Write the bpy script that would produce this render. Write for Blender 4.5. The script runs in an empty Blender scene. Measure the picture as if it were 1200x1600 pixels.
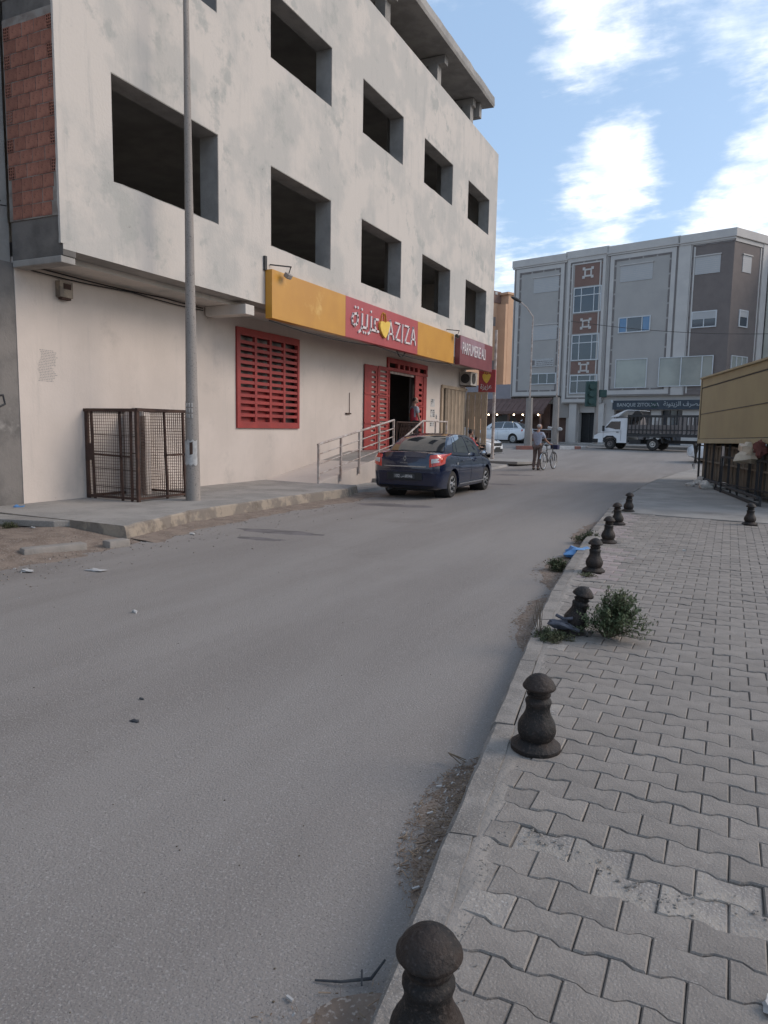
import bpy, bmesh, math, random
from mathutils import Vector, Matrix
import mathutils.noise as mnoise
random.seed(7)
R = math.radians
scene = bpy.context.scene
col = scene.collection

# ------------------------------------------------------------------ camera
cam_d = bpy.data.cameras.new('camera'); cam = bpy.data.objects.new('camera', cam_d); col.objects.link(cam)
YAW, PITCH, ROLL, CH = R(25.57), R(6.7), R(0.95), 1.58
fw = Vector((-math.sin(YAW)*math.cos(PITCH), math.cos(YAW)*math.cos(PITCH), -math.sin(PITCH)))
rt = Vector((math.cos(YAW), math.sin(YAW), 0)); up = rt.cross(fw)
r2 = rt*math.cos(ROLL)+up*math.sin(ROLL); u2 = -rt*math.sin(ROLL)+up*math.cos(ROLL)
M = Matrix((r2, u2, -fw)).transposed().to_4x4(); M.translation = (0, 0, CH)
cam.matrix_world = M
cam_d.sensor_fit = 'VERTICAL'; cam_d.sensor_height = 36; cam_d.sensor_width = 27
cam_d.lens = 36*1120/1600; cam_d.clip_start = 0.05; cam_d.clip_end = 3000
scene.camera = cam

# ------------------------------------------------------------------ world, sun, exposure
SUN_EL, SUN_AZ = R(34), R(62)       # azimuth measured from +Y towards +X
w = bpy.data.worlds.new('World'); scene.world = w; w.use_nodes = True
nt = w.node_tree; nt.nodes.clear()
def N(nt, t, **k):
    n = nt.nodes.new(t)
    for a, b in k.items(): setattr(n, a, b)
    return n
out = N(nt, 'ShaderNodeOutputWorld'); bg = N(nt, 'ShaderNodeBackground')
sky = N(nt, 'ShaderNodeTexSky', sky_type='NISHITA', sun_disc=False)
sky.sun_elevation = SUN_EL; sky.sun_rotation = SUN_AZ; sky.air_density = 1.0; sky.dust_density = 1.6; sky.ozone_density = 1.2
bg.inputs[1].default_value = 0.11
tc = N(nt, 'ShaderNodeTexCoord')
sep = N(nt, 'ShaderNodeSeparateXYZ'); nt.links.new(tc.outputs['Generated'], sep.inputs[0])
def math_n(nt, op, a, b=None, c=None, clamp=False):
    n = N(nt, 'ShaderNodeMath', operation=op, use_clamp=clamp)
    for i, v in enumerate((a, b, c)):
        if v is None: continue
        if isinstance(v, (int, float)): n.inputs[i].default_value = v
        else: nt.links.new(v, n.inputs[i])
    return n.outputs[0]
zz = math_n(nt, 'MAXIMUM', sep.outputs[2], 0.0)
den = math_n(nt, 'ADD', zz, 0.16)
cx = math_n(nt, 'DIVIDE', sep.outputs[0], den); cy = math_n(nt, 'DIVIDE', sep.outputs[1], den)
comb = N(nt, 'ShaderNodeCombineXYZ'); nt.links.new(cx, comb.inputs[0]); nt.links.new(cy, comb.inputs[1])
n1 = N(nt, 'ShaderNodeTexNoise'); n1.inputs['Scale'].default_value = 1.9; n1.inputs['Detail'].default_value = 12; n1.inputs['Roughness'].default_value = 0.66
n1.inputs['Distortion'].default_value = 0.35
mpc = N(nt, 'ShaderNodeMapping'); mpc.inputs['Rotation'].default_value = (0, 0, R(38)); mpc.inputs['Scale'].default_value = (.75, 1.7, 1); nt.links.new(comb.outputs[0], mpc.inputs[0]); nt.links.new(mpc.outputs[0], n1.inputs['Vector'])
n2 = N(nt, 'ShaderNodeTexNoise'); n2.inputs['Scale'].default_value = 15; n2.inputs['Detail'].default_value = 4; n2.inputs['Roughness'].default_value = 0.55
nt.links.new(comb.outputs[0], n2.inputs['Vector'])
def img_dir(px, py): return (fw*1120 + r2*(px-600) - u2*(py-800)).normalized()
dens = math_n(nt, 'ADD', math_n(nt, 'ADD', math_n(nt, 'MULTIPLY', math_n(nt, 'SUBTRACT', n1.outputs[0], 0.5), 1.35), 0.45), math_n(nt, 'MULTIPLY', math_n(nt, 'SUBTRACT', n2.outputs[0], 0.5), 0.60))
# the cloud banks that stand in the sky ahead, each a soft patch of denser cover
def bank(px, py, rad, amp):
    global dens
    d = img_dir(px, py)
    dp = N(nt, 'ShaderNodeVectorMath', operation='DOT_PRODUCT'); nt.links.new(tc.outputs['Generated'], dp.inputs[0]); dp.inputs[1].default_value = d
    c0 = math.cos(rad)
    m = math_n(nt, 'MULTIPLY', math_n(nt, 'SUBTRACT', dp.outputs['Value'], c0), 1/(1-c0))
    m = math_n(nt, 'MAXIMUM', m, 0.0)
    dens = math_n(nt, 'ADD', dens, math_n(nt, 'MULTIPLY', m, amp))
for b in [(935, 295, .085, .30), (1000, 290, .055, .16), (895, 50, .085, .28), (955, 0, .08, .16), (1130, 50, .10, .14), (1180, 20, .08, .10), (1215, 270, .085, .34), (1150, 335, .055, .26), (1080, 368, .05, .22),
          (1005, 180, .075, .14), (960, 215, .045, .12), (785, 405, .09, .24), (1060, 250, .055, -.30), (815, 230, .09, -.35), (1060, 110, .055, -.16), (1030, 345, .045, -.2), (1110, 200, .06, -.20), (840, 350, .06, -.2), (940, 160, .04, -.12), (780, 60, .08, -.25)]:
    bank(*b)
mr = N(nt, 'ShaderNodeMapRange', interpolation_type='SMOOTHSTEP'); nt.links.new(dens, mr.inputs[0]); mr.inputs[1].default_value = 0.36; mr.inputs[2].default_value = 1.0; mr.inputs[4].default_value = .94
# thin milky veil over the blue
veil = N(nt, 'ShaderNodeMix', data_type='RGBA'); nt.links.new(sky.outputs[0], veil.inputs['A'])
veil.inputs['Factor'].default_value = 0.38; veil.inputs['B'].default_value = (4.0, 5.8, 8.2, 1)
cl = N(nt, 'ShaderNodeMix', data_type='RGBA'); nt.links.new(mr.outputs[0], cl.inputs['Factor']); nt.links.new(veil.outputs['Result'], cl.inputs['A'])
shd = N(nt, 'ShaderNodeMix', data_type='RGBA'); shd.inputs['A'].default_value = (6.9, 7.5, 8.4, 1); shd.inputs['B'].default_value = (10.6, 10.4, 10.0, 1)
n3 = N(nt, 'ShaderNodeTexNoise'); n3.inputs['Scale'].default_value = 5.5; n3.inputs['Detail'].default_value = 8; n3.inputs['Roughness'].default_value = 0.6; nt.links.new(comb.outputs[0], n3.inputs['Vector'])
mr3 = N(nt, 'ShaderNodeMapRange', interpolation_type='SMOOTHSTEP'); nt.links.new(n3.outputs[0], mr3.inputs[0]); mr3.inputs[1].default_value = .38; mr3.inputs[2].default_value = .6
nt.links.new(mr3.outputs[0], shd.inputs['Factor']); nt.links.new(shd.outputs['Result'], cl.inputs['B'])
nt.links.new(cl.outputs['Result'], bg.inputs[0]); nt.links.new(bg.outputs[0], out.inputs[0])

sl = bpy.data.lights.new('sun', 'SUN'); so = bpy.data.objects.new('sun', sl); col.objects.link(so)
sl.energy = 1.1; sl.angle = R(28); sl.color = (1.0, 0.88, 0.76)
so.rotation_euler = Vector((math.sin(SUN_AZ)*math.cos(SUN_EL), math.cos(SUN_AZ)*math.cos(SUN_EL), math.sin(SUN_EL))).to_track_quat('Z', 'Y').to_euler()
scene.view_settings.view_transform = 'Standard'; scene.view_settings.look = 'None'
scene.view_settings.gamma = 1; scene.view_settings.use_curve_mapping = False
scene.view_settings.exposure = 0.54

# ------------------------------------------------------------------ materials
def mat(name, base, rough=0.85, var=None, scale=3.0, detail=6, amount=0.5, bump=0.0, bscale=40, metallic=0.0, emit=None, estr=0, stretch=(1, 1, 1), speck=None, dspeck=None, sscale=200, spec=0.3, island=0.0, coat=0.0, coords='Object', var2=None, v2scale=.8, v2lo=.55, v2hi=.7, streak=None):
    m = bpy.data.materials.new(name); m.use_nodes = True
    t = m.node_tree; p = t.nodes['Principled BSDF']; L = t.links.new
    p.inputs['Roughness'].default_value = rough; p.inputs['Metallic'].default_value = metallic
    p.inputs['Specular IOR Level'].default_value = spec
    if coat: p.inputs['Coat Weight'].default_value = coat; p.inputs['Coat Roughness'].default_value = 0.04
    tcn = N(t, 'ShaderNodeTexCoord'); mp = N(t, 'ShaderNodeMapping'); mp.inputs['Scale'].default_value = stretch
    L(tcn.outputs[coords], mp.inputs[0])
    cur = None
    def mix(a, bcol, fac, mode='MIX'):
        x = N(t, 'ShaderNodeMix', data_type='RGBA', blend_type=mode)
        if isinstance(a, tuple): x.inputs['A'].default_value = (*a, 1)
        else: L(a, x.inputs['A'])
        if isinstance(bcol, tuple): x.inputs['B'].default_value = (*bcol, 1)
        else: L(bcol, x.inputs['B'])
        L(fac, x.inputs['Factor']); return x.outputs['Result']
    def noise(sc, det=6, ro=.6, vec=None):
        n = N(t, 'ShaderNodeTexNoise'); n.inputs['Scale'].default_value = sc; n.inputs['Detail'].default_value = det; n.inputs['Roughness'].default_value = ro
        L(vec or mp.outputs[0], n.inputs['Vector']); return n.outputs[0]
    def ramp(v, lo, hi, o=1.0):
        r = N(t, 'ShaderNodeMapRange', interpolation_type='SMOOTHSTEP'); L(v, r.inputs[0]); r.inputs[1].default_value = lo; r.inputs[2].default_value = hi; r.inputs[4].default_value = o
        return r.outputs[0]
    cur = tuple(base)
    if var is not None:
        cur = mix(cur, tuple(var), ramp(noise(scale, detail), .5-.25*(1.2-amount), .5+.25*(1.2-amount)))
    if var2 is not None:
        cur = mix(cur, tuple(var2), ramp(noise(v2scale, 8, .68, tcn.outputs[coords]), v2lo, v2hi))
    if streak is not None:
        mp2 = N(t, 'ShaderNodeMapping'); mp2.inputs['Scale'].default_value = (2.6, 2.6, .22); L(tcn.outputs[coords], mp2.inputs[0])
        cur = mix(cur, tuple(streak), ramp(noise(1.7, 9, .72, mp2.outputs[0]), .52, .78, .6))
        cur = mix(cur, tuple(s*.35 for s in streak), ramp(noise(2.6, 12, .78, tcn.outputs[coords]), .64, .72, .85))
    if speck is not None:
        cur = mix(cur, tuple(speck), ramp(noise(sscale, 2, .5, tcn.outputs[coords]), .56, .68))
    if dspeck is not None:
        cur = mix(cur, tuple(dspeck), ramp(noise(sscale*1.37, 3, .6, tcn.outputs[coords]), .575, .68, .8))
    if island:
        g = N(t, 'ShaderNodeNewGeometry'); oi = N(t, 'ShaderNodeObjectInfo')
        s = math_n(t, 'FRACT', math_n(t, 'ADD', g.outputs['Random Per Island'], oi.outputs['Random']))
        hv = N(t, 'ShaderNodeHueSaturation')
        if isinstance(cur, tuple): hv.inputs['Color'].default_value = (*cur, 1)
        else: L(cur, hv.inputs['Color'])
        L(math_n(t, 'ADD', math_n(t, 'MULTIPLY', s, 2*island), 1-island), hv.inputs['Value'])
        cur = hv.outputs[0]
    if isinstance(cur, tuple): p.inputs['Base Color'].default_value = (*cur, 1)
    else: L(cur, p.inputs['Base Color'])
    if bump:
        b = N(t, 'ShaderNodeBump'); b.inputs['Strength'].default_value = min(1, bump); b.inputs['Distance'].default_value = 0.01*max(1, bump)
        L(noise(bscale, 5, .65, tcn.outputs[coords]), b.inputs['Height']); L(b.outputs[0], p.inputs['Normal'])
    if emit: p.inputs['Emission Color'].default_value = (*emit, 1); p.inputs['Emission Strength'].default_value = estr
    return m

MT = dict(
 asphalt=mat('asphalt', (.226,.198,.178), .92, (.27,.240,.217), 1.0, 10, .6, .9, 95, stretch=(1,.16,1), speck=(.335,.305,.28), sscale=120, dspeck=(.12,.105,.095), var2=(.185,.158,.14), v2scale=.33, v2lo=.55, v2hi=.78),
 ground=mat('ground_dust', (.24,.20,.165), .95, (.16,.14,.12), 1.2, 8, .5, 1, 30),
 dirt=mat('dirt', (.25,.19,.148), .95, (.165,.122,.095), 4, 9, .6, 1, 45, speck=(.34,.29,.25), sscale=60),
 plaster=mat('rough_plaster', (.56,.505,.455), .9, (.465,.435,.40), .62, 10, .9, .6, 18, streak=(.33,.325,.31), var2=(.40,.385,.355), v2scale=1.3, v2lo=.54, v2hi=.66),
 plaster_low=mat('painted_plaster', (.60,.515,.455), .88, (.53,.455,.40), .7, 7, .4, .3, 22, var2=(.43,.375,.335), v2scale=.9, v2lo=.54, v2hi=.78, streak=(.44,.39,.35)),
 concrete=mat('grey_concrete', (.36,.335,.31), .9, (.25,.235,.22), 1.6, 8, .5, .6, 30),
 concrete_dk=mat('dark_concrete', (.20,.18,.165), .92, (.125,.115,.107), 1.4, 9, .7, .8, 16, var2=(.29,.265,.245), v2scale=.9, v2lo=.58, v2hi=.72),
 slab=mat('pavement_concrete', (.32,.29,.26), .92, (.25,.228,.205), 1.3, 10, .8, .8, 40, speck=(.38,.355,.33), sscale=90, var2=(.20,.175,.155), v2scale=1.1, v2lo=.54, v2hi=.72),
 kerb_o=mat('ochre_kerb', (.33,.27,.21), .95, (.21,.175,.145), 3.4, 10, .9, 1, 24, var2=(.16,.13,.105), v2scale=2.2, v2lo=.54, v2hi=.68),
 kerb=mat('kerb_concrete', (.265,.235,.208), .94, (.20,.178,.158), 4.5, 10, .9, 1, 45, var2=(.165,.145,.128), v2scale=2.6, v2lo=.54, v2hi=.70, speck=(.33,.30,.27), sscale=150, island=.07),
 paver=mat('paver_concrete', (.272,.238,.208), .92, (.218,.190,.167), 5, 7, .5, .7, 90, speck=(.31,.28,.25), sscale=160, island=.09, var2=(.215,.198,.187), v2scale=2.2, v2lo=.56, v2hi=.74),
 paver_r=mat('pink_paver_concrete', (.335,.27,.25), .92, (.28,.235,.22), 5, 7, .5, .7, 90, speck=(.34,.29,.27), sscale=160, island=.09),
 mortar_j=mat('rough_joint_mortar', (.24,.20,.175), .95, (.33,.30,.27), 3, 9, .8, 1, 30),
 crumb=mat('gravel_crumb', (.30,.255,.215), .95, (.20,.165,.14), 9),
 paver_w=mat('worn_paver_concrete', (.27,.24,.215), .95, (.335,.295,.255), 5, 9, .8, 1, 60, speck=(.38,.35,.32), sscale=110, var2=(.20,.175,.155), v2scale=9, v2lo=.58, v2hi=.70, island=.08),
 mortar=mat('cement_smear', (.31,.272,.24), .95, (.25,.225,.20), 6, 8, .5, 1, 50),
 sand=mat('joint_sand', (.20,.17,.145), .95, (.14,.12,.104), 12, 6, .5, .8, 80),
 iron=mat('cast_iron', (.018,.0155,.0145), .58, (.036,.025,.020), 7, 9, .9, .8, 50, spec=.25, speck=(.055,.042,.036), sscale=90, metallic=.0, var2=(.050,.043,.039), v2scale=14, v2lo=.60, v2hi=.78),
 brick=mat('hollow_clay', (.37,.165,.115), .95, (.26,.115,.085), 3.1, 9, .9, .25, 90, island=.12, var2=(.33,.28,.245), v2scale=2.1, v2lo=.55, v2hi=.66, dspeck=(.12,.06,.05), sscale=22),
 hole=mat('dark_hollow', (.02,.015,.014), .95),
 dark=mat('dark_room', (.36,.34,.32), .95, (.28,.265,.25), 1.5),
 red=mat('red_paint', (.34,.045,.038), .55, (.26,.036,.032), 2, 5, .5, .15, 30, spec=.4),
 sign_red=mat('sign_red', (.41,.07,.07), .4, (.36,.058,.06), 1.2, 5, .5, spec=.5),
 sign_or=mat('sign_orange', (.56,.27,.035), .4, (.49,.225,.03), .8, 5, .5, spec=.5, var2=(.64,.38,.10), v2scale=.45, v2lo=.56, v2hi=.66),
 sign_br=mat('sign_maroon', (.17,.045,.05), .35, (.21,.06,.065), 1.5, spec=.5),
 sign_w=mat('sign_letter_white', (.60,.54,.53), .5, (.66,.58,.56), 6, amount=.3),
 heart=mat('heart_yellow', (.78,.52,.10), .5, (.70,.45,.08), 5),
 beige=mat('beige_paint', (.46,.345,.24), .6, (.36,.27,.19), 2.2, 6, .5, .2, 30),
 rust=mat('rusty_steel', (.055,.033,.027), .85, (.085,.048,.036), 9, 7, .5, .5, 90),
 galv=mat('painted_rail', (.50,.44,.40), .6, (.30,.22,.18), 6, 8, .5, .3, 60, spec=.4),
 pole=mat('pole_concrete', (.33,.29,.26), .9, (.25,.225,.205), 2.2, 8, .5, .6, 60, stretch=(1,1,.35), streak=(.20,.18,.165), dspeck=(.12,.10,.09), sscale=30),
 paper=mat('white_paper', (.52,.50,.48), .9, (.38,.36,.345), 12),
 ink=mat('black_ink', (.04,.04,.045), .9, (.07,.07,.07), 20),
 straw=mat('dry_straw', (.30,.22,.15), .9, (.17,.115,.08), 20, island=.4),
 leaf=mat('green_leaf', (.075,.10,.045), .75, (.11,.125,.065), 8, island=.35, spec=.3),
 leaf_d=mat('weed_leaf', (.055,.075,.035), .8, (.10,.095,.05), 8, island=.35),
 stem=mat('woody_stem', (.13,.10,.07), .9, (.09,.07,.05), 20),
 blue_bag=mat('blue_plastic', (.07,.19,.42), .4, (.12,.28,.52), 10, spec=.5),
 paint_navy=mat('navy_car_paint', (.003,.008,.032), .24, (.005,.011,.034), 3, 5, .5, coat=.9, spec=.5),
 paint_white=mat('white_car_paint', (.74,.74,.75), .25, (.70,.70,.71), 2, coat=.7, spec=.5),
 glass=mat('car_glass', (.022,.027,.032), .04, (.03,.034,.038), 3, spec=1.0, coat=1.0),
 rubber=mat('tyre_rubber', (.035,.033,.032), .85, (.06,.053,.048), 8, bump=.2),
 blackp=mat('black_plastic', (.02,.02,.022), .55, (.03,.03,.03), 9),
 alloy=mat('wheel_cover_silver', (.42,.42,.43), .4, (.30,.29,.28), 8, metallic=.5),
 chrome=mat('chrome', (.62,.62,.63), .2, (.5,.5,.5), 9, metallic=.85),
 tail=mat('red_lens', (.50,.03,.02), .15, (.60,.06,.03), 9, coat=1),
 lamp_c=mat('clear_lens', (.55,.54,.52), .12, (.40,.40,.40), 14, coat=1),
 bank_wall=mat('bank_render', (.42,.385,.355), .9, (.38,.35,.325), .8, 6, .4, .3, 20),
 bank_trim=mat('bank_light_trim', (.56,.515,.475), .9, (.50,.46,.43), 1.2, 6, .4, .3, 25),
 bank_dark=mat('bank_dark_line', (.19,.165,.155), .9, (.22,.195,.185), 2),
 bank_brown=mat('bank_brown_cladding', (.20,.165,.15), .9, (.175,.145,.132), 1.5, 6, .4, .2, 20),
 bank_red=mat('bank_rust_panel', (.235,.145,.118), .9, (.21,.13,.105), 1.5, 6, .4),
 shutter=mat('white_roller_shutter', (.46,.44,.425), .7, (.43,.42,.415), 2),
 wframe=mat('white_window_frame', (.62,.62,.62), .6, (.55,.55,.55), 3),
 pane=mat('window_glass', (.045,.055,.07), .08, (.06,.07,.085), .7, spec=.8),
 pane_bl=mat('blue_shutter_glass', (.10,.20,.34), .25, (.13,.24,.38), 1, spec=.6),
 pane_lt=mat('paper_backed_glass', (.33,.33,.29), .12, (.24,.25,.23), .5, spec=.8),
 bank_sign=mat('bank_sign_navy', (.045,.055,.07), .5, (.06,.07,.085), 2),
 bank_txt=mat('bank_sign_letters', (.42,.43,.43), .6, (.36,.37,.37), 5),
 orange_w=mat('peach_render', (.60,.38,.245), .9, (.53,.33,.215), .6, 6, .4),
 awning=mat('brown_awning', (.17,.105,.088), .85, (.135,.082,.07), 2, 6, .5),
 cafe=mat('cafe_brown', (.15,.092,.072), .85, (.11,.07,.06), 2),
 bulb=mat('lit_bulb', (1, .85, .6), .5, emit=(1, .80, .55), estr=9),
 tubelight=mat('lit_tube', (1, 1, 1), .5, emit=(.95, .97, 1), estr=2.2),
 kerb_red=mat('kerb_red_paint', (.30,.13,.10), .9, (.24,.12,.10), 3),
 kerb_wh=mat('kerb_white_paint', (.55,.53,.51), .9, (.42,.40,.385), 3),
 green_dk=mat('signal_green_housing', (.03,.065,.06), .6, (.045,.08,.07), 4),
 khaki=mat('khaki_sheet', (.39,.32,.18), .7, (.35,.285,.165), 1.0, 6, .4, .1, 6),
 khaki_l=mat('khaki_trim', (.43,.36,.22), .7, (.38,.315,.20), 2),
 wood=mat('worn_board', (.20,.165,.125), .9, (.14,.115,.088), 4, 7, .5, .5, 40, stretch=(3,3,.5), island=.2),
 steel_dk=mat('dark_steel', (.04,.04,.042), .7, (.06,.055,.052), 8),
 stone=mat('pale_stone', (.68,.63,.57), .95, (.42,.39,.355), 7, 7, .5, .8, 40),
 bag=mat('tan_plastic_bag', (.50,.40,.29), .5, (.62,.53,.42), 5),
 skin=mat('skin', (.36,.205,.145), .6, (.32,.18,.13), 9), hair=mat('dark_hair', (.02,.016,.014), .8, (.035,.026,.02), 20),
 hair_g=mat('grey_hair', (.42,.40,.385), .85, (.33,.31,.30), 20),
 shirt_b=mat('pale_blue_shirt', (.33,.345,.41), .9, (.28,.295,.36), 12, bump=.4, bscale=25), trous=mat('brown_trousers', (.165,.12,.108), .9, (.135,.10,.09), 9, bump=.4, bscale=22),
 vest=mat('red_vest', (.42,.055,.075), .85, (.36,.045,.06), 9, bump=.3), tee=mat('grey_tee', (.36,.36,.38), .9, (.31,.31,.33), 9), dk_tr=mat('dark_trousers', (.022,.023,.03), .9, (.035,.035,.042), 9),
 shoe=mat('dark_shoe', (.025,.02,.018), .6, (.04,.03,.026), 9), pink=mat('pink_red_top', (.45,.10,.10), .9, (.38,.08,.08), 9),
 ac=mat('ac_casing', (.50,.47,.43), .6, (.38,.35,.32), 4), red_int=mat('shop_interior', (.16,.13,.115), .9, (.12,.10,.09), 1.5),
)

# ------------------------------------------------------------------ helpers
ORG = {}
def tag(o, label=None, cat=None, group=None, kind=None):
    if label: o['label'] = label
    if cat: o['category'] = cat
    if group: o['group'] = group
    if kind: o['kind'] = kind
    return o
def thing(name, label, cat, loc=(0, 0, 0), rz=0, group=None, world=False):
    o = bpy.data.objects.new(name, None); col.objects.link(o); o.empty_display_size = .2
    o.location = loc; o.rotation_euler = (0, 0, rz)
    if world: ORG[o.name] = Vector(loc)
    return tag(o, label, cat, group)
class MB:
    def __init__(s): s.v = []; s.f = []; s.m = []; s.M = None
    def add(s, vs, fs, mi=0):
        b = len(s.v)
        if s.M is not None: vs = [s.M @ Vector(v) for v in vs]
        s.v += [tuple(v) for v in vs]; s.f += [tuple(b+i for i in f) for f in fs]; s.m += [mi]*len(fs); return s
    def box(s, x0, y0, z0, x1, y1, z1, mi=0):
        if x0 > x1: x0, x1 = x1, x0
        if y0 > y1: y0, y1 = y1, y0
        if z0 > z1: z0, z1 = z1, z0
        v = [(x0,y0,z0),(x1,y0,z0),(x1,y1,z0),(x0,y1,z0),(x0,y0,z1),(x1,y0,z1),(x1,y1,z1),(x0,y1,z1)]
        return s.add(v, [(0,3,2,1),(4,5,6,7),(0,1,5,4),(1,2,6,5),(2,3,7,6),(3,0,4,7)], mi)
    def bar(s, a, b, w, h=None, mi=0, upv=(0, 0, 1)):
        a = Vector(a); b = Vector(b); d = (b-a); L = d.length
        if L < 1e-6: return s
        d /= L; u = Vector(upv)
        if abs(d.dot(u)) > .98: u = Vector((1, 0, 0))
        x = d.cross(u).normalized(); y = x.cross(d); h = h or w
        v = [p + x*sx*w/2 + y*sy*h/2 for p in (a, b) for sx, sy in ((-1,-1),(1,-1),(1,1),(-1,1))]
        return s.add(v, [(0,3,2,1)[::-1],(4,5,6,7)[::-1],(0,1,5,4)[::-1],(1,2,6,5)[::-1],(2,3,7,6)[::-1],(3,0,4,7)[::-1]], mi)
    def tube(s, pts, r, n=8, mi=0, caps=True):
        pts = [Vector(p) for p in pts]; rs = r if isinstance(r, (list, tuple)) else [r]*len(pts)
        rings = []; prev = None
        for i, p in enumerate(pts):
            d = (pts[min(i+1, len(pts)-1)]-pts[max(i-1, 0)]).normalized()
            if prev is None:
                u = Vector((0, 0, 1)) if abs(d.z) < .9 else Vector((1, 0, 0))
                prev = d.cross(u).normalized()
            x = (prev - d*prev.dot(d)).normalized(); y = d.cross(x); prev = x
            rings.append([p + (x*math.cos(2*math.pi*k/n)+y*math.sin(2*math.pi*k/n))*rs[i] for k in range(n)])
        v = [q for rg in rings for q in rg]; f = []
        for i in range(len(pts)-1):
            for k in range(n):
                a = i*n+k; b = i*n+(k+1) % n; f.append((a, b, b+n, a+n))
        if caps: f.append(tuple(range(n))[::-1]); f.append(tuple(range((len(pts)-1)*n, len(pts)*n)))
        return s.add(v, f, mi)
    def lathe(s, prof, n=20, c=(0, 0, 0), axis='z', mi=0, wob=0):
        v = []; f = []
        for r, z in prof:
            for k in range(n):
                a = 2*math.pi*k/n; rr = r*(1+wob*math.cos(8*a))
                p = (rr*math.cos(a), rr*math.sin(a), z)
                if axis == 'x': p = (z, rr*math.cos(a), rr*math.sin(a))
                if axis == 'y': p = (rr*math.sin(a), z, rr*math.cos(a))
                v.append((p[0]+c[0], p[1]+c[1], p[2]+c[2]))
        for i in range(len(prof)-1):
            for k in range(n):
                a = i*n+k; b = i*n+(k+1) % n; f.append((a, b, b+n, a+n))
        f.append(tuple(range(n))[::-1]); f.append(tuple(range((len(prof)-1)*n, len(prof)*n)))
        return s.add(v, f, mi)
    def prism(s, poly, a, b, axis='x', mi=0):
        # poly in the plane across axis
        def P(u, v, t): return {'x': (t, u, v), 'y': (u, t, v), 'z': (u, v, t)}[axis]
        n = len(poly); v = [P(p[0], p[1], a) for p in poly]+[P(p[0], p[1], b) for p in poly]
        f = [tuple(range(n)), tuple(range(n, 2*n))[::-1]]+[(i, i+n, (i+1) % n+n, (i+1) % n) for i in range(n)]
        return s.add(v, f, mi)
    def ball(s, c, r, nu=12, nv=8, mi=0, jit=0):
        rx, ry, rz = r if isinstance(r, (tuple, list)) else (r, r, r); v = []; f = []
        ph = random.random()*50
        for j in range(nv+1):
            t = math.pi*j/nv
            for k in range(nu):
                a = 2*math.pi*k/nu; d = Vector((math.sin(t)*math.cos(a), math.sin(t)*math.sin(a), math.cos(t)))
                q = 1 + (jit*mnoise.noise(d*1.7+Vector((ph, 0, 0))) if jit else 0)
                v.append((c[0]+rx*d.x*q, c[1]+ry*d.y*q, c[2]+rz*d.z*q))
        for j in range(nv):
            for k in range(nu):
                a = j*nu+k; b = j*nu+(k+1) % nu; f.append((a, a+nu, b+nu, b))
        return s.add(v, f, mi)
    def build(s, name, mats, parent=None, smooth=False, bevel=0, fixn=True, angle=40):
        org = ORG.get(parent.name, Vector((0, 0, 0))) if parent else Vector((0, 0, 0))
        me = bpy.data.meshes.new(name)
        me.from_pydata([(v[0]-org.x, v[1]-org.y, v[2]-org.z) for v in s.v], [], s.f)
        if not isinstance(mats, (list, tuple)): mats = [mats]
        for m in mats: me.materials.append(MT[m] if isinstance(m, str) else m)
        me.polygons.foreach_set('material_index', s.m)
        if fixn or bevel:
            bm = bmesh.new(); bm.from_mesh(me)
            if smooth or bevel: bmesh.ops.remove_doubles(bm, verts=bm.verts, dist=1e-5)
            if bevel:
                ed = [e for e in bm.edges if len(e.link_faces) == 2 and e.calc_face_angle(0) > R(30)]
                bmesh.ops.bevel(bm, geom=ed, offset=bevel, segments=2, affect='EDGES', profile=.6)
            bmesh.ops.recalc_face_normals(bm, faces=bm.faces)
            bm.to_mesh(me); bm.free()
        if smooth:
            me.polygons.foreach_set('use_smooth', [True]*len(me.polygons))
            me.set_sharp_from_angle(angle=R(angle))
        me.update()
        o = bpy.data.objects.new(name, me); col.objects.link(o)
        if parent: o.parent = parent; ORG[o.name] = org
        return o
def bx(*a): return MB().box(*a)
def dup(o, parent=None):
    c = o.copy(); col.objects.link(c)
    if parent is not None: c.parent = parent
    for ch in list(o.children):
        d = dup(ch, c); d.matrix_parent_inverse = ch.matrix_parent_inverse.copy()
    return c
def interp(tab, y):
    if y <= tab[0][0]: return tab[0][1]
    for (a, b), (c, d) in zip(tab, tab[1:]):
        if y <= c: return b+(d-b)*(y-a)/(c-a)
    return tab[-1][1]
def smooth_interp(tab, y):
    n = len(tab)
    if y <= tab[0][0]: return tab[0][1]
    if y >= tab[-1][0]: return tab[-1][1]
    for i in range(n-1):
        if y <= tab[i+1][0]:
            x0, p0 = tab[i]; x1, p1 = tab[i+1]
            m0 = (p1-tab[i-1][1])/(x1-tab[i-1][0]) if i > 0 else (p1-p0)/(x1-x0)
            m1 = (tab[i+2][1]-p0)/(tab[i+2][0]-x0) if i < n-2 else (p1-p0)/(x1-x0)
            h = x1-x0; t = (y-x0)/h
            return (2*t**3-3*t*t+1)*p0+(t**3-2*t*t+t)*h*m0+(-2*t**3+3*t*t)*p1+(t**3-t*t)*h*m1
def zg(y):
    t = max(0.0, min(1.0, (y-25)/27)); return .6*(t*t*(3-2*t)*.35+t*.65)
def fbm(x, y, s=1.0, o=4):
    return mnoise.fractal(Vector((x*s, y*s, 3.7)), 1.0, 2.0, o)
TXT = {}
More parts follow.
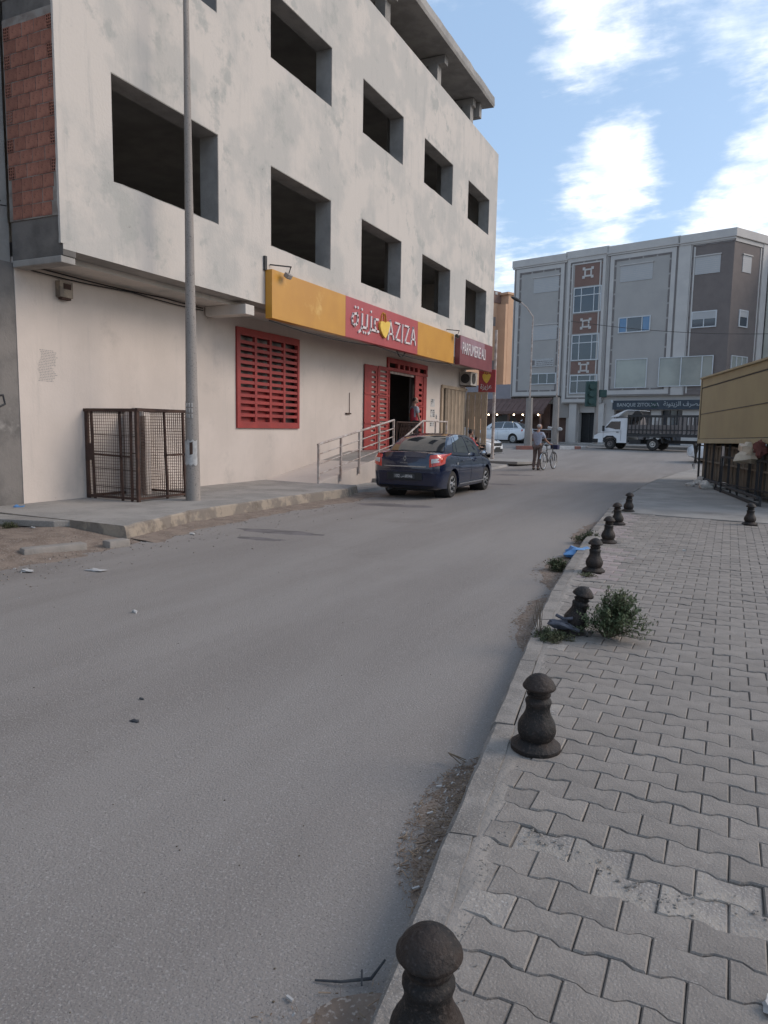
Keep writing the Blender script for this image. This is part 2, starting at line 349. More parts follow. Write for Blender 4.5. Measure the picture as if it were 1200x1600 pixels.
def text_mesh(mb, txt, fn, size=1.0, wscale=1.0, depth=.01, bold=0.0, mi=0):
    """flat letters; fn(u, v, d) maps text space to the place they stand at; returns width"""
    cu = bpy.data.curves.new('t', 'FONT'); cu.body = txt; cu.size = size; cu.extrude = depth/2; cu.offset = bold; cu.resolution_u = 3
    ob = bpy.data.objects.new('t', cu); col.objects.link(ob)
    dg = bpy.context.evaluated_depsgraph_get(); me = bpy.data.meshes.new_from_object(ob.evaluated_get(dg))
    if len(me.vertices):
        mb.add([fn(v.co.x*wscale, v.co.y, v.co.z) for v in me.vertices], [tuple(p.vertices) for p in me.polygons], mi)
        wd = max(v.co.x for v in me.vertices)*wscale
    else: wd = 0
    bpy.data.objects.remove(ob); bpy.data.curves.remove(cu); bpy.data.meshes.remove(me)
    return wd

# ------------------------------------------------------------------ ground and road
def sheet(name, xs, ys, zf, m, kind='structure', parent=None):
    mb = MB(); nx = len(xs)
    v = [(x, y, zf(x, y)) for y in ys for x in xs]
    f = [(j*nx+i, j*nx+i+1, (j+1)*nx+i+1, (j+1)*nx+i) for j in range(len(ys)-1) for i in range(nx-1)]
    mb.add(v, f); o = mb.build(name, m, parent, smooth=True, fixn=False)
    return tag(o, kind=kind)
def fr(a, b, st): n = max(1, round((b-a)/st)); return [a+(b-a)*i/n for i in range(n+1)]
g = sheet('ground', [-900,-300,-100,-45,-20,0,25,60,100,300,900], [-300,-100,-30,0,20]+fr(24,54,2)+[60,100,300,1200], lambda x, y: zg(y)-.05-(2.0*max(0,(abs(x)-100)/800)), 'ground')
def roadz(x, y):
    z = zg(y) + .008*fbm(x, y, .5)
    z += .045*max(0, 1-abs(x+4.4)/3.4)**.8 - .02 if y < 34 else .0     # slight crown
    return z
rd = sheet('road', fr(-30, -10, 2)+fr(-9.5, 0, .25)+[.5,1,2,4,8,16,30], fr(-8, 1, 1)+fr(1.3, 20, .3)+fr(20.5, 34, .75)+fr(35, 75, 2), roadz, 'asphalt')

# right hand kerb line (foot of the kerb on the road), from near to far
KL = [(-.20,-3.0),(-.52,0),(-.74,1.53),(-.82,1.98),(-1.00,3.36),(-1.24,5.09),(-1.40,6.28),(-1.71,9.64),(-2.03,14.0),(-2.19,19.2),(-2.0,24.9),(-1.15,31.6),(-.2,34.2),(1.8,36.0),(6,36.9),(30,37.5)]
def along(poly, step):
    pts = []; L = 0
    for (a, b) in zip(poly, poly[1:]):
        a = Vector(a); b = Vector(b); d = (b-a).length; n = max(1, round(d/.12))
        for i in range(n): pts.append(a+(b-a)*i/n)
    pts.append(Vector(poly[-1])); outp = [pts[0]]; acc = 0
    for p, q in zip(pts, pts[1:]):
        acc += (q-p).length
        if acc >= step: outp.append(q); acc = 0
    return outp
kp = along(KL, 1.0)
kx = [(y, x) for x, y in KL[:12]]
def kerb_x(y): return smooth_interp(kx, y)
pav_pts = [(kerb_x(y)+.155, y) for y in fr(-3, 31.6, .6)] + [(-.05,34.0),(1.85,35.85),(6,36.75),(30,37.35)]
def pz(x, y): return .12+zg(y)
mb = MB(); rows = []
ysl = fr(-3, 31.6, .6)+[33.2, 34.6, 35.6, 36.5]
def left_edge(y):
    if y <= 31.6: return kerb_x(y)+.155
    return interp([(31.6, kerb_x(31.6)+.155), (34.0, -.05), (35.85, 1.85), (36.75, 6)], y)
v = []; f = []; cols = [0, .5, 1, 1.6, 2.4, 3.6, 6, 12, 30]
for y in ysl:
    x0 = left_edge(y)
    for c in cols: v.append((x0+c, y, pz(0, y)-.016 + (.012 if y > 13.3 else 0)+.004*fbm(x0+c, y, 1.5)))
n = len(cols)
f = [(j*n+i, j*n+i+1, (j+1)*n+i+1, (j+1)*n+i) for j in range(len(ysl)-1) for i in range(n-1)]
mb.add(v, f); pavement = tag(mb.build('pavement', 'sand', smooth=True, fixn=False), kind='structure')
# kerb stones, one object each
for i, (a, b) in enumerate(zip(kp, kp[1:])):
    d = (b-a); L = d.length; d = d/L; nrm = Vector((d.y, -d.x))
    mb = MB(); g_ = .006; wj = random.uniform(-.006, .006)
    P = [(0, -.05), (.016, .102), (.034, .120), (.126, .123), (.134, -.05)]
    n_ = 9; vv = []; ff = []
    for k in range(n_+1):
        q = a+d*(g_+(L-2*g_)*k/n_)
        for (o_, z_) in P:
            ww = wj + (random.uniform(-.004, .004) if z_ > .1 else 0)
            vv.append((q.x+nrm.x*(o_+ww), q.y+nrm.y*(o_+ww), zg(q.y)+z_+(random.uniform(-.003, .002) if z_ > 0 else 0)))
    m_ = len(P)
    for k in range(n_):
        for j in range(m_-1): ff.append((k*m_+j, k*m_+j+1, (k+1)*m_+j+1, (k+1)*m_+j))
    ff += [tuple(range(m_)), tuple(range(n_*m_, (n_+1)*m_))[::-1]]
    mb.add(vv, ff); mb.build('kerb_stone', 'kerb', pavement, smooth=True, angle=25)
# concrete slab beyond the paving
mb = MB(); v = []; ysb = [13.15]+fr(13.6, 31.6, .9); csb = [0.0,.4,.9,1.5,2.2,3.2,5,8,30]
for j, y in enumerate(ysb):
    x0 = left_edge(y)+.004
    for c in csb: v.append((x0+c, y+(.05*fbm(c, 1, 1.3) - .13*min(c, 3) + .42 if j == 0 else 0), pz(0, y)+.004+.008*fbm(x0+c, y, .8)))
n = len(csb); mb.add(v, [(j*n+i, j*n+i+1, (j+1)*n+i+1, (j+1)*n+i) for j in range(len(ysb)-1) for i in range(n-1)])
mb.add([(x, y, z-.05) for x, y, z in v[:n]]+v[:n], [(i, i+1, n+i+1, n+i) for i in range(n-1)])
tag(mb.build('pavement_slab', 'slab', smooth=True, fixn=False), kind='structure')

# pavers: double-T interlocking blocks, 20 x 14 cm pitch
def paver_outline(g=.0017):
    half = [(-.1, .08), (-.068, .08), (-.038, .06), (.038, .06), (.068, .08), (.1, .08)]
    up_ = [(x*(1-g/.1), y-g) for x, y in half]; lo = [(x, -y) for x, y in up_[::-1]]
    return up_+lo
PO = paver_outline()
def paver_geo(dx=0, dy=0, dz=0, tx=0, ty=0, rz=0, grow=0, chip=0):
    c, s_ = math.cos(rz), math.sin(rz)
    top = []; low = []
    for x, y in PO:
        r_ = 1-.045
        a_, b_ = x*r_, y*(1-.05)
        X, Y = a_*c-b_*s_, a_*s_+b_*c
        top.append((dx+X, dy+Y, dz+X*tx+Y*ty+(random.uniform(-chip, 0) if chip else 0)))
        X, Y = x*c-y*s_, x*s_+y*c
        low.append((dx+X, dy+Y, dz-.006+X*tx+Y*ty)); 
    skirt = [(x, y, z-.03) for x, y, z in low]
    n = len(top)
    f = [tuple(range(n))[::-1]]+[(i, (i+1) % n, n+(i+1) % n, n+i)[::-1] for i in range(n)]+[(n+i, n+(i+1) % n, 2*n+(i+1) % n, 2*n+i)[::-1] for i in range(n)]
    return top+low+skirt, [q[::-1] for q in f]
shared = []
for k in range(6):
    mb = MB(); v_, f_ = paver_geo(chip=.0015*(k % 3)); mb.add(v_, f_); me_o = mb.build('paver', ['paver'], pavement, fixn=True)
    shared.append(me_o.data); bpy.data.objects.remove(me_o)
shared_r = []; shared_w = []
for me in shared:
    for nm_, ls_ in (('paver_r', shared_r), ('paver_w', shared_w)): m2 = me.copy(); m2.materials.clear(); m2.materials.append(MT[nm_]); ls_.append(m2)
spots = []; cuts = []
row = 0; y = .62
while y < 13.6:
    off = .1 if row % 2 else 0
    k0 = math.floor((kerb_x(y)+.10)/.2)
    for k in range(k0, k0+26):
        x = k*.2+off-.01
        xl = kerb_x(y)+.165
        if x-.1 < xl:
            if x+.1-xl > .045 and y < 13.2: cuts.append((x, y, xl-x))
            continue
        ylim = 13.57-.13*min(max(x-left_edge(13.2), 0), 3)
        if y+.08 > ylim: continue
        if x > 3.0: continue
        spots.append((x, y))
    row += 1; y += .139
def scr(x, y, z=.12):
    d = Vector((x, y, z))-Vector((0, 0, CH)); zc = d.dot(fw)
    if zc < .1: return None
    return 600+1120*d.dot(r2)/zc, 800-1120*d.dot(u2)/zc, zc
def rank(p):
    s_ = scr(*p)
    if s_ is None or not(-10 < s_[0] < 1210 and s_[1] < 1620): return 1e9
    return s_[2]
spots.sort(key=rank)
bush_spots = [(-.93,5.2),(-.86,5.16),(-1.0,5.35)]
BOL = [(-.532,1.385,0),(-.72,3.17,0),(-.95,5.20,13),(-1.2,7.62,2),(-1.37,9.73,0),(-1.51,11.71,-3),(-1.61,13.78,2),(.37,12.92,0)]
far = MB(); farr = MB(); cnt = 0
def crackline(x): return 2.42-.16*(x+.65)+.05*math.sin(x*9)
for (x, y) in spots:
    if any((x-a)**2+(y-b)**2 < .085**2 for a, b, c in BOL): continue
    dz = pz(x, y)+random.uniform(-.0025, .0025)+.006*fbm(x, y, .9)
    tx, ty = random.uniform(-.018, .018), random.uniform(-.022, .022)
    near_crack = abs(y-crackline(x)) < .105
    if near_crack: tx *= 2.6; ty *= 2.6; dz -= .005
    rz = random.uniform(-.012, .012)
    pink = (x-kerb_x(y) < .55+.15*fbm(x, y, 2)) and (fbm(x*.6, y, .8) > -.15) and (y > 6.3)
    if cnt < 300:
        me = random.choice(shared_r if pink else shared_w if near_crack else shared)
        o = bpy.data.objects.new('paver', me); col.objects.link(o); o.parent = pavement
        o.location = (x, y, dz); o.rotation_euler = (ty, -tx, rz); cnt += 1
    else:
        v_, f_ = paver_geo(x, y, dz, tx, ty, rz); (farr if pink else far).add(v_, f_)
for (x, y, c0) in cuts:
    if any((x-a)**2+(y-b)**2 < .085**2 for a, b, c in BOL): continue
    P2 = []
    for (a, b) in zip(PO, PO[1:]+PO[:1]):
        if a[0] >= c0: P2.append(a)
        if (a[0] >= c0) != (b[0] >= c0): t = (c0-a[0])/(b[0]-a[0]); P2.append((c0, a[1]+(b[1]-a[1])*t))
    if len(P2) < 3: continue
    dz = pz(x, y)+random.uniform(-.005, .001); n = len(P2); mb = MB(); cxm = sum(p[0] for p in P2)/n; cym = sum(p[1] for p in P2)/n
    tp_ = [(x+cxm+(p[0]-cxm)*.95, y+cym+(p[1]-cym)*.95, dz+random.uniform(-.001, .001)) for p in P2]; lo_ = [(x+p[0], y+p[1], dz-.006) for p in P2]; sk_ = [(a, b, c-.03) for a, b, c in lo_]
    mb.add(tp_+lo_+sk_, [tuple(range(n))]+[(i, (i+1) % n, n+(i+1) % n, n+i) for i in range(n)]+[(n+i, n+(i+1) % n, 2*n+(i+1) % n, 2*n+i) for i in range(n)])
    mb.build('cut_paver', 'paver' if random.random() < .7 else 'paver_w', pavement)
tag(far.build('paver_field', 'paver', pavement, fixn=True), kind='stuff')
tag(farr.build('pink_paver_field', 'paver_r', pavement, fixn=True), kind='stuff')
# mortar strip of cut blocks and sand against the kerb, and cement smears over the broken course
mb = MB(); v = []; yy = fr(.6, 13.3, .06)
for y in yy:
    a = kerb_x(y)+.128
    for c, h in ((0, -.004), (.018, .000+.003*fbm(a, y, 9)), (.045+.02*fbm(1, y, 6), -.001+.003*fbm(2, y, 9)), (.085+.03*fbm(3, y, 5), -.007), (.12, -.02)): v.append((a+c, y, pz(0, y)+h))
mb.add(v, [(j*5+i, j*5+i+1, (j+1)*5+i+1, (j+1)*5+i) for j in range(len(yy)-1) for i in range(4)])
tag(mb.build('mortar_strip', 'mortar', pavement, smooth=True, fixn=False), kind='stuff')
def blob(cx_, cy_, rx, ry, z, m, name, parent=None, thick=.006, n=22, kind='stuff', zf=None, seed=0):
    mb = MB(); rings = 3; v = [(cx_, cy_, (zf(cx_, cy_) if zf else z)+thick)]
    for r_ in range(1, rings+1):
        for k in range(n):
            a = 2*math.pi*k/n; q = r_/rings*(1+.38*fbm(math.cos(a)*1.4+seed, math.sin(a)*1.4+cx_, 1.6))
            X, Y = cx_+rx*q*math.cos(a), cy_+ry*q*math.sin(a)
            v.append((X, Y, (zf(X, Y) if zf else z)+(thick*(1-(r_/rings)**2)+.0015 if r_ < rings else -.004)))
    f = [(0, 1+k, 1+(k+1) % n) for k in range(n)]
    for r_ in range(rings-1):
        for k in range(n):
            a = 1+r_*n+k; b = 1+r_*n+(k+1) % n; f.append((a, a+n, b+n, b))
    mb.add(v, f); o = mb.build(name, m, parent, smooth=True)
    return tag(o, kind=kind) if kind else o
random.seed(77); mb = MB()
for k in range(150):
    x = random.uniform(-.68, .55); y = crackline(x)+random.gauss(0, .03); s_ = random.uniform(.002, .010)
    mb.bar((x, y, .1185), (x+s_, y+s_*random.uniform(-.8, .8), .1185+s_*.4), s_*.9, s_*.5)
for k in range(300):
    y = random.uniform(1.2, 4.6); x = kerb_x(y)+.16+abs(random.gauss(0, .03)); s_ = random.uniform(.002, .006)
    mb.bar((x, y, .118), (x+s_, y+s_*random.uniform(-.8, .8), .118+s_*.4), s_*.9, s_*.5)
tag(mb.build('paver_rubble', 'paver_w', pavement, fixn=False), kind='stuff')

# ------------------------------------------------------------------ left pavement
KO = [(7.3,-7.36),(8.1,-7.55),(9.1,-7.80),(10.8,-7.82),(12.7,-7.82),(14.1,-7.72),(15.2,-8.0)]
mb = MB(); yy = fr(7.22, 15.2, .08); v = []
for y in yy:
    xo = interp(KO, y); top = .2+.004*fbm(1, y, 2); e = .03*fbm(5, y, 2.2)+.014*fbm(5, y, 11)
    if y < 7.35: top -= .01
    v += [(-10.52, y, top+.03), (-9.2, y, top+.015), (xo-.25, y, top+.004), (xo-.03+e, y, top), (xo-.004+e, y, top-.022), (xo+.03+e*.6, y, -.03)]
n = 6; fs = [(j*n+i, j*n+i+1, (j+1)*n+i+1, (j+1)*n+i) for j in range(len(yy)-1) for i in range(n-1)]
mb.add(v, fs); mb.m = [0 if (k % 5) < 3 else 1 for k in range(len(fs))]
b0 = v[:n]; mb.add(b0+[(x, y-.03, -.05) for x, y, z in b0], [(i, i+1, n+i+1, n+i)[::-1] for i in range(n-1)], 1)
b1 = v[-n:]; mb.add(b1+[(x, y+.02, -.02) for x, y, z in b1], [(i, i+1, n+i+1, n+i) for i in range(n-1)], 1)
left_pave = tag(mb.build('left_pavement', ['slab', 'kerb_o'], smooth=True, fixn=False, angle=35), kind='structure')
mb = MB(); yy = fr(15.1, 31.9, .6); v = []
for y in yy:
    xo = -8.05-.25*min(1, (y-15)/6) + (0 if y < 24 else -.02*(y-24)); top = .06+zg(y)
    v += [(-12.5 if y > 30.2 else -10.52, y, top+.02), (xo-.6, y, top), (xo-.03, y, top-.01), (xo+.05, y, zg(y)-.03)]
mb.add(v, [(j*4+i, j*4+i+1, (j+1)*4+i+1, (j+1)*4+i) for j in range(len(yy)-1) for i in range(3)])
tag(mb.build('low_pavement', 'slab', smooth=True, fixn=False), kind='structure')
# pale corner slab in front of the lamp post
tag(MB().prism([(-12.4,30.2),(-8.0,29.6),(-7.3,31.0),(-8.3,32.6),(-12.4,33.6)], .02+zg(31), .14+zg(31), 'z').build('corner_apron', 'slab', bevel=.02), kind='structure')
# dusty verge at near left
def verge_z(x, y):
    t = max(0, min(1, (-7.05-x)/.9)); t2 = max(0, min(1, (7.6-y)/.5))
    return -.03+(.03+.085*t+.03*fbm(x, y, 1.6)*t+.012*fbm(x, y, 6))*t2*max(0, min(1, (-6.75-.35*fbm(2, y, .8)-x)/.25))
vg = sheet('dirt_verge', fr(-16, -11, .6)+fr(-10.7, -6.2, .1), fr(-2, 4, .4)+fr(4.1, 7.9, .1), verge_z, 'dirt')
t_ = thing('broken_slab', 'cracked grey concrete slab tilted over the dusty verge below the left wall', 'concrete slab', (-9.3, 7.4, .1), world=True)
mb = MB(); mb.prism([(-10.2,7.05),(-9.6,6.75),(-8.55,7.05),(-8.35,7.32),(-8.75,7.62),(-10.1,7.7)], .10, .19, 'z'); mb.build('slab_piece', 'slab', t_, bevel=.012)
mb = MB(); mb.prism([(-10.5,7.5),(-10.25,7.1),(-10.15,7.72),(-10.45,7.98)], .06, .15, 'z'); mb.build('slab_piece', 'slab', t_, bevel=.012)
# old low kerb block showing through the dirt
for i, (x, y, a, L, lb) in enumerate([(-7.35,6.05,.35,.75,'long worn kerb block half buried in the roadside dirt'),(-7.05,6.75,.2,.3,'short kerb fragment lying in dirt below the high left kerb')]):
    mb = MB(); mb.M = Matrix.Translation((x, y, .05)) @ Matrix.Rotation(R(90)-a, 4, 'Z'); mb.box(-L/2, -.09, -.08, L/2, .09, .045)
    tag(mb.build('kerb_block', 'mortar', bevel=.03, smooth=True), lb, 'kerb block')

# ------------------------------------------------------------------ the white commercial building on the left
XF, XW, Y0, Y1, ZB, ZT = -9.38, -10.5, 8.09, 30.0, 4.22, 12.85
def wall_x(x, ya, yb, za, zb, holes, thick, name, mats, parent, step=None, rag=0):
    """wall in the plane X=x (front faces +X) with rectangular holes; front sheet, back sheet and edges in one mesh"""
    ys = sorted({ya, yb, *[h[0] for h in holes], *[h[1] for h in holes]}); zs = sorted({za, zb, *[h[2] for h in holes], *[h[3] for h in holes]})
    mb = MB()
    for i in range(len(ys)-1):
        for j in range(len(zs)-1):
            cy_, cz_ = (ys[i]+ys[i+1])/2, (zs[j]+zs[j+1])/2
            if any(h[0] < cy_ < h[1] and h[2] < cz_ < h[3] for h in holes): continue
            mb.add([(x, ys[i], zs[j]), (x, ys[i+1], zs[j]), (x, ys[i+1], zs[j+1]), (x, ys[i], zs[j+1])], [(0,1,2,3)])
            mb.add([(x-thick, ys[i], zs[j]), (x-thick, ys[i+1], zs[j]), (x-thick, ys[i+1], zs[j+1]), (x-thick, ys[i], zs[j+1])], [(3,2,1,0)], 1)
    mb.add([(x, ya, za), (x, yb, za), (x-thick, yb, za), (x-thick, ya, za)], [(3,2,1,0)], 1)
    mb.add([(x, ya, zb), (x, yb, zb), (x-thick, yb, zb), (x-thick, ya, zb)], [(0,1,2,3)], 0)
    mb.add([(x, ya, za), (x-thick, ya, za), (x-thick, ya, zb), (x, ya, zb)], [(3,2,1,0)], 0)
    mb.add([(x, yb, za), (x-thick, yb, za), (x-thick, yb, zb), (x, yb, zb)], [(0,1,2,3)], 0)
    return mb.build(name, mats, parent, fixn=False)
bld = thing('unfinished_building', 'white plastered building with glassless window openings above a red and orange shop sign', 'building', (XW, Y0, 0), world=True)
WY = [(9.13,11.83),(13.62,16.24),(17.9,20.52),(22.16,24.76),(26.41,28.97)]
holes = [(a, b, 5.51, 7.2) for a, b in WY]+[(a, b, 9.4, 10.77) for a, b in WY]
wall_x(XF, Y0, Y1, ZB, ZT, holes, .42, 'wall', ['plaster', 'concrete'], bld)
for a, b, c, d in holes:
    mb = MB(); t = .44; e = .012; o_ = .0025
    mb.box(XF-t, b-e, c-.004, XF-o_-.004, b+.02, d, 0); mb.box(XF-t, a-.02, c-.004, XF-o_-.004, a+e, d, 0)
    mb.box(XF-t, a+e, d-e, XF-o_-.004, b-e, d+.02, 0)
    nn = 14; v = []
    for k in range(nn+1):
        yk = a+e+(b-a-2*e)*k/nn; h = .02*fbm(yk, c, 3)
        v += [(XF-t, yk, c+.005), (XF-.004, yk, c+.012+h), (XF-.004, yk, c-.05)]
    mb.add(v, [(3*k+i, 3*k+3+i, 3*k+4+i, 3*k+1+i) for k in range(nn) for i in range(2)], 0)
    mb.build('window_reveal', ['concrete'], bld, fixn=True)
# floors, ceilings, partitions seen as dark rooms behind the openings
mb = MB()
for z0, z1 in ((4.25, 4.5), (7.82, 8.0), (11.55, 11.75)): mb.box(XF-.43, Y0+.22, z0, -20, Y1-.2, z1)
for yp in (12.7, 17.1, 21.35, 25.6): mb.box(XF-.9, yp-.1, 4.5, XF-.44, yp+.1, 11.55)      # columns
mb.box(XF-7, Y0+.22, 4.5, XF-7.2, Y1-.2, 11.55)
for z0 in (7.45, 11.1): mb.box(XF-.44, Y0+.22, z0, XF-.75, Y1-.2, z0+.4)
mb.build('floor_slab', 'dark', bld)
bx(-20, Y1-.2, 4.2, XF-.43, Y1, ZT).build('end_wall', 'plaster', bld); bx(-20, Y1-.2, .02, XW-.31, Y1-.005, 4.199).build('end_wall', 'plaster', bld)
bx(-20, Y0+.25, .02, -20.2, Y1-.2, ZT-.2).build('back_wall', 'dark', bld)
bx(-20, Y0+.2, 11.76, XF-.43, Y1-.2, 11.9).build('roof_slab', 'concrete', bld)
# ground floor wall
gh = [(13.84,16.46,1.56,3.82),(22.0,25.36,.85,3.86),(27.02,29.9,.12,3.3)]
wall_x(XW, Y0, Y1-.01, .1, 4.2, gh, .3, 'ground_floor_wall', ['plaster_low', 'concrete'], bld)
# overhang: soffit, edge beam, cross beam, lower lip at the corner
mb = MB(); mb.box(XW+.001, Y0+.002, 4.13, XF-.425, Y1-.02, 4.245); mb.build('soffit', 'plaster', bld)
mb = MB(); mb.box(XW+.05, 12.68, 3.92, XF+.004, 12.99, 4.128); mb.build('cross_beam', 'plaster', bld, bevel=.012)
mb = MB(); mb.box(XW+.003, Y0-.03, 4.02, XF-.02, Y0+.24, 4.125); mb.build('corner_lip', 'concrete', bld, bevel=.015)
# side wall of hollow bricks between concrete frame members
for a_, b_ in ((4.127, 4.72), (7.70, 7.98), (11.4, 12.8)): bx(XW-.02, Y0-.005, a_, XF-.004, Y0+.24, b_).build('ring_beam', 'concrete_dk', bld, bevel=.01)
mb = MB(); mb.box(XW-.02, Y0-.021, 4.721, XF-.02, Y0+.24, 7.699); mb.box(XW-.02, Y0-.021, 7.981, XF-.02, Y0+.24, 11.399); mb.build('mortar_bed', 'mortar_j', bld)
def brick_geo(L, holes_=False):
    mb = MB(); H = .19
    if not holes_:
        mb.box(-L/2, -.028, 0, L/2, .03, H)
    else:
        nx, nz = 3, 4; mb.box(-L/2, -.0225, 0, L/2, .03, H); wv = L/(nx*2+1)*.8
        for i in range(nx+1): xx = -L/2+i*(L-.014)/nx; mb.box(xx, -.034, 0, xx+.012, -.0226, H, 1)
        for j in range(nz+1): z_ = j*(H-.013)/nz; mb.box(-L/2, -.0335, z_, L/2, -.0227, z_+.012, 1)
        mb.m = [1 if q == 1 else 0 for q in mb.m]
    return mb
k_ = 0
proto = {}
def put_brick(xa, xb, z, holes_=False):
    global k_
    L = round(xb-xa, 3); key = (L, holes_)
    if key not in proto:
        o = brick_geo(L, holes_).build('brick', ['hole', 'brick'] if holes_ else ['brick'], bld); proto[key] = o
        o.location = Vector(((xa+xb)/2, Y0, z))-ORG[bld.name]; o.matrix_parent_inverse = Matrix.Identity(4)
        # geometry is built about its own origin
        for vtx in o.data.vertices: vtx.co += ORG[bld.name]
        return
    o = proto[key].copy(); col.objects.link(o); o.location = Vector(((xa+xb)/2+random.uniform(-.003, .003), Y0+random.uniform(-.003, .003), z+random.uniform(-.003,.003)))-ORG[bld.name]
for zone, z_hi in ((4.74, 7.70), (8.0, 11.4)):
    z = zone; i = 0
    while z+.19 < z_hi:
        xa = XW+.0; xb = XF-.02
        if i < 3 and zone < 5: xa += .06; xb -= .16-.03*i
        if i % 2 == 0 or (zone < 5 and i < 3):
            xs = [xa+(xb-xa)*k/4 for k in range(5)]
            hl = set()
        else:
            wd = .15; xs = [xa, xa+wd]+[xa+wd+(xb-xa-2*wd)*k/3 for k in (1, 2, 3)]+[xb]
            hl = {0, 4}
        for q in range(len(xs)-1): put_brick(xs[q]+.007, xs[q+1]-.007, z, q in hl)
        z += .204+random.uniform(-.003, .003); i += 1
# raw plaster edge spilling over the bricks at the corner
mb = MB(); v = []; zz_ = fr(4.3, 12.8, .12)
for z in zz_: e = .02+.025*abs(fbm(z, 2, 3)); v += [(XF+.003, Y0-.045, z), (XF-.012-e, Y0-.046, z), (XF-.02-e*1.3, Y0+.02, z), (XF+.003, Y0+.05, z)]
mb.add(v, [(4*k+i, 4*k+4+i, 4*k+5+i, 4*k+1+i) for k in range(len(zz_)-1) for i in range(3)]+[(4*k+3, 4*k, 4*k+4, 4*k+7)[::-1] for k in range(len(zz_)-1)]); mb.build('plaster_edge', 'plaster', bld)
# roof canopy standing on columns behind the parapet
mb = MB(); zs0, zs1 = 14.42, 14.80; v = []; yk = fr(8.2, 29.3, .5); 
for k, y in enumerate(yk):
    e = .03*fbm(y, 1, 1.7); tz = zs1+.03*fbm(y, 4, 2)
    v += [(-9.42+e*.3, y, zs0), (-9.38+e, y, zs0+.10), (-9.40+e, y, tz), (-16, y, zs1), (-16, y, zs0+.25)]
mb.add(v, [(5*k+i, 5*k+5+i, 5*k+5+(i+1) % 5, 5*k+(i+1) % 5) for k in range(len(yk)-1) for i in range(5)]); mb.add(v[:5], [(0,1,2,3,4)]); mb.add(v[-5:], [(4,3,2,1,0)])
mb.build('canopy_slab', 'concrete', bld, fixn=True)
for k, yc in enumerate((12.5, 16.7, 20.6, 24.8, 28.3)):
    bx(-10.35, yc-.18, 11.9, -10.0, yc+.18, 14.16).build('canopy_column', 'concrete', bld, bevel=.01)
    bx(-15.8, yc-.16, 14.16, -9.75 if k < 4 else -9.9, yc+.16, 14.418).build('canopy_beam', 'concrete', bld)
bx(-15.8, 28.62, 13.9, -9.8, 28.9, 14.418).build('canopy_beam', 'concrete', bld)
bx(-15.4, 9, 11.9, -15.2, 28.5, 14.5).build('stair_wall', 'concrete_dk', bld)

# red grille window
rw = thing('grille_window', 'red metal grille window with horizontal slats in the white ground floor wall', 'window grille', (XW, 15.15, 1.55), world=True)
ya, yb, za, zb = 13.80, 16.50, 1.52, 3.86
mb = MB(); xf = XW+.05
mb.box(XW-.05, ya, za, xf, ya+.13, zb); mb.box(XW-.05, yb-.10, za, xf, yb, zb); mb.box(XW-.05, ya+.13, zb-.17, xf, yb-.10, zb); mb.box(XW-.05, ya+.13, za, xf, yb-.10, za+.15)
mb.build('frame', 'red', rw, bevel=.004)
for k in (1, 2, 3):
    yy_ = ya+.13+(yb-ya-.23)*k/4; bx(XW-.03, yy_-.045, za+.151, xf-.006, yy_+.045, zb-.171).build('upright_bar', 'red', rw)
nsl = 13
for k in range(nsl-1):
    z = za+.15+(zb-za-.32)*(k+1)/nsl; bx(XW-.02, ya+.131, z-.038, xf-.012, yb-.101, z+.038).build('slat', 'red', rw)
mb = MB()
for k, (z, c) in enumerate([(za+.15, .85), ]): pass
bx(XW-.10, ya+.05, za+.1, XW-.07, yb-.65, za+.95).build('inner_panel', 'red', rw)
bx(XW-.26, ya+.05, za+1.35, XW-.24, yb-1.4, za+2.0).build('inner_panel', 'dark', rw)
bx(XW-.16, ya+.06, za+.1, XW-.14, yb-.02, zb-.1).build('window_pane', mat('dusty_pane', (.13,.095,.085), .35, (.09,.07,.065), 2, spec=.5), rw)
# shop interior with two lit tubes
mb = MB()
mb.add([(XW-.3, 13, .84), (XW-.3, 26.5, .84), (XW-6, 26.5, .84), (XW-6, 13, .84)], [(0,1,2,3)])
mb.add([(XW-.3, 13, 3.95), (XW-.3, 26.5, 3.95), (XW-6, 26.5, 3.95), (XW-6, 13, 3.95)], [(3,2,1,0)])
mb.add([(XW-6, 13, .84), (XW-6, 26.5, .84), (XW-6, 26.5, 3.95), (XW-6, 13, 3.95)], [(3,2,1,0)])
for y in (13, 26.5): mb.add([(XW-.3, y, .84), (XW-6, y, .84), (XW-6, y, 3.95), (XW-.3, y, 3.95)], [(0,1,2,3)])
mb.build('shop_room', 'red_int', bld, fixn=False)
for (x, y, z) in [(XW-1.6, 22.8, 3.75), (XW-2.5, 17.6, 3.75)]:
    t_ = thing('ceiling_tube_lamp', 'white tube lamp glowing on the shop ceiling behind the '+('doorway' if y > 20 else 'red grille'), 'lamp', (x, y, z), world=True)
    bx(x-.04, y-.6, z, x+.04, y+.6, z+.04).build('housing', 'wframe', t_); bx(x-.02, y-.58, z-.035, x+.02, y+.58, z-.001).build('tube', 'tubelight', t_)
# shelves just inside the door
sh = thing('shop_shelf', 'dark shop shelving seen through the open red doorway', 'shelf', (XW-3, 23.5, .85), world=True)
mb = MB(); mb.box(XW-3.4, 22.3, .85, XW-3.35, 25, 3.0); mb.build('back_panel', 'dark', sh)
for k in range(5): bx(XW-3.35, 22.3, 1.0+k*.45, XW-2.9, 25, 1.03+k*.45).build('shelf_board', 'galv', sh)

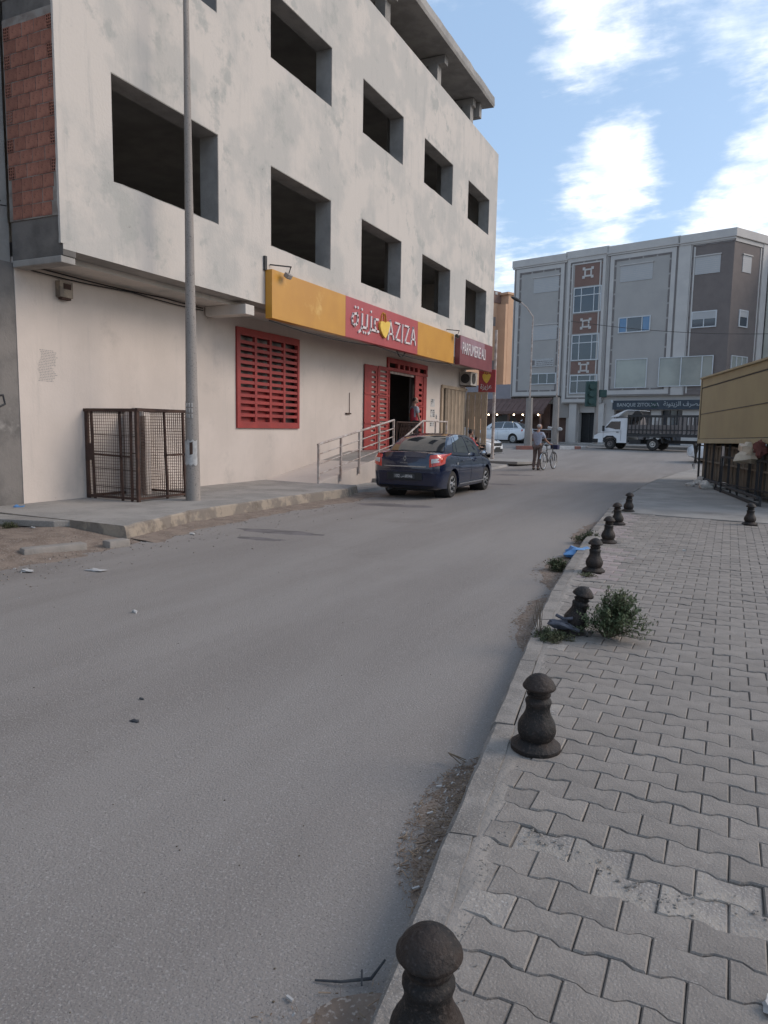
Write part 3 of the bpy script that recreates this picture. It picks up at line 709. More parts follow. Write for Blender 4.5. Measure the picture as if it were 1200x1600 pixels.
# ---- doors: folded leaves at left, transom, right leaf
def perforated(mb, x, a, b, z0, z1, ha, hb, hz, gap, th=.04, mi=0):
    """sheet in plane X with a column of slots from ha to hb"""
    mb.box(x-th, a, z0, x, ha, z1, mi); mb.box(x-th, hb, z0, x, b, z1, mi)
    z = z0+.12; mb.box(x-th, ha, z0, x, hb, z, mi)
    while z+hz < z1-.1:
        nz = z+hz; mb.box(x-th, ha, nz, x, hb, min(nz+gap, z1), mi); z = nz+gap
    mb.box(x-th, ha, z, x, hb, z1, mi)
dr = thing('shop_door', 'red perforated metal shop doors, two leaves folded flat left of the doorway', 'door', (XW, 23.6, .85), world=True)
l1 = MB(); perforated(l1, XW+.055, 20.28, 21.22, .87, 3.56, 20.76, 21.05, .07, .085, .02); l1 = l1.build('door_leaf', 'red', dr)
l2 = MB(); perforated(l2, XW+.065, 21.25, 22.06, .87, 3.58, 21.36, 21.86, .065, .085, .02); l2 = l2.build('door_leaf', 'red', dr)
for lf, x, a, b in ((l1, XW+.055, 20.28, 21.22), (l2, XW+.065, 21.25, 22.06)):
    for z in (1.7, 2.62): bx(x+.001, a, z, x+.02, b, z+.05).build('cross_rail', 'red', lf)
    bx(x+.001, b-.05, .9, x+.022, b, 3.5).build('edge_rail', 'red', lf)
tr = MB()
tr.box(XW-.06, 21.95, 3.76, XW+.06, 25.45, 3.92); tr.box(XW-.06, 21.95, 3.5, XW+.06, 25.45, 3.6); tr.box(XW-.05, 21.95, 3.6, XW+.05, 22.1, 3.76); tr.box(XW-.05, 25.3, 3.6, XW+.05, 25.45, 3.76)
for a, b in ((22.75, 22.95), (23.25, 23.38), (23.7, 23.82), (24.1, 24.22), (24.5, 24.7)): tr.box(XW-.05, a, 3.6, XW+.05, b, 3.76)
tr.build('transom', 'red', dr)
bx(XW-.1, 22.0, 3.42, XW-.04, 24.4, 3.5).build('shutter_box', 'galv', dr)
l3 = MB(); perforated(l3, XW+.02, 24.38, 25.42, .87, 3.5, 24.72, 25.0, .095, .10); l3 = l3.build('door_leaf', 'red', dr)
bx(XW+.021, 25.1, .9, XW+.045, 25.42, 3.48).build('edge_rail', 'red', l3); bx(XW+.021, 24.38, 2.38, XW+.04, 25.09, 2.42).build('cross_rail', 'red', l3)
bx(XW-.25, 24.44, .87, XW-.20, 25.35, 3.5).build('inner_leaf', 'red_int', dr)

# beige folding gate of the next shop
bg_ = thing('folding_gate', 'beige folding gate of tall vertical slats right of the shop doorway', 'gate', (XW, 28.4, .1), world=True)
mb = MB(); mb.box(XW-.02, 26.98, 3.2, XW+.08, 29.98, 3.32); mb.box(XW-.02, 26.95, .1, XW+.08, 27.06, 3.2); mb.build('frame', 'beige', bg_)
n_ = 13
for k in range(n_):
    y = 27.1+2.85*k/n_; d = .09 if k % 2 else .0
    if k == 1: continue
    m_ = MB(); m_.prism([(XW+.0+d*.3, y), (XW+.07, y+.07), (XW+.0+d*.3, y+(.15 if k > 3 else .08)), (XW-.03, y+.07)], .16, 3.19, 'z'); m_.build('slat', 'beige', bg_)
g2 = thing('folding_gate', 'beige slatted gate leaf swung out at the far end of the white building', 'gate', (XW+.05, 30.05, .1), world=True)
mb = MB(); mb.box(XW+.02, 30.03, 3.08, XW+.98, 30.07, 3.18); mb.box(XW+.02, 30.03, .3, XW+.98, 30.07, .4); mb.build('frame', 'beige', g2)
for k in range(7): bx(XW+.02+k*.14, 30.02, .401, XW+.02+k*.14+(.12 if k % 2 else .10), 30.08, 3.079).build('slat', 'beige', g2)
mb = MB(); mb.box(XW-.25, 27.0, .1, XW-.28, 29.95, 3.3); mb.build('shutter', 'wood', bg_)

# ---- signs
SX = -9.19; q_ = SX/XF
def fy(y): return y*q_
def fz(z): return 1.58+(z-1.58)*q_
zb_, zt_ = fz(3.97), fz(5.03)
sg = thing('shop_sign', 'long orange and red sign box with AZIZA and Arabic letters around a yellow heart', 'shop sign', (SX, fy(19.5), zb_), world=True)
ys_ = [fy(13.66), fy(17.05), fy(21.93), fy(25.33)]
for k, m_ in enumerate(('sign_or', 'sign_red', 'sign_or')):
    bx(XF+.012, ys_[k]+(.004 if k else 0), zb_, SX, ys_[k+1], zt_).build('sign_panel', m_, sg, bevel=.006)
bx(XF+.004, fy(13.6), zt_-.02, XF+.05, fy(13.66)+.02, zt_+.28).build('bracket', 'steel_dk', sg)
# lettering strokes, measured in metres on the sign face
def plane_px(px, py, x=SX):
    d = fw*1120 + r2*(px-600) - u2*(py-800); t = x/d.x; return (t*d.y, CH+t*d.z)
def sp(p): return plane_px(530+p[0]/8, 450+p[1]/8)
def stroke(mb, pts, wd, x, dep=.035, mi=0):
    for a, b in zip(pts, pts[1:]):
        a = Vector((x+dep/2, a[0], a[1])); b = Vector((x+dep/2, b[0], b[1])); d = (b-a).normalized()
        mb.bar(a-d*wd*.45, b+d*wd*.45, dep, wd, mi, upv=Vector((1, 0, 0)).cross(d))
W_ = .055
def dot(mb, p, r, x, dep=.03, mi=0): mb.lathe([(r, x), (r, x+dep)], 10, (0, p[0], p[1]), 'x', mi)
glyphs = [[(600,640),(632,410),(668,640)],[(612,572),(658,580)],[(694,434),(752,455),(697,640),(748,658)],[(785,465),(775,678)],[(812,472),(865,490),(812,680),(868,695)],[(885,700),(918,500),(942,712)],[(895,640),(936,650)]]
names = [0, 0, 1, 2, 3, 4, 4]
for gi in range(5):
    mb = MB()
    for nm, gl in zip(names, glyphs):
        if nm == gi: stroke(mb, [sp(p) for p in gl], W_, SX)
    mb.build('letter', 'sign_w', sg)
arab = [([[(160,440),(150,380),(168,325),(215,318),(226,370),(216,440),(186,470),(160,440)]], [(193,238),(226,246)]),
        ([[(280,330),(276,480),(262,525),(235,548)],[(276,488),(335,505),(342,345)]], [(277,268),(292,552),(318,562)]),
        ([[(392,365),(388,510),(376,550),(350,572)],[(388,520),(480,548)],[(476,398),(436,390),(434,470),(452,536)]], [(392,298)])]
for st, dots in arab:
    mb = MB()
    for a in st: stroke(mb, [sp(p) for p in a], .062, SX)
    for p in dots: dot(mb, sp(p), .036, SX)
    mb.build('letter', 'sign_w', sg)
def heart(fn, sc=1): return [fn(p) for p in [(550,442),(540,424),(520,416),(502,420),(490,440),(489,480),(497,525),(514,572),(535,608),(555,630),(572,600),(590,555),(602,515),(611,470),(612,438),(602,424),(585,420),(565,428)]]
hp = heart(sp); mb = MB(); mb.prism(hp, SX+.002, SX+.07, 'x'); hh = mb.build('heart', 'heart', sg, bevel=.006)
mb = MB()
for a in ([(520,412),(524,360),(534,322),(547,305),(556,340),(558,420)], [(552,322),(566,318),(576,352),(582,420)]): stroke(mb, [sp(p) for p in a], .018, SX, .03)
mb.build('heart_handle', 'sign_or', sg)
# two flood lamps on arms over the sign
for (y, lb) in ((fy(13.95), 'small flood lamp on an arm over the left end of the orange sign'), (fy(25.1), 'small flood lamp on an arm over the right end of the orange sign')):
    t_ = thing('flood_lamp', lb, 'lamp', (SX, y, zt_+.1), world=True)
    mb = MB(); mb.bar((XF+.01, y-.1, zt_+.14), (SX+.24, y+.12, zt_+.1), .025); mb.bar((SX+.22, y+.12, zt_+.1), (SX+.17, y+.12, zt_-.03), .016); mb.build('arm', 'steel_dk', t_)
    mb = MB(); mb.M = Matrix.Translation((SX+.15, y+.12, zt_-.08)) @ Matrix.Rotation(R(35), 4, 'Y'); mb.box(-.06, -.09, -.05, .06, .09, .05); mb.build('lamp_head', 'pole' if y < 20 else 'steel_dk', t_, bevel=.02)
    mb = MB(); mb.M = Matrix.Translation((SX+.15, y+.12, zt_-.08)) @ Matrix.Rotation(R(35), 4, 'Y'); mb.box(-.05, -.07, -.058, .05, .07, -.0505); mb.build('lens', 'lamp_c', t_)
# maroon perfumery sign
s2 = thing('perfumery_sign', 'maroon PARFUMERIE sign box at the far end of the white facade', 'shop sign', (SX, fy(28), 4), world=True)
bx(XF+.005, fy(25.95), fz(4.0), SX+.02, fy(29.98), fz(5.08)).build('sign_panel', 'sign_br', s2, bevel=.008)
bx(SX+.021, fy(25.97), fz(4.55), SX+.024, fy(28.9), fz(5.06)).build('faded_band', mat('faded_film', (.30,.19,.215), .5, (.24,.12,.14), 1.2), s2)
mb = MB(); wd = 0
zt2 = fz(4.42)
text_mesh(mb, 'PARFUMERIE ALI', lambda a, b, d: (SX+.035+d, fy(26.15)+a, zt2+b), .62, .62, .02); mb.build('letters', 'sign_w', s2)
# square blade sign
s3 = thing('blade_sign', 'square red sign with yellow heart and Arabic word hung at the building corner', 'shop sign', (-9.6, 30.25, 3.2), world=True)
bx(-10.02, 30.24, 3.18, -9.27, 30.34, 4.14).build('sign_panel', 'sign_red', s3, bevel=.006)
def bp(p): return (-9.66+(p[0]-550)*.0030, 3.78-(p[1]-515)*.0019)
mb = MB(); mb.prism(heart(bp), 30.215, 30.239, 'y'); mb.build('heart', 'heart', s3)
mb = MB()
for a in ([(520,412),(522,350),(534,322),(547,350),(552,420)], [(556,360),(566,318),(578,352),(582,420)]):
    for p, q in zip(a, a[1:]): p_, q2 = bp(p), bp(q); mb.bar((p_[0], 30.226, p_[1]), (q2[0], 30.226, q2[1]), .022, .02)
mb.build('heart_handle', 'heart', s3)
mb = MB(); AZ = "\uFE93\uFEB0\uFEF3\uFEB0\uFECB"
text_mesh(mb, AZ, lambda a, b, d: (-9.93+a, 30.228-d, 3.33+b), .30, .85, .018, .004); mb.build('letters', 'sign_w', s3)
# air conditioner and its stained bracket
ac = thing('air_conditioner', 'stained cream air conditioner box above the far end of the beige gate', 'air conditioner', (-10.2, 29.4, 3.4), world=True)
bx(XW+.02, 29.1, 3.42, XW+.52, 29.95, 3.98).build('casing', 'ac', ac, bevel=.02)
mb = MB(); mb.lathe([(.22, XW+.525), (.22, XW+.54)], 20, (0, 29.45, 3.7), 'x')
for k in range(5): pass
mb.build('fan_grille', 'steel_dk', ac); mb = MB(); mb.lathe([(.2, 29.098), (.2, 29.085)][::-1], 18, (XW+.27, 0, 3.7), 'y'); mb.build('side_fan_grille', 'steel_dk', ac)
mb = MB(); mb.bar((XW, 29.2, 3.4), (XW+.5, 29.2, 3.4), .03); mb.bar((XW, 29.85, 3.4), (XW+.5, 29.85, 3.4), .03); mb.build('bracket', 'rust', ac)
# alarm box, posters, wall mark, hook
ab = thing('alarm_box', 'small brown box high on the white wall near its left corner', 'electrical box', (XW, 8.98, 3.7), world=True)
bx(XW+.002, 8.86, 3.70, XW+.12, 9.13, 3.97).build('casing', 'kerb_o', ab, bevel=.012); bx(XW+.121, 8.93, 3.84, XW+.13, 9.08, 3.93).build('vent', 'rust', ab); bx(XW+.02, 8.90, 3.665, XW+.11, 9.09, 3.699).build('cable_gland', 'rust', ab)
mb = MB(); random.seed(3)
for k in range(20):
    z = 2.78-k*.027; a = 8.50+.03*math.sin(k*.5)+(-.04 if k > 11 else 0); y = a
    while y < a+.34-.1*random.random():
        l_ = random.uniform(.01, .05); mb.add([(XW+.003, y, z), (XW+.003, y+l_, z), (XW+.003, y+l_, z+.009), (XW+.003, y, z+.009)], [(0,1,2,3)]); y += l_+.012
tag(mb.build('stencil_text', mat('faint_ink', (.28,.26,.25), .95), bld, fixn=False))
ps = [(26.02,1.95,.38,.33,'blocky black QR-less notice'),]
pn = thing('wall_notice', 'cluster of small black printed notices on white wall right of the red doors', 'notice', (XW, 26.2, 1.9), world=True)
random.seed(5)
for (y, z, w_, h_) in [(25.95,2.42,.42,.30),(25.95,2.02,.45,.3),(25.92,1.66,.4,.22),(26.5,1.95,.16,.2)]:
    bx(XW+.001, y, z, XW+.004, y+w_, z+h_).build('sheet', 'paper', pn)
    mb = MB()
    for k in range(int(h_/.075)):
        for q in range(int(w_/.07)):
            if random.random() < .62: mb.box(XW+.0045, y+.02+q*.068, z+.02+k*.072, XW+.006, y+.02+q*.068+random.uniform(.03,.06), z+.02+k*.072+.05)
    mb.build('print', 'ink', pn)
hk = thing('door_hook', 'thin rusty rod with a hook on the wall left of the red doors', 'hook', (XW, 19.3, 2.0), world=True)
mb = MB(); mb.tube([(XW+.02, 19.35, 2.62), (XW+.02, 19.36, 2.02), (XW+.05, 19.2, 1.98)], .01, 6); mb.build('rod', 'rust', hk); bx(XW+.002, 19.12, 1.97, XW+.05, 19.42, 2.01).build('plate', 'rust', hk)
# cables clipped under the overhang
cb = MB(); random.seed(9)
for k, (z, s_) in enumerate(((4.10, .05), (4.06, .08))):
    pts = [(XW+.05+.01*k, y, z-s_*abs(math.sin(y*1.1+k))*.5) for y in fr(8.15, 12.6, .3)]; cb.tube(pts, .012, 5)
tag(cb.build('wall_cable', 'blackp'), 'pair of thin black cables sagging under the overhang at left', 'cable')
cb = MB(); cb.tube([(XF+.1, y, 3.90-.10*abs(math.sin((y-13)*.55))) for y in fr(13.4, 24.9, .25)], .014, 5); cb.tube([(XF+.06, 20.2+.1*k, 3.9-.15*math.sin(k/6*math.pi)) for k in range(7)], .02, 5)
tag(cb.build('sign_cable', 'blackp'), 'black cable sagging along the bottom edge of the orange and red sign', 'cable')

# neighbouring wall at the far left
nb = thing('neighbour_building', 'dark grey unplastered building wall at the left edge of the picture', 'building', (-10.6, 4, 0), world=True)
bx(-20, -6, -.1, -10.512, Y0-.005, 4.1).build('lower_wall', 'concrete_dk', nb)
bx(-20, -6, 4.1, -10.54, Y0-.036, 4.7).build('ring_beam', 'concrete', nb); bx(-20, -6, 4.7, -10.60, Y0-.005, 10.5).build('upper_wall', 'concrete', nb)
mb = MB(); mb.tube([(-10.51, 7.55, 1.98), (-10.51, 7.8, 2.0), (-10.51, 7.83, 1.86), (-10.51, 7.7, 1.8)], .018, 6); mb.build('painted_mark', 'ink', nb)
# overhead cables
for i, (a, b, sag, r_, lb) in enumerate([((-10.5,7.9,5.0),(-13,-4,5.6),.25,.012,'upper black overhead cable at the left picture edge'),((-10.5,8.0,4.95),(-13,-4,5.2),.35,.010,'lower black overhead cable at the left picture edge')]):
    a, b = Vector(a), Vector(b); mb = MB(); mb.tube([a.lerp(b, k/16)-Vector((0,0,4*sag*(k/16)*(1-k/16))) for k in range(17)], r_, 5); tag(mb.build('overhead_cable', 'blackp'), lb, 'cable')

# ---- ramp, landing, steps, rails
rp = thing('entrance_ramp', 'concrete access ramp and landing with steps in front of the red shop doors', 'ramp', (-9.7, 18, .1), world=True)
RX = -8.95
mb = MB(); mb.prism([(14.9,-.05),(14.9,.215),(19.25,.85),(21.6,.85),(21.6,-.05)], XW+.001, RX, 'x'); mb.build('ramp_body', 'plaster_low', rp, bevel=.01)
mb = MB(); mb.prism([(14.95,.2185),(19.26,.8535),(19.26,.846),(14.95,.21)], XW+.002, RX-.05, 'x'); mb.build('ramp_surface', 'slab', rp)
mb = MB(); mb.box(XW+.001, 21.605, -.05, -9.55, 25.7, .85); mb.box(RX+.003, 19.3, -.05, -8.05, 21.6, .848); mb.build('landing', 'plaster_low', rp, bevel=.01)
bx(XW+.01, 19.3, .852, -8.07, 21.58, .862).build('landing_surface', mat('reddish_landing', (.30,.215,.195), .9, (.24,.18,.165), 3), rp)
for k in range(4): bx(RX+.003, 17.9+.35*k, -.05, -8.05, 19.296, .17+.17*k+(.0)).build('step', 'slab', rp, bevel=.01)
rl = thing('ramp_railing', 'worn pale pipe railing rising along the ramp left of the red doors', 'railing', (RX, 17, .2), world=True)
def rail_z(y): return 1.16+(y-14.92)*.152
posts = [14.92, 16.02, 17.03, 18.22, 19.18]
xr = -8.91
mb = MB(); mb.tube([(xr, 14.88, rail_z(14.88)-.005), (xr, 14.95, rail_z(14.95)), (xr, 19.2, rail_z(19.2))], .028, 8); mb.build('handrail', 'galv', rl, smooth=True)
for dz in (.24, .48, .72): 
    mb = MB(); mb.tube([(xr, 14.92, rail_z(14.92)-dz), (xr, 19.18, rail_z(19.18)-dz)], .016, 6); mb.build('rail', 'galv', rl, smooth=True)
for y in posts:
    mb = MB(); mb.box(xr-.025, y-.025, .2+max(0, (y-14.9)*.146)-.16, xr+.025, y+.025, rail_z(y)); mb.build('post', 'galv', rl)
r3 = thing('stair_railing', 'pale pipe railing climbing the steps and crossing before the doorway', 'railing', (-8.1, 20, .8), world=True)
xr = -8.12
for dz in (0, .42):
    mb = MB(); mb.tube([(xr, 17.75, 1.16-dz), (xr, 19.5, 1.80-dz), (xr, 21.5, 1.80-dz)], .026 if dz == 0 else .016, 8); mb.build('handrail' if dz == 0 else 'rail', 'galv', r3, smooth=True)
mb = MB(); mb.tube([(xr, 19.5, 1.13), (xr, 21.5, 1.13)], .016, 6); mb.build('rail', 'galv', r3)
for y, z0 in ((17.8, .0), (19.5, .84), (20.5, .84), (21.45, .84), (18.7, .3)):
    zt = min(1.80, 1.16+(y-17.75)*.366) if y < 19.5 else 1.80
    bx(xr-.022, y-.022, z0, xr+.022, y+.022, zt).build('post', 'galv', r3)
mt = thing('mesh_barrier', 'dark expanded metal barrier standing on the landing inside the railing', 'barrier', (-9.3, 20.2, .86), world=True)
mb = MB(); xm = -9.35
for k in range(14): 
    y = 20.4+k*.12; mb.bar((xm, y, .9), (xm, y+.35, 1.75), .010); mb.bar((xm+.012, y+.35, .9), (xm+.012, y, 1.75), .010)
mb.build('mesh', 'rust', mt); mb = MB(); mb.bar((xm, 20.35, 1.77), (xm, 22.4, 1.77), .03); mb.bar((xm, 20.35, .9), (xm, 22.4, .9), .03); mb.bar((xm, 20.35, .9), (xm, 20.35, 1.77), .03); mb.bar((xm, 22.4, .9), (xm, 22.4, 1.77), .03); mb.build('frame', 'rust', mt)

# ---- rusty mesh cage
cg = thing('mesh_cage', 'rusty wire mesh cage with a gate standing against the white wall', 'cage', (-9.9, 10.3, .2), world=True)
cx0, cx1, cy0, cy1, cz0, cz1 = -10.46, -9.26, 9.40, 10.9, .22, 1.82
mb = MB(); e = .05
for x in (cx0, cx1):
    for y in (cy0, cy1): mb.box(x-e/2, y-e/2, .2, x+e/2, y+e/2, cz1)
for z in (cz0+.05, cz1):
    for x in (cx0, cx1): mb.bar((x, cy0, z), (x, cy1, z), .04)
    for y in (cy0, cy1): mb.bar((cx0, y, z), (cx1, y, z), .04)
mb.bar((cx1+.01, cy0-.02, cz1), (cx1+.01, cy1, cz1), .055); mb.bar((cx0-.05, cy0-.01, cz1-.01), (cx1, cy0-.01, cz1-.01), .055)
mb.build('frame', 'rust', cg)
def mesh_panel(a, b, z0, z1, name, st=.052, wr=.0055, parent=cg, wav=.006):
    a, b = Vector(a), Vector(b); L = (b-a).length; mb = MB(); nv = int(L/st); nh = int((z1-z0)/st)
    def P(u, z): p = a.lerp(b, u/L); return Vector((p.x+wav*math.sin(z*5+u*3), p.y+wav*math.cos(z*4+u*2), z))
    for k in range(nv+1):
        u = L*k/nv; pts = [P(u, z0+(z1-z0)*q/3) for q in range(4)]
        for p, q in zip(pts, pts[1:]): mb.bar(p, q, wr)
    for k in range(nh+1):
        z = z0+(z1-z0)*k/nh; pts = [P(L*q/3, z) for q in range(4)]
        for p, q in zip(pts, pts[1:]): mb.bar(p, q, wr)
    return mb.build(name, 'rust', parent, fixn=False)
mesh_panel((cx0, cy0, 0), (cx1, cy0, 0), cz0+.05, cz1, 'mesh_panel'); mesh_panel((cx1, cy0, 0), (cx1, cy1, 0), cz0+.05, cz1, 'mesh_panel')
mesh_panel((cx0, cy1, 0), (cx1, cy1, 0), cz0+.05, cz1, 'mesh_panel'); mesh_panel((cx1-.3, cy0+.5, 0), (cx0+.25, cy0+.95, 0), cz0+.05, cz1-.1, 'inner_mesh_panel')
for (a, b) in [((cx0+.17, cy0-.01, cz0), (cx0+.12, cy0-.01, cz1)), ((cx1-.36, cy0-.01, cz0), (cx1-.40, cy0-.01, cz1)), ((cx1-.14, cy0-.01, cz0), (cx1-.14, cy0-.01, cz1)),
               ((cx1, cy0+.72, cz0), (cx1, cy0+.66, cz1)), ((cx1, cy0+1.2, cz0-.05), (cx1, cy0+1.15, cz1)), ((cx0+.1, cy0-.01, 1.03), (cx1-.15, cy0-.01, 1.0)), ((cx1, cy0+.66, 1.02), (cx1, cy1, 1.02))]:
    mb = MB(); mb.bar(a, b, .035); mb.build('brace', 'rust', cg)
for z in (.58, .9, 1.2, 1.5): mb = MB(); mb.bar((cx0+.1, cy0+.02, z-.12), (cx1-.05, cy0+.02, z-.14), .012); mb.build('rod', 'rust', cg)
bx(cx0-.01, cy0-.03, .92, cx0+.17, cy0-.005, 1.22).build('lock_plate', 'rust', cg)
pl = thing('meter_pillar', 'pale concrete pillar with a round cap inside the mesh cage', 'pillar', (-10.0, 10.7, .2), world=True)
bx(-10.42, 10.25, .2, -10.12, 10.62, 1.80).build('shaft', 'plaster_low', pl, bevel=.02)
mb = MB(); mb.lathe([(.10, 1.80), (.115, 1.82), (.115, 1.86), (.09, 1.88)], 14, (-10.27, 10.44, 0)); mb.build('cap', 'pole', pl); mb = MB(); mb.lathe([(.06, .2), (.06, 1.80)], 10, (-9.95, 10.2, 0)); mb.build('pipe', 'pole', pl)

# ---- concrete lamp post by the cage
lp = thing('lamp_post', 'tall tapering concrete lamp post in front of the rusty cage', 'lamp post', (-8.74, 10.21, .19), world=True)
mb = MB(); mb.lathe([(.135, .15), (.124, .9), (.110, 2.0)], 8, (-8.74, 10.21, 0)); mb.build('base', 'pole', lp, smooth=True, angle=60)
mb = MB(); mb.lathe([(.108, 2.0), (.080, 4.5), (.052, 8.0), (.042, 10.2)], 12, (-8.74, 10.21, 0)); mb.build('pole', 'pole', lp, smooth=True, angle=60)
mb = MB(); mb.tube([(-8.74, 10.21, 10.1), (-8.7, 10.21, 10.6), (-8.3, 10.21, 10.9), (-7.6, 10.21, 10.95)], .035, 8); mb.build('arm', 'galv', lp); mb = MB(); mb.ball((-7.4, 10.21, 10.93), (.3, .13, .07)); mb.build('lamp_head', 'galv', lp, smooth=True)
mb = MB()
for r0 in range(3):
    for k in range(3): 
        z = 1.70+.095*r0; a0 = -1.75+k*.42; 
        for q in range(2): aa = a0+q*.14; mb.bar((-8.74+.1225*math.cos(aa), 10.21+.1225*math.sin(aa), z), (-8.74+.1225*math.cos(aa), 10.21+.1225*math.sin(aa), z+.07), .012, .004)
        mb.bar((-8.74+.1225*math.cos(a0), 10.21+.1225*math.sin(a0), z), (-8.74+.1225*math.cos(a0+.14), 10.21+.1225*math.sin(a0+.14), z), .012, .004)
mb.build('stencil_mark', 'paper', lp)
mb = MB(); n_ = 10; v = []
for z in (.86, 1.30):
    for k in range(n_+1): a = -2.3+k*.21; v.append((-8.74+.134*math.cos(a), 10.21+.134*math.sin(a), z+.02*math.sin(k*2)))
mb.add(v, [(k, k+1, n_+2+k, n_+1+k) for k in range(n_)]); mb.build('poster', 'paper', lp); 
mb = MB(); mb.add([(x_+(x_+8.74)*.03, y_+(y_-10.21)*.03, .5*z_+.62+(.0)) for x_, y_, z_ in [v[k] for k in (5,6,7)]+[v[n_+1+k] for k in (5,6,7)]], [(0,1,4,3),(1,2,5,4)]); mb.build('torn_patch', 'rust', lp)

# ------------------------------------------------------------------ the bank building across the junction
PL = Vector((-15.8, 57.84, 0)); uB = Vector((16.33, -4.27, 0)).normalized(); nB = Vector((uB.y, -uB.x, 0))   # nB points towards the camera side
if nB.y > 0: nB = -nB
bank_b = thing('bank_building', 'grey four storey block with brown panels and a bank on its ground floor', 'building', tuple(PL+Vector((0,0,.6))), world=True)
def facade(mb, s0, z0, s1, z1, d0, d1, mi=0, O=PL, u=uB, n=nB):
    """box on the facade: along s, height z, standing d0..d1 proud of the wall plane"""
    old = mb.M; mb.M = Matrix((( u.x, -n.x, 0, O.x), (u.y, -n.y, 0, O.y), (0, 0, 1, 0), (0, 0, 0, 1)))
    mb.box(s0, -d1, z0, s1, -d0, z1, mi); mb.M = old; return mb
F = lambda *a, **k: facade(MB(), *a, **k)
SE = 15.75
C2 = PL+uB*SE; u2B = Vector((.53, .85, 0)).normalized(); n2B = Vector((u2B.y, -u2B.x, 0))
TOPZ = 14.75
def shell(z0, z1, s0, s1, d, name, m): 
    return F(s0, z0, s1, z1, -9.0, d).build(name, m, bank_b)
# upper storeys as separate bays
shell(4.25, 14.5, -.7, 3.86, 0, 'wall', 'bank_wall'); shell(3.7, 14.55, 3.86, 7.1, .04, 'wall', 'bank_wall'); shell(4.2, 14.5, 7.1, 12.2, 0, 'wall', 'bank_wall')
shell(4.2, 14.45, 12.2, 13.0, .06, 'pilaster', 'bank_trim')
# corner bay with its turned side
poly = [PL+uB*13.0, PL+uB*SE, C2+u2B*3.9, C2+u2B*3.9+Vector((-9,8,0)), PL+uB*13.0-nB*9]
mb = MB(); mb.prism([(p.x, p.y) for p in poly], 4.2, 14.5, 'z'); mb.build('wall', 'bank_brown', bank_b)
# ground floor set back
mb = MB(); facade(mb, -.7, .4, 4.1, 4.2, -9, -1.3); mb.build('ground_floor_wall', 'cafe', bank_b)
mb = MB(); facade(mb, 4.1, .4, 5.15, 3.7, -9, -.5); facade(mb, 6.5, .4, 7.75, 4.2, -9, -.35); facade(mb, 5.15, 3.0, 6.5, 3.7, -9, -.6); facade(mb, 4.5, .5, 5.1, 3.68, -.5, -.1); facade(mb, 6.7, .5, 7.3, 3.68, -.35, -.1)
mb.build('entrance_surround', 'bank_trim', bank_b)
mb = F(5.15, .4, 6.5, 3.0, -1.3, -1.0); dd = mb.build('entrance_door', 'blackp', bank_b)
mb = F(5.78, .5, 5.86, 2.9, -1.0, -.96); mb.build('door_rail', 'steel_dk', dd)
mb = MB(); facade(mb, 7.75, .4, 8.05, 4.2, -9, -.3); facade(mb, 10.8, .4, 11.5, 4.2, -9, -.3); facade(mb, 13.0, .4, 15.9, 4.2, -9, -.3); facade(mb, 8.05, 3.15, 13.0, 4.2, -9, -.31); mb.build('ground_floor_wall', 'bank_trim', bank_b)
F(8.05, .4, 10.8, 3.15, -1.0, -.7).build('shop_shutter', 'bank_dark', bank_b)
F(11.5, .4, 13.0, 3.15, -1.0, -.7).build('shop_glass', 'pane', bank_b)
for a in (11.5, 12.0, 12.5, 12.95): F(a, .5, a+.05, 3.15, -.7, -.66).build('glazing_bar', 'steel_dk', bank_b)
for (a, b, z0, z1) in ((11.8, 12.05, 2.0, 2.7), (12.7, 12.85, 2.5, 2.75), (12.35, 12.45, 1.4, 1.6)): F(a, z0, b, z1, -.65, -.64).build('window_sticker', 'paper', bank_b)
# parapet cornice
for (a, b, z0) in ((-.85, 3.95, 14.45), (3.8, 7.2, 14.52), (7.05, 12.3, 14.45), (12.1, SE+.12, 14.42)):
    F(a, z0, b, z0+.55, -.3, .16).build('cornice', 'bank_trim', bank_b, bevel=.03)
    F(a+.05, z0-.12, b-.05, z0-.002, -.0, .10).build('cornice', 'bank_trim', bank_b)
mb = MB(); facade(mb, -.1, 14.42, 4.1, 14.97, -.3, .16, O=C2, u=u2B, n=n2B); mb.build('cornice', 'bank_trim', bank_b, bevel=.03)
# framed bays: light band, thin dark line of tiles
def frame(s0, s1, z0, z1, w_, d, m, dash=0, **k):
    if not dash:
        mb = MB(); facade(mb, s0, z0, s1, z0+w_, d[0], d[1], **k); facade(mb, s0, z1-w_, s1, z1, d[0], d[1], **k); facade(mb, s0, z0+w_, s0+w_, z1-w_, d[0], d[1], **k); facade(mb, s1-w_, z0+w_, s1, z1-w_, d[0], d[1], **k); return mb.build('frame_band', m, bank_b)
    mb = MB()
    z = z0
    while z < z1:
        e = min(z+dash*.86, z1)
        facade(mb, s0, z, s0+w_, e, d[0], d[1], **k); facade(mb, s1-w_, z, s1, e, d[0], d[1], **k); z += dash
    q = s0+w_+.02
    while q < s1-w_-.02:
        e = min(q+dash*.86, s1-w_-.02); facade(mb, q, z0, e, z0+w_, d[0], d[1], **k); facade(mb, q, z1-w_, e, z1, d[0], d[1], **k); q += dash
    o = mb.build('tile_line', m, bank_b); return tag(o, kind='stuff')
for (a, b, z0, z1, dsh) in ((-.62, 3.80, 4.28, 14.4, 1.05), (7.2, 12.15, 4.25, 14.4, 1.05)):
    frame(a+.12, b-.12, z0+.05, z1-.1, .30, (.001, .05), 'bank_trim'); frame(a+.02, b-.02, z0, z1-.02, .08, (.001, .03), 'bank_dark'); frame(a+.46, b-.46, z0+.38, z1-.42, .10, (.001, .035), 'bank_dark', 1.0)
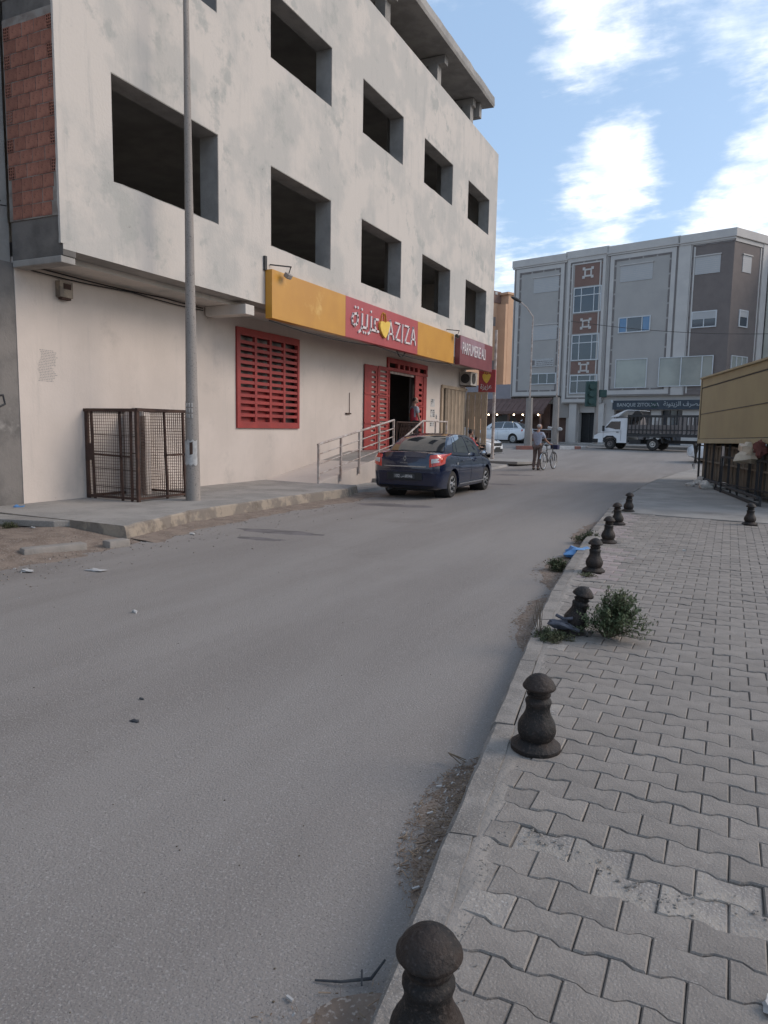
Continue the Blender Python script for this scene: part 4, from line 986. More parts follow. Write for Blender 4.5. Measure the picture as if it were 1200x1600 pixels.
for (a, b, z0, z1) in ((3.92, 7.04, 3.78, 14.45),):
    frame(a+.05, b-.05, z0, z1, .22, (.041, .09), 'bank_trim'); frame(a+.30, b-.30, z0+.25, z1-.25, .07, (.041, .07), 'bank_dark', 1.0); frame(a+.40, b-.40, z0+.36, z1-.34, .10, (.041, .085), 'bank_trim')
mb = MB(); 
for z in range(10): facade(mb, 13.08, 4.6+z*.98, 13.18, 5.4+z*.98, .001, .03)
for q in range(3): facade(mb, 13.3+q*.85, 14.12, 13.95+q*.85, 14.22, .001, .03)
for q in range(3): facade(mb, 13.1+q*.8, 4.5, 13.7+q*.8, 4.6, .001, .03)
tag(mb.build('tile_line', 'bank_dark', bank_b), kind='stuff')
mb = MB(); facade(mb, 13.02, 4.2, 13.07, 14.3, .001, .05); facade(mb, 13.2, 4.3, 13.3, 14.1, .001, .04); facade(mb, 13.02, 14.23, SE, 14.4, .001, .05); mb.build('frame_band', 'bank_trim', bank_b)
mb = MB(); kk = dict(O=C2, u=u2B, n=n2B); facade(mb, 3.25, 4.2, 3.9, 14.4, .001, .08, **kk); facade(mb, 0.03, 14.15, 3.25, 14.4, .001, .05, **kk); facade(mb, 3.0, 4.2, 3.1, 14.1, .001, .04, **kk); mb.build('frame_band', 'bank_trim', bank_b)
# brown panels with ornaments, stair windows in the narrow bay
for (z0, z1) in ((12.4, 14.0), (8.92, 10.38), (5.9, 6.85)):
    F(4.55, z0, 6.45+.3, z1, .041, .06).build('panel', 'bank_red', bank_b)
for (zc) in (13.35, 9.62, 6.36):
    mb = MB(); r_ = .34
    for sx, sz in ((-1,-1),(1,-1),(-1,1),(1,1)): facade(mb, 5.62+sx*r_-.10, zc+sz*r_*.9-.10, 5.62+sx*r_+.10, zc+sz*r_*.9+.10, .0605, .10)
    facade(mb, 5.62-.3, zc-.29, 5.62-.18, zc+.29, .0605, .09); facade(mb, 5.62+.18, zc-.29, 5.62+.3, zc+.29, .0605, .09); facade(mb, 5.62-.179, zc-.29, 5.62+.179, zc-.17, .0605, .09); facade(mb, 5.62-.179, zc+.17, 5.62+.179, zc+.29, .0605, .09)
    mb.build('ornament', 'bank_trim', bank_b)
def window(s0, s1, z0, z1, nx, nz, glass='pane', shut=0.0, base=.0, sill=True, fw_=.07, split=None, **k):
    mb = MB(); a = dict(k)
    facade(mb, s0, z0, s1, z0+fw_, base+.001, base+.07, **a); facade(mb, s0, z1-fw_, s1, z1, base+.001, base+.07, **a)
    facade(mb, s0, z0+fw_, s0+fw_, z1-fw_, base+.001, base+.07, **a); facade(mb, s1-fw_, z0+fw_, s1, z1-fw_, base+.001, base+.07, **a)
    zt = z1-fw_-shut*(z1-z0)
    for i in range(1, nx):
        q = s0+(s1-s0)*(split[i-1] if split else i/nx); facade(mb, q-.03, z0+fw_, q+.03, zt, base+.001, base+.06, **a)
    for j in range(1, nz): q = z0+(z1-z0)*(.68 if nz == 2 else j/nz); facade(mb, s0+fw_, q-.03, s1-fw_, q+.03, base+.001, base+.055, **a)
    fo = mb.build('window', 'wframe', bank_b)
    facade(mb := MB(), s0+fw_, z0+fw_, s1-fw_, zt, base+.001, base+.02, **a); mb.build('pane', glass, fo)
    if shut: facade(mb := MB(), s0+fw_, zt, s1-fw_, z1-fw_, base+.001, base+.05, **a); mb.build('roller_shutter', 'shutter', fo)
    return fo
for (z0, z1) in ((10.45, 12.32), (6.9, 8.84), (4.42, 5.82)): window(4.55, 6.75, z0, z1, 3, 2, base=.04, split=[.28, .74])
def shutter(s0, s1, z0, z1, **k):
    mb = MB(); facade(mb, s0, z0, s1, z1, .001, .03, **k); o = mb.build('roller_shutter', 'shutter', bank_b)
    mb = MB(); facade(mb, s0-.05, z1-.0, s1+.05, z1+.07, .001, .09, **k); mb.build('lintel', 'bank_trim', o)
    mb = MB(); 
    for j in range(1, 9): zz = z0+(z1-z0)*j/9; facade(mb, s0+.02, zz-.012, s1-.02, zz+.012, .031, .036, **k)
    tag(mb.build('shutter_ribs', 'bank_trim', o), kind='stuff')
shutter(1.09, 3.3, 12.3, 13.45); shutter(1.09, 3.3, 8.65, 9.8); shutter(8.1, 10.45, 12.35, 13.5); shutter(13.32, 14.94, 12.25, 13.42)
window(1.09, 3.35, 5.2, 6.07, 3, 1, split=[.33, .66])
o = window(8.15, 10.5, 8.72, 9.84, 3, 1, 'pane', split=[.27, .74]); 
for a, b in ((8.24, 8.74), (9.95, 10.42)): F(a, 8.8, b, 9.77, .021, .04).build('blue_shutter', 'pane_bl', bank_b)
window(8.1, 10.45, 4.75, 6.84, 1, 1, 'pane_lt', fw_=.05)
window(11.3, 14.94, 4.78, 6.82, 3, 1, 'pane_lt', fw_=.05, split=[.42, .8], base=.065)
window(13.3, 14.94, 8.7, 9.8, 2, 1, 'pane', shut=.42)
for (z0, z1, sh) in ((12.3, 13.4, 0), (8.72, 9.85, 0)):
    if z0 > 12: shutter(1.0, 2.0, z0, z1, O=C2, u=u2B, n=n2B)
    else: window(1.0, 2.0, z0, z1, 1, 1, 'pane', shut=.35, O=C2, u=u2B, n=n2B)
window(.45, 2.3, 4.8, 6.8, 3, 1, 'pane_lt', fw_=.05, O=C2, u=u2B, n=n2B)
# notice banner
bn = thing('banner', 'white banner with small dark Arabic print under the blank shutter', 'banner', tuple(PL+uB*1.1+Vector((0,0,6.6))), world=True)
F(1.1, 6.58, 3.08, 7.2, .01, .05).build('cloth', 'paper', bn); mb = MB(); random.seed(11); facade(mb, 1.2, 6.7, 1.45, 7.1, .051, .056)
for z in (7.0, 6.86, 6.72):
    q = 1.6
    while q < 2.95: l_ = random.uniform(.05, .2); facade(mb, q, z-.03, min(q+l_, 3.0), z+.03*random.random()+.01, .051, .056); q += l_+.04
mb.build('print', 'bank_dark', bn)
# bank sign
bs = thing('bank_sign', 'long dark sign reading BANQUE ZITOUNA in French and Arabic over the bank front', 'shop sign', tuple(PL+uB*8+Vector((0,0,3.2))), world=True)
F(8.02, 3.2, 14.2, 3.86, -.30, .02).build('sign_panel', 'bank_sign', bs)
def fc(s, z, d): p = PL+uB*s+nB*d; return (p.x, p.y, z)
mb = MB(); text_mesh(mb, 'BANQUE ZITOUNA', lambda a, b, d: fc(8.35+a, 3.42+b, .035+d), .36, .98, .02, .002); mb.build('letters', 'bank_txt', bs)
ARZ = "\uFE94\uFEE7\uFEEE\uFE98\uFEF3\uFEB0\uFEDF\uFE8D \uFED1\uFEAE\uFEBC\uFEE3"
mb = MB(); text_mesh(mb, ARZ, lambda a, b, d: fc(11.75+a, 3.44+b, .035+d), .44, 1.0, .02, .004); mb.build('letters', 'bank_txt', bs)
mb = MB(); 
for k in range(8): a = k*math.pi/4; facade(mb, 11.1+.17*math.cos(a)-.05, 3.53+.17*math.sin(a)-.05, 11.1+.17*math.cos(a)+.05, 3.53+.17*math.sin(a)+.05, .021, .05)
mb.build('emblem', 'green_dk', bs)
cm = thing('security_camera', 'small white security camera at the left end of the dark bank sign', 'camera', fc(8.0, 3.75, .1), world=True)
mb = MB(); mb.bar(fc(7.95, 3.84, .05), fc(8.15, 3.74, .35), .12, .1); mb.build('housing', 'wframe', cm); mb = MB(); mb.bar(fc(7.95, 3.84, -.3), fc(7.98, 3.84, .06), .04); mb.build('arm', 'wframe', cm)

# ---- pavements across the junction
def cs(px, depth): x = (px-600)/1120*depth; return Vector((x*rt.x-depth*math.sin(YAW), x*rt.y+depth*math.cos(YAW), 0))
mb = MB(); P_ = [cs(*q) for q in ((560, 57.6), (866, 56.2), (886, 52), (938, 48.0), (1200, 40.9), (1260, 60), (560, 75))]
mb.prism([(p.x, p.y) for p in P_], .4, .70, 'z'); tag(mb.build('far_pavement', 'slab', fixn=True, bevel=.03), kind='structure')
IS = [(804, 43.6), (838, 43.7), (866, 43.9), (893, 44.4), (902, 44.8), (913, 46.2)]
top_ = [cs(804, 46.3), cs(860, 47.6), cs(912, 48.2)]; front = [cs(a, b+.25) for a, b in IS]
mb = MB(); mb.prism([(p.x, p.y) for p in front+top_[::-1]], .2, .60, 'z'); tag(mb.build('traffic_island', 'slab', bevel=.02), kind='structure')
for i, m_ in enumerate(('kerb_red', 'kerb_wh', 'kerb_wh', 'kerb_red', 'kerb_wh')):
    a, b = cs(*IS[i]), cs(*IS[i+1]); b = a.lerp(b, .992); a.z = b.z = .47
    mb = MB(); mb.bar(a, b, .28, .34); lb = ['long red painted kerb length at the foot of the left concrete pole','white painted kerb length partly hidden by the man with the bicycle','longest bright white painted kerb length right of the cyclist','short red kerb length between two white lengths','chipped white kerb end closest to the truck'][i]
    tag(mb.build('painted_kerb', m_, bevel=.03), lb, 'kerb', 'red and white painted kerb lengths')

# ---- cafe with awning and bulbs
cf = thing('cafe', 'dark brown cafe front with arches under a ribbed brown awning', 'cafe', tuple(PL+Vector((-4,1,.7))), world=True)
def arch_wall(s0, s1, z0, z1, arches, d0, d1):
    mb = MB(); q = s0
    for (a, b, zs) in arches:
        facade(mb, q, z0, a, z1, d0, d1); n_ = 10; r_ = (b-a)/2; c_ = (a+b)/2
        for k in range(n_):
            t0, t1 = math.pi*k/n_, math.pi*(k+1)/n_; xa_, xb_ = c_-r_*math.cos(t0), c_-r_*math.cos(t1); zz_ = zs+min(r_*math.sin(t0), r_*math.sin(t1))*.5
            facade(mb, xa_, zz_, xb_, z1, d0, d1)
        q = b
    facade(mb, q, z0, s1, z1, d0, d1); return mb
arch_wall(-6.5, 2.6, .7, 3.7, [(-5.6, -3.6, 2.2), (-2.9, -.2, 2.2), (.3, 2.2, 2.2)], -.9, -.7).build('arch_wall', 'cafe', cf)
F(-6.5, .7, 3.9, 4.2, -5, -4.8).build('back_wall', 'dark', cf); F(-6.5, 3.7, 3.9, 4.2, -5, -.71).build('ceiling', 'dark', cf)
F(-6.4, .7, -.72, 4.55, -9, -5.1).build('annex_wall', mat('lilac_render', (.30,.27,.28), .9, (.26,.235,.245), 1), cf)
F(-9.5, 4.12, -.72, 5.3, -6, -.2).build('annex_wall', bpy.data.materials['lilac_render'], cf)
mb = MB(); n_ = 46
for k in range(n_):
    s_ = -8.2+11.3*k/n_; e = 11.3/n_; h = .03*(k % 2)
    a0, a1, b0, b1 = fc(s_, 4.1+h, .0), fc(s_+e, 4.1+h, .0), fc(s_+.1, 3.05+h, 1.5), fc(s_+e+.1, 3.05+h, 1.5)
    mb.add([a0, a1, b1, b0, (b0[0], b0[1], b0[2]-.22), (b1[0], b1[1], b1[2]-.22)], [(0,1,2,3),(3,2,5,4)])
aw = mb.build('awning', 'awning', cf, fixn=False)
for s_ in (-5.0, -.1, 2.75): F(s_, .7, s_+.14, 3.15, 1.2, 1.34).build('awning_post', 'cafe', cf)
mb = MB(); mb.bar(fc(3.1, 3.1, 1.5), fc(3.1, 4.1, .02), .06); mb.build('awning_arm', 'cafe', cf)
sc_ = F(3.15, 2.6, 4.3, 4.15, -.6, -.45).build('canvas_screen', 'bank_wall', cf)
F(3.05, .7, 4.2, 2.6, -.9, -.75).build('wood_panel', 'cafe', cf)
for i, s_ in enumerate((-2.75, -2.1, -1.25, -.45, 1.1, 1.9, 2.65, 3.25)):
    t_ = thing('hanging_bulb', 'lit bulb under the brown awning, number of the row hidden', 'light bulb', fc(s_-.55, 2.75, 1.45), world=True, group='lit bulbs hanging along the awning edge')
    wh = ['leftmost lit bulb under the brown cafe awning','second lit bulb from the left under the cafe awning','third lit bulb from the left under the cafe awning','lit bulb just left of the left concrete pole under the awning','lit bulb just right of the left concrete pole under the awning','lit bulb above and left of the cyclist, under the awning','lit bulb straight above the grey haired cyclist','rightmost lit bulb, beside the second concrete pole'][i]
    t_['label'] = wh
    mb = MB(); mb.ball(fc(s_-.55, 2.78, 1.45), .062, 10, 6); mb.build('bulb', 'bulb', t_, smooth=True); mb = MB(); mb.bar(fc(s_-.55, 2.86, 1.45), fc(s_-.55, 2.96, 1.45), .03); mb.build('socket', 'blackp', t_)
# cafe railing and tables
cr = thing('cafe_railing', 'low pale railing in front of the dark cafe arches', 'railing', fc(1, .7, 2.2), world=True)
mb = MB(); mb.bar(fc(-.4, 1.65, 2.0), fc(4.2, 1.65, 2.0), .05); mb.build('top_rail', 'wframe', cr); mb = MB(); mb.bar(fc(-.4, .95, 2.0), fc(4.2, .95, 2.0), .03); mb.build('rail', 'wframe', cr)
for s_ in (-.4, .7, 1.9, 3.1, 4.2): mb = MB(); mb.bar(fc(s_, .7, 2.0), fc(s_, 1.65, 2.0), .04); mb.build('post', 'wframe', cr)
for i, (s_, m_) in enumerate(((-.1, 'cafe'), (1.6, 'dk_tr'), (3.0, 'cafe'))):
    t_ = thing('cafe_table', ['dark cafe table by the left concrete pole','dark cafe table directly behind the cyclist','dark cafe table behind the second concrete pole'][i], 'table', fc(s_, .7, 1.2), world=True, group='dark tables behind the cafe railing')
    F(s_, 1.4, s_+.8, 1.45, .8, 1.6).build('table_top', m_, t_); F(s_+.35, .7, s_+.45, 1.4, 1.15, 1.25).build('leg', m_, t_)

# ---- peach building beyond
ob = thing('peach_building', 'tall peach rendered building seen in the gap behind the cafe', 'building', (-38, 85, .6), world=True)
def cs(px, depth): x = (px-600)/1120*depth; return Vector((x*rt.x-depth*math.sin(YAW), x*rt.y+depth*math.cos(YAW), 0))
A_, B_ = cs(784, 84), cs(860, 90); dd_ = (B_-A_).normalized(); nn_ = Vector((dd_.y, -dd_.x, 0)); 
if nn_.y > 0: nn_ = -nn_
KW = dict(O=A_, u=dd_, n=nn_)
facade(mb := MB(), 0, .2, 9, 16.9, -9, 0, **KW); mb.build('wall', 'orange_w', ob)
facade(mb := MB(), -.3, 16.9, 9, 17.15, -9, .15, **KW); mb.build('cornice', 'orange_w', ob)
facade(mb := MB(), -6, .2, -.02, 16.6, -9, -1.2, **KW); mb.build('side_wing', 'orange_w', ob)
facade(mb := MB(), -6, 16.0, -.02, 17.3, -9, -1.1, **KW); mb.build('parapet_screen', 'bank_red', ob)
for q in range(6): facade(mb := MB(), -5.6+q*.9, 16.9, -5.2+q*.9, 17.2, -1.09, -1.05, **KW); mb.build('screen_opening', 'shutter', ob)
for z in (5.2, 8.5, 13.4): facade(mb := MB(), -1.4, z, -.8, z+1.0, -1.19, -1.15, **KW); mb.build('window', 'bank_dark', ob)
facade(mb := MB(), -.5, .2, -.1, 15.8, -1.2, .05, **KW); mb.build('corner_strip', 'orange_w', ob)
gb = thing('cream_building', 'pale cream building showing at the right picture edge behind the bank', 'building', (4, 60, .6), world=True)
G0 = C2+u2B*4.2
mb = MB(); mb.prism([(G0.x, G0.y), (G0.x+14, G0.y-1.0), (G0.x+14, G0.y+12), (G0.x-1, G0.y+12)], .3, 14.2, 'z'); mb.build('wall', mat('cream_render', (.50,.475,.40), .9, (.44,.42,.36), .8), gb)
for z in (9.0, 5.6): mb = MB(); mb.box(G0.x+1.1, G0.y-.12-.1, z, G0.x+2.6, G0.y-.06+.2, z+1.3); mb.build('window', 'pane', gb)
mb = MB(); mb.box(G0.x+.5, G0.y-.6, 7.6, G0.x+8, G0.y, 7.75); mb.build('ledge', 'bank_trim', gb)
# low blocks closing the horizon at left of the cafe and at far right
for i, (px, dp, w_, h_, m_, lb) in enumerate([(700, 120, 30, 9, 'orange_w', 'plain peach block far behind the white building'), (1290, 75, 14, 7, 'bank_trim', 'plain pale block beyond the right picture edge')]):
    o_ = cs(px, dp); t_ = thing('distant_building', lb, 'building', (o_.x, o_.y, .3), world=True)
    mb = MB(); mb.box(o_.x-w_/2, o_.y, .2, o_.x+w_/2, o_.y+12, h_); mb.build('wall', m_, t_)
    for q in range(5): mb = MB(); mb.box(o_.x-w_/2+w_*(q+.5)/5-.6, o_.y-.03, 4, o_.x-w_/2+w_*(q+.5)/5+.6, o_.y-.002, 5.4); mb.build('window', 'pane', t_)

# ---- poles across the junction
def pole(x, y, z0, zstout, ztop, lb, r0=.16, arm=None, thin=.055, cat='lamp post', name='lamp_post'):
    t_ = thing(name, lb, cat, (x, y, z0), world=True)
    mb = MB(); mb.lathe([(r0, z0), (r0*.8, zstout)], 8, (x, y, 0)); mb.build('base', 'pole', t_, smooth=True)
    mb = MB(); mb.lathe([(thin, zstout), (thin*.75, ztop)], 8, (x, y, 0)); mb.build('pole', 'galv', t_, smooth=True)
    if arm is not None:
        e = Vector((x, y, ztop))+Vector(arm); mb = MB(); mb.tube([(x, y, ztop-.02), Vector((x, y, ztop)).lerp(e, .5)+Vector((0, 0, .1)), e], .035, 6); mb.build('arm', 'galv', t_)
        mb = MB(); a_ = math.atan2(arm[1], arm[0]); mb.M = Matrix.Translation(e) @ Matrix.Rotation(a_, 4, 'Z') @ Matrix.Rotation(R(-25), 4, 'Y'); mb.ball((.25, 0, 0), (.38, .15, .1), 12, 6); mb.build('lamp_head', 'steel_dk', t_, smooth=True)
    return t_
p1 = cs(822, 45.6); pole(p1.x, p1.y, .58, 3.6, 8.6, 'left of two pale poles by the cafe, with a curved lamp arm', r0=.26, arm=(-rt.x*.85, -rt.y*.85, .9))
p2 = cs(863.5, 46.4); pole(p2.x, p2.y, .58, 3.7, 8.0, 'right of two pale poles by the cafe, standing behind the cyclist', r0=.24, thin=.045, name='utility_pole', cat='pole')
bgp = thing('tied_bag', 'white plastic bag tied round the pole behind the cyclist', 'plastic bag', (p2.x, p2.y, 2), world=True)
mb = MB(); mb.ball((p2.x-rt.x*.32, p2.y-rt.y*.32-.2, 1.75), (.16, .10, .10), 10, 6, jit=.6); mb.ball((p2.x+rt.x*.3, p2.y+rt.y*.3-.2, 1.68), (.20, .10, .12), 10, 6, jit=.6); mb.build('bag_cloth', 'paper', bgp, smooth=True)
p3 = cs(926, 49.6); tl = thing('traffic_signal', 'dark green traffic signal heads on a pale pole before the narrow bay', 'traffic light', (p3.x, p3.y, .7), world=True)
mb = MB(); mb.lathe([(.17, .7), (.12, 3.4), (.10, 5.0)], 8, (p3.x, p3.y, 0)); mb.build('pole', 'pole', tl, smooth=True)
q0 = p3-rt*.42; mb = MB(); mb.M = Matrix.Translation((q0.x, q0.y, 0)) @ Matrix.Rotation(YAW, 4, 'Z'); mb.box(-.40, -.25, 3.25, .32, .1, 4.95); hd = mb.build('signal_head', 'green_dk', tl, bevel=.05)
for z in (3.6, 4.1, 4.6): mb = MB(); mb.M = Matrix.Translation((q0.x, q0.y, 0)) @ Matrix.Rotation(YAW, 4, 'Z'); mb.lathe([(.2, -.27), (.2, -.42)], 12, (-.04, 0, z), 'y'); mb.build('lens_hood', 'green_dk', hd)
mb = MB(); mb.M = Matrix.Translation((q0.x, q0.y, 0)) @ Matrix.Rotation(YAW, 4, 'Z'); mb.box(.55, -.1, 3.9, 1.05, .2, 4.4); mb.build('side_head', 'green_dk', tl, bevel=.04)
lp2 = thing('lamp_post', 'thin pale steel post in front of the white car beyond the shops', 'lamp post', (-9.74, 31.7, .2), world=True)
mb = MB(); mb.lathe([(.10, .18), (.10, .3), (.075, .45), (.06, 6.0)], 10, (-9.74, 31.7, 0)); mb.build('pole', 'galv', lp2, smooth=True); mb = MB(); mb.lathe([(.17, .1), (.17, .22)], 10, (-9.74, 31.7, 0)); mb.build('base', 'pole', lp2)
# cable across the junction
a_, b_ = cs(880, 48)+Vector((0,0,8.7)), cs(1230, 48)+Vector((0,0,8.2)); mb = MB(); mb.tube([a_.lerp(b_, k/20)-Vector((0,0,1.4*(k/20)*(1-k/20))) for k in range(21)], .018, 5); tag(mb.build('overhead_cable', 'steel_dk'), 'thin grey cable strung in front of the bank windows', 'cable')

# ------------------------------------------------------------------ cast iron bollards
bprof = [(.112,0),(.116,.010),(.115,.022),(.106,.028),(.100,.032),(.094,.040),(.084,.046),(.074,.054),(.080,.066),(.087,.084),(.0885,.102),(.085,.120),(.076,.140),(.064,.160),(.0565,.180),(.0545,.200),(.057,.216),(.061,.228),(.057,.238),(.048,.243),(.046,.252),(.054,.258),(.055,.266),(.046,.271),(.046,.280),(.056,.287),(.072,.291),(.076,.297),(.075,.304),(.069,.312),(.062,.325),(.050,.338),(.034,.350),(.016,.357),(.004,.360)]
def bollard_parts():
    a, b, c = MB(), MB(), MB(); out = []
    i1, i2 = 7, 24
    a.lathe(bprof[:i1+1], 28, wob=.012); out.append(('base', a))
    n_ = 32; prof = bprof[i1:i2+1]; v = []; f = []
    for r_, z in prof:
        fl = .035 if .060 < z < .232 else 0
        for k in range(n_): t = 2*math.pi*k/n_; rr = r_*(1+fl*abs(math.cos(4*t))-fl*.5); v.append((rr*math.cos(t), rr*math.sin(t), z))
    for i in range(len(prof)-1):
        for k in range(n_): q = i*n_+k; w2 = i*n_+(k+1) % n_; f.append((q, w2, w2+n_, q+n_))
    b.add(v, f); out.append(('body', b)); c.lathe(bprof[i2:], 28); out.append(('cap', c)); return out
bl = ['nearest bollard, its domed cap cut off by the bottom picture edge', 'upright bollard with wide round foot, second nearest along the kerb', 'leaning bollard wrapped in dark rag beside the green bush', 'bollard standing in rusty stain just beyond the bush', 'fifth bollard along the kerb counted from the camera', 'sixth bollard along the kerb, second from its far end', 'farthest bollard at the end of the kerb row', 'lone bollard standing out on the pavement near the stall']
b0 = thing('bollard', bl[0], 'bollard', (0,0,0), group='dark cast iron bollards on the right pavement')
for nm, mb in bollard_parts(): mb.build(nm, 'iron', b0, smooth=True, angle=50)
for i, (x, y, tilt) in enumerate(BOL):
    o = b0 if i == 0 else dup(b0)
    o.location = (x, y, .118+zg(y)); o.rotation_euler = (R(tilt*.3), R(tilt), R(37*i)); o['label'] = bl[i]
    if i: o.rotation_euler = (Matrix.Rotation(R(tilt+[0,1.2,0,-.8,1,-1,.5,.8][i]), 4, 'Y') @ Matrix.Rotation(R(83*i), 4, 'Z')).to_euler()
mb = MB(); mb.ball((-1.02, 5.12, .19), (.10, .06, .03), 12, 8, jit=.6); mb.tube([(-1.08,5.06,.20),(-1.0,5.03,.215),(-.93,5.05,.19),(-.88,5.08,.17)], .014, 6); mb.tube([(-1.05,5.1,.26),(-.99,5.09,.24),(-.93,5.1,.25)], .012, 6)
tag(mb.build('rag', mat('dark_rag', (.06,.06,.075), .8, (.13,.13,.15), 16), smooth=True), 'dark torn rag caught round the leaning bollard', 'rag')

# ------------------------------------------------------------------ plants
def leaf_quad(mb, p, d, L, w_, up_=Vector((0, 0, 1))):
    s_ = d.cross(up_); s_ = s_.normalized() if s_.length > .01 else Vector((1, 0, 0)); m_ = p+d*L*.5+up_*L*.08
    mb.add([p, m_+s_*w_/2, p+d*L, m_-s_*w_/2], [(0, 1, 2, 3)])
def bush(name, label, c, r, h, n_st, n_lf, L, m_='leaf', seed=0, lean=(0, 0)):
    random.seed(seed); t_ = thing(name, label, 'plant', c, world=True); st = MB(); lf = MB(); C_ = Vector(c)
    for k in range(n_st):
        a = random.uniform(0, 2*math.pi); el = random.uniform(.15, 1.45); R_ = r*random.uniform(.65, 1.1)
        tip = C_+Vector((math.cos(a)*math.cos(el)*R_+lean[0]*h*random.uniform(.5,1.2), math.sin(a)*math.cos(el)*R_+lean[1]*h, h*math.sin(el)*random.uniform(.75, 1.15)))
        mid = C_.lerp(tip, .5)+Vector((random.uniform(-.2,.2)*r, random.uniform(-.2,.2)*r, .12*h)); base = C_+Vector((random.uniform(-.1,.1)*r, random.uniform(-.1,.1)*r, 0))
        pts = [base.lerp(mid, .5), mid, mid.lerp(tip, .6), tip]; st.tube([base]+pts, [.003, .0025, .002, .0016, .001], 4, caps=False)
        for q in range(n_lf):
            t = random.uniform(.25, 1.0); p = (base.lerp(mid, t*2) if t < .5 else mid.lerp(tip, t*2-1))+Vector([random.gauss(0, .045*r) for _ in range(3)])
            d = Vector((random.gauss(0,1), random.gauss(0,1), random.gauss(.35,.8))).normalized(); leaf_quad(lf, p, d, L*random.uniform(.5, 1.3), L*random.uniform(.3, .5))
    st.build('stem', 'stem', t_, fixn=False); tag(lf.build('foliage', m_, t_, fixn=False), kind='stuff'); return t_
bush('bush', 'leafy green bush leaning over the pavers right of the leaning bollard', (-.70, 5.2, .12), .29, .33, 85, 60, .030, 'leaf', 2, (.20, 0))
bush('weed', 'low matted weeds round the foot of the leaning bollard', (-1.05, 4.98, .11), .20, .06, 40, 40, .022, 'leaf_d', 4)
bush('weed', 'thin dead twigs standing up left of the leaning bollard', (-1.14, 5.0, .12), .09, .26, 9, 7, .012, 'stem', 5)
bush('weed', 'dark weeds in the gutter below the blue plastic bag', (-1.66, 8.1, .0), .20, .12, 40, 34, .035, 'leaf_d', 6)
bush('weed', 'weeds in the gutter just beyond the blue plastic bag', (-1.72, 10.3, .0), .26, .17, 40, 34, .035, 'leaf_d', 8)
bush('weed', 'dark weed clump in the dirt at the left picture edge', (-10.15, 7.1, .08), .28, .14, 36, 30, .035, 'leaf_d', 9)
bush('weed', 'small weed tuft between the tilted slab and the verge', (-9.1, 6.75, .07), .16, .10, 24, 22, .03, 'leaf_d', 10)
bush('weed', 'tiny weeds in the cracks at the bollard beyond the bush', (-1.2, 7.35, .115), .14, .03, 22, 20, .02, 'leaf_d', 12)

# ------------------------------------------------------------------ gutter dirt and litter
def rz(x, y): return roadz(x, y)
def gutter(y0, y1, wd, n, name, m_='dirt', seed=1, off=.0):
    random.seed(seed); mb = MB(); yy = fr(y0, y1, .05); v = []
    for y in yy:
        e = math.sin(math.pi*(y-y0)/(y1-y0))**.6; xk = interp([(p[1], p[0]) for p in KL], y)+.02+off
        for k in range(5): c = wd*e*k/4*(1+.45*fbm(y, k, 5)); v.append((xk-c, y, rz(xk-c, y)+(.016*e*(1-k/4)**.7+.003*fbm(y*2, k, 6) if k < 4 else -.006)))
    mb.add(v, [(j*5+i, j*5+i+1, (j+1)*5+i+1, (j+1)*5+i)[::-1] for j in range(len(yy)-1) for i in range(4)])
    tag(mb.build(name, m_, smooth=True, fixn=True), kind='stuff')
    lit = MB(); wh = MB()
    for k in range(n):
        y = y0+(y1-y0)*random.betavariate(1.6, 1.6); xk = interp([(p[1], p[0]) for p in KL], y)+.0+off; e = math.sin(math.pi*(y-y0)/(y1-y0))**.6
        x = xk-wd*e*random.random()**1.3*1.1; z = rz(x, y)+.012*max(0, 1-(xk-x)/wd)+.004; a = random.uniform(0, math.pi); L = random.choice([.005, .007, .010, .015, .03])*random.uniform(.7, 1.3)
        q = random.random(); d = Vector((math.cos(a), math.sin(a), random.uniform(-.1, .25)))*L/2
        if q < .962: lit.bar(Vector((x, y, z))-d, Vector((x, y, z))+d, random.uniform(.001, .003))
        elif q < .965: wh.bar(Vector((x, y, z+.002))-d.normalized()*.012, Vector((x, y, z+.002))+d.normalized()*.014, .007, .006)
        elif q < .985: s_ = random.uniform(.004, .009); wh.bar(Vector((x, y, z)), Vector((x+s_, y+s_*.6, z+.008)), s_, .003)
    tag(lit.build('gutter_litter', 'straw', fixn=False), kind='stuff'); tag(wh.build('cigarette_litter', 'paper', fixn=False), kind='stuff')
gutter(2.02, 3.25, .19, 1300, 'gutter_dirt', seed=1)
gutter(.9, 1.72, .34, 160, 'gutter_dirt', seed=2)
gutter(4.9, 6.9, .22, 500, 'gutter_dirt', seed=3)
gutter(7.0, 9.3, .36, 420, 'gutter_dirt', seed=4)
gutter(9.6, 13.0, .30, 200, 'gutter_dirt', seed=6)
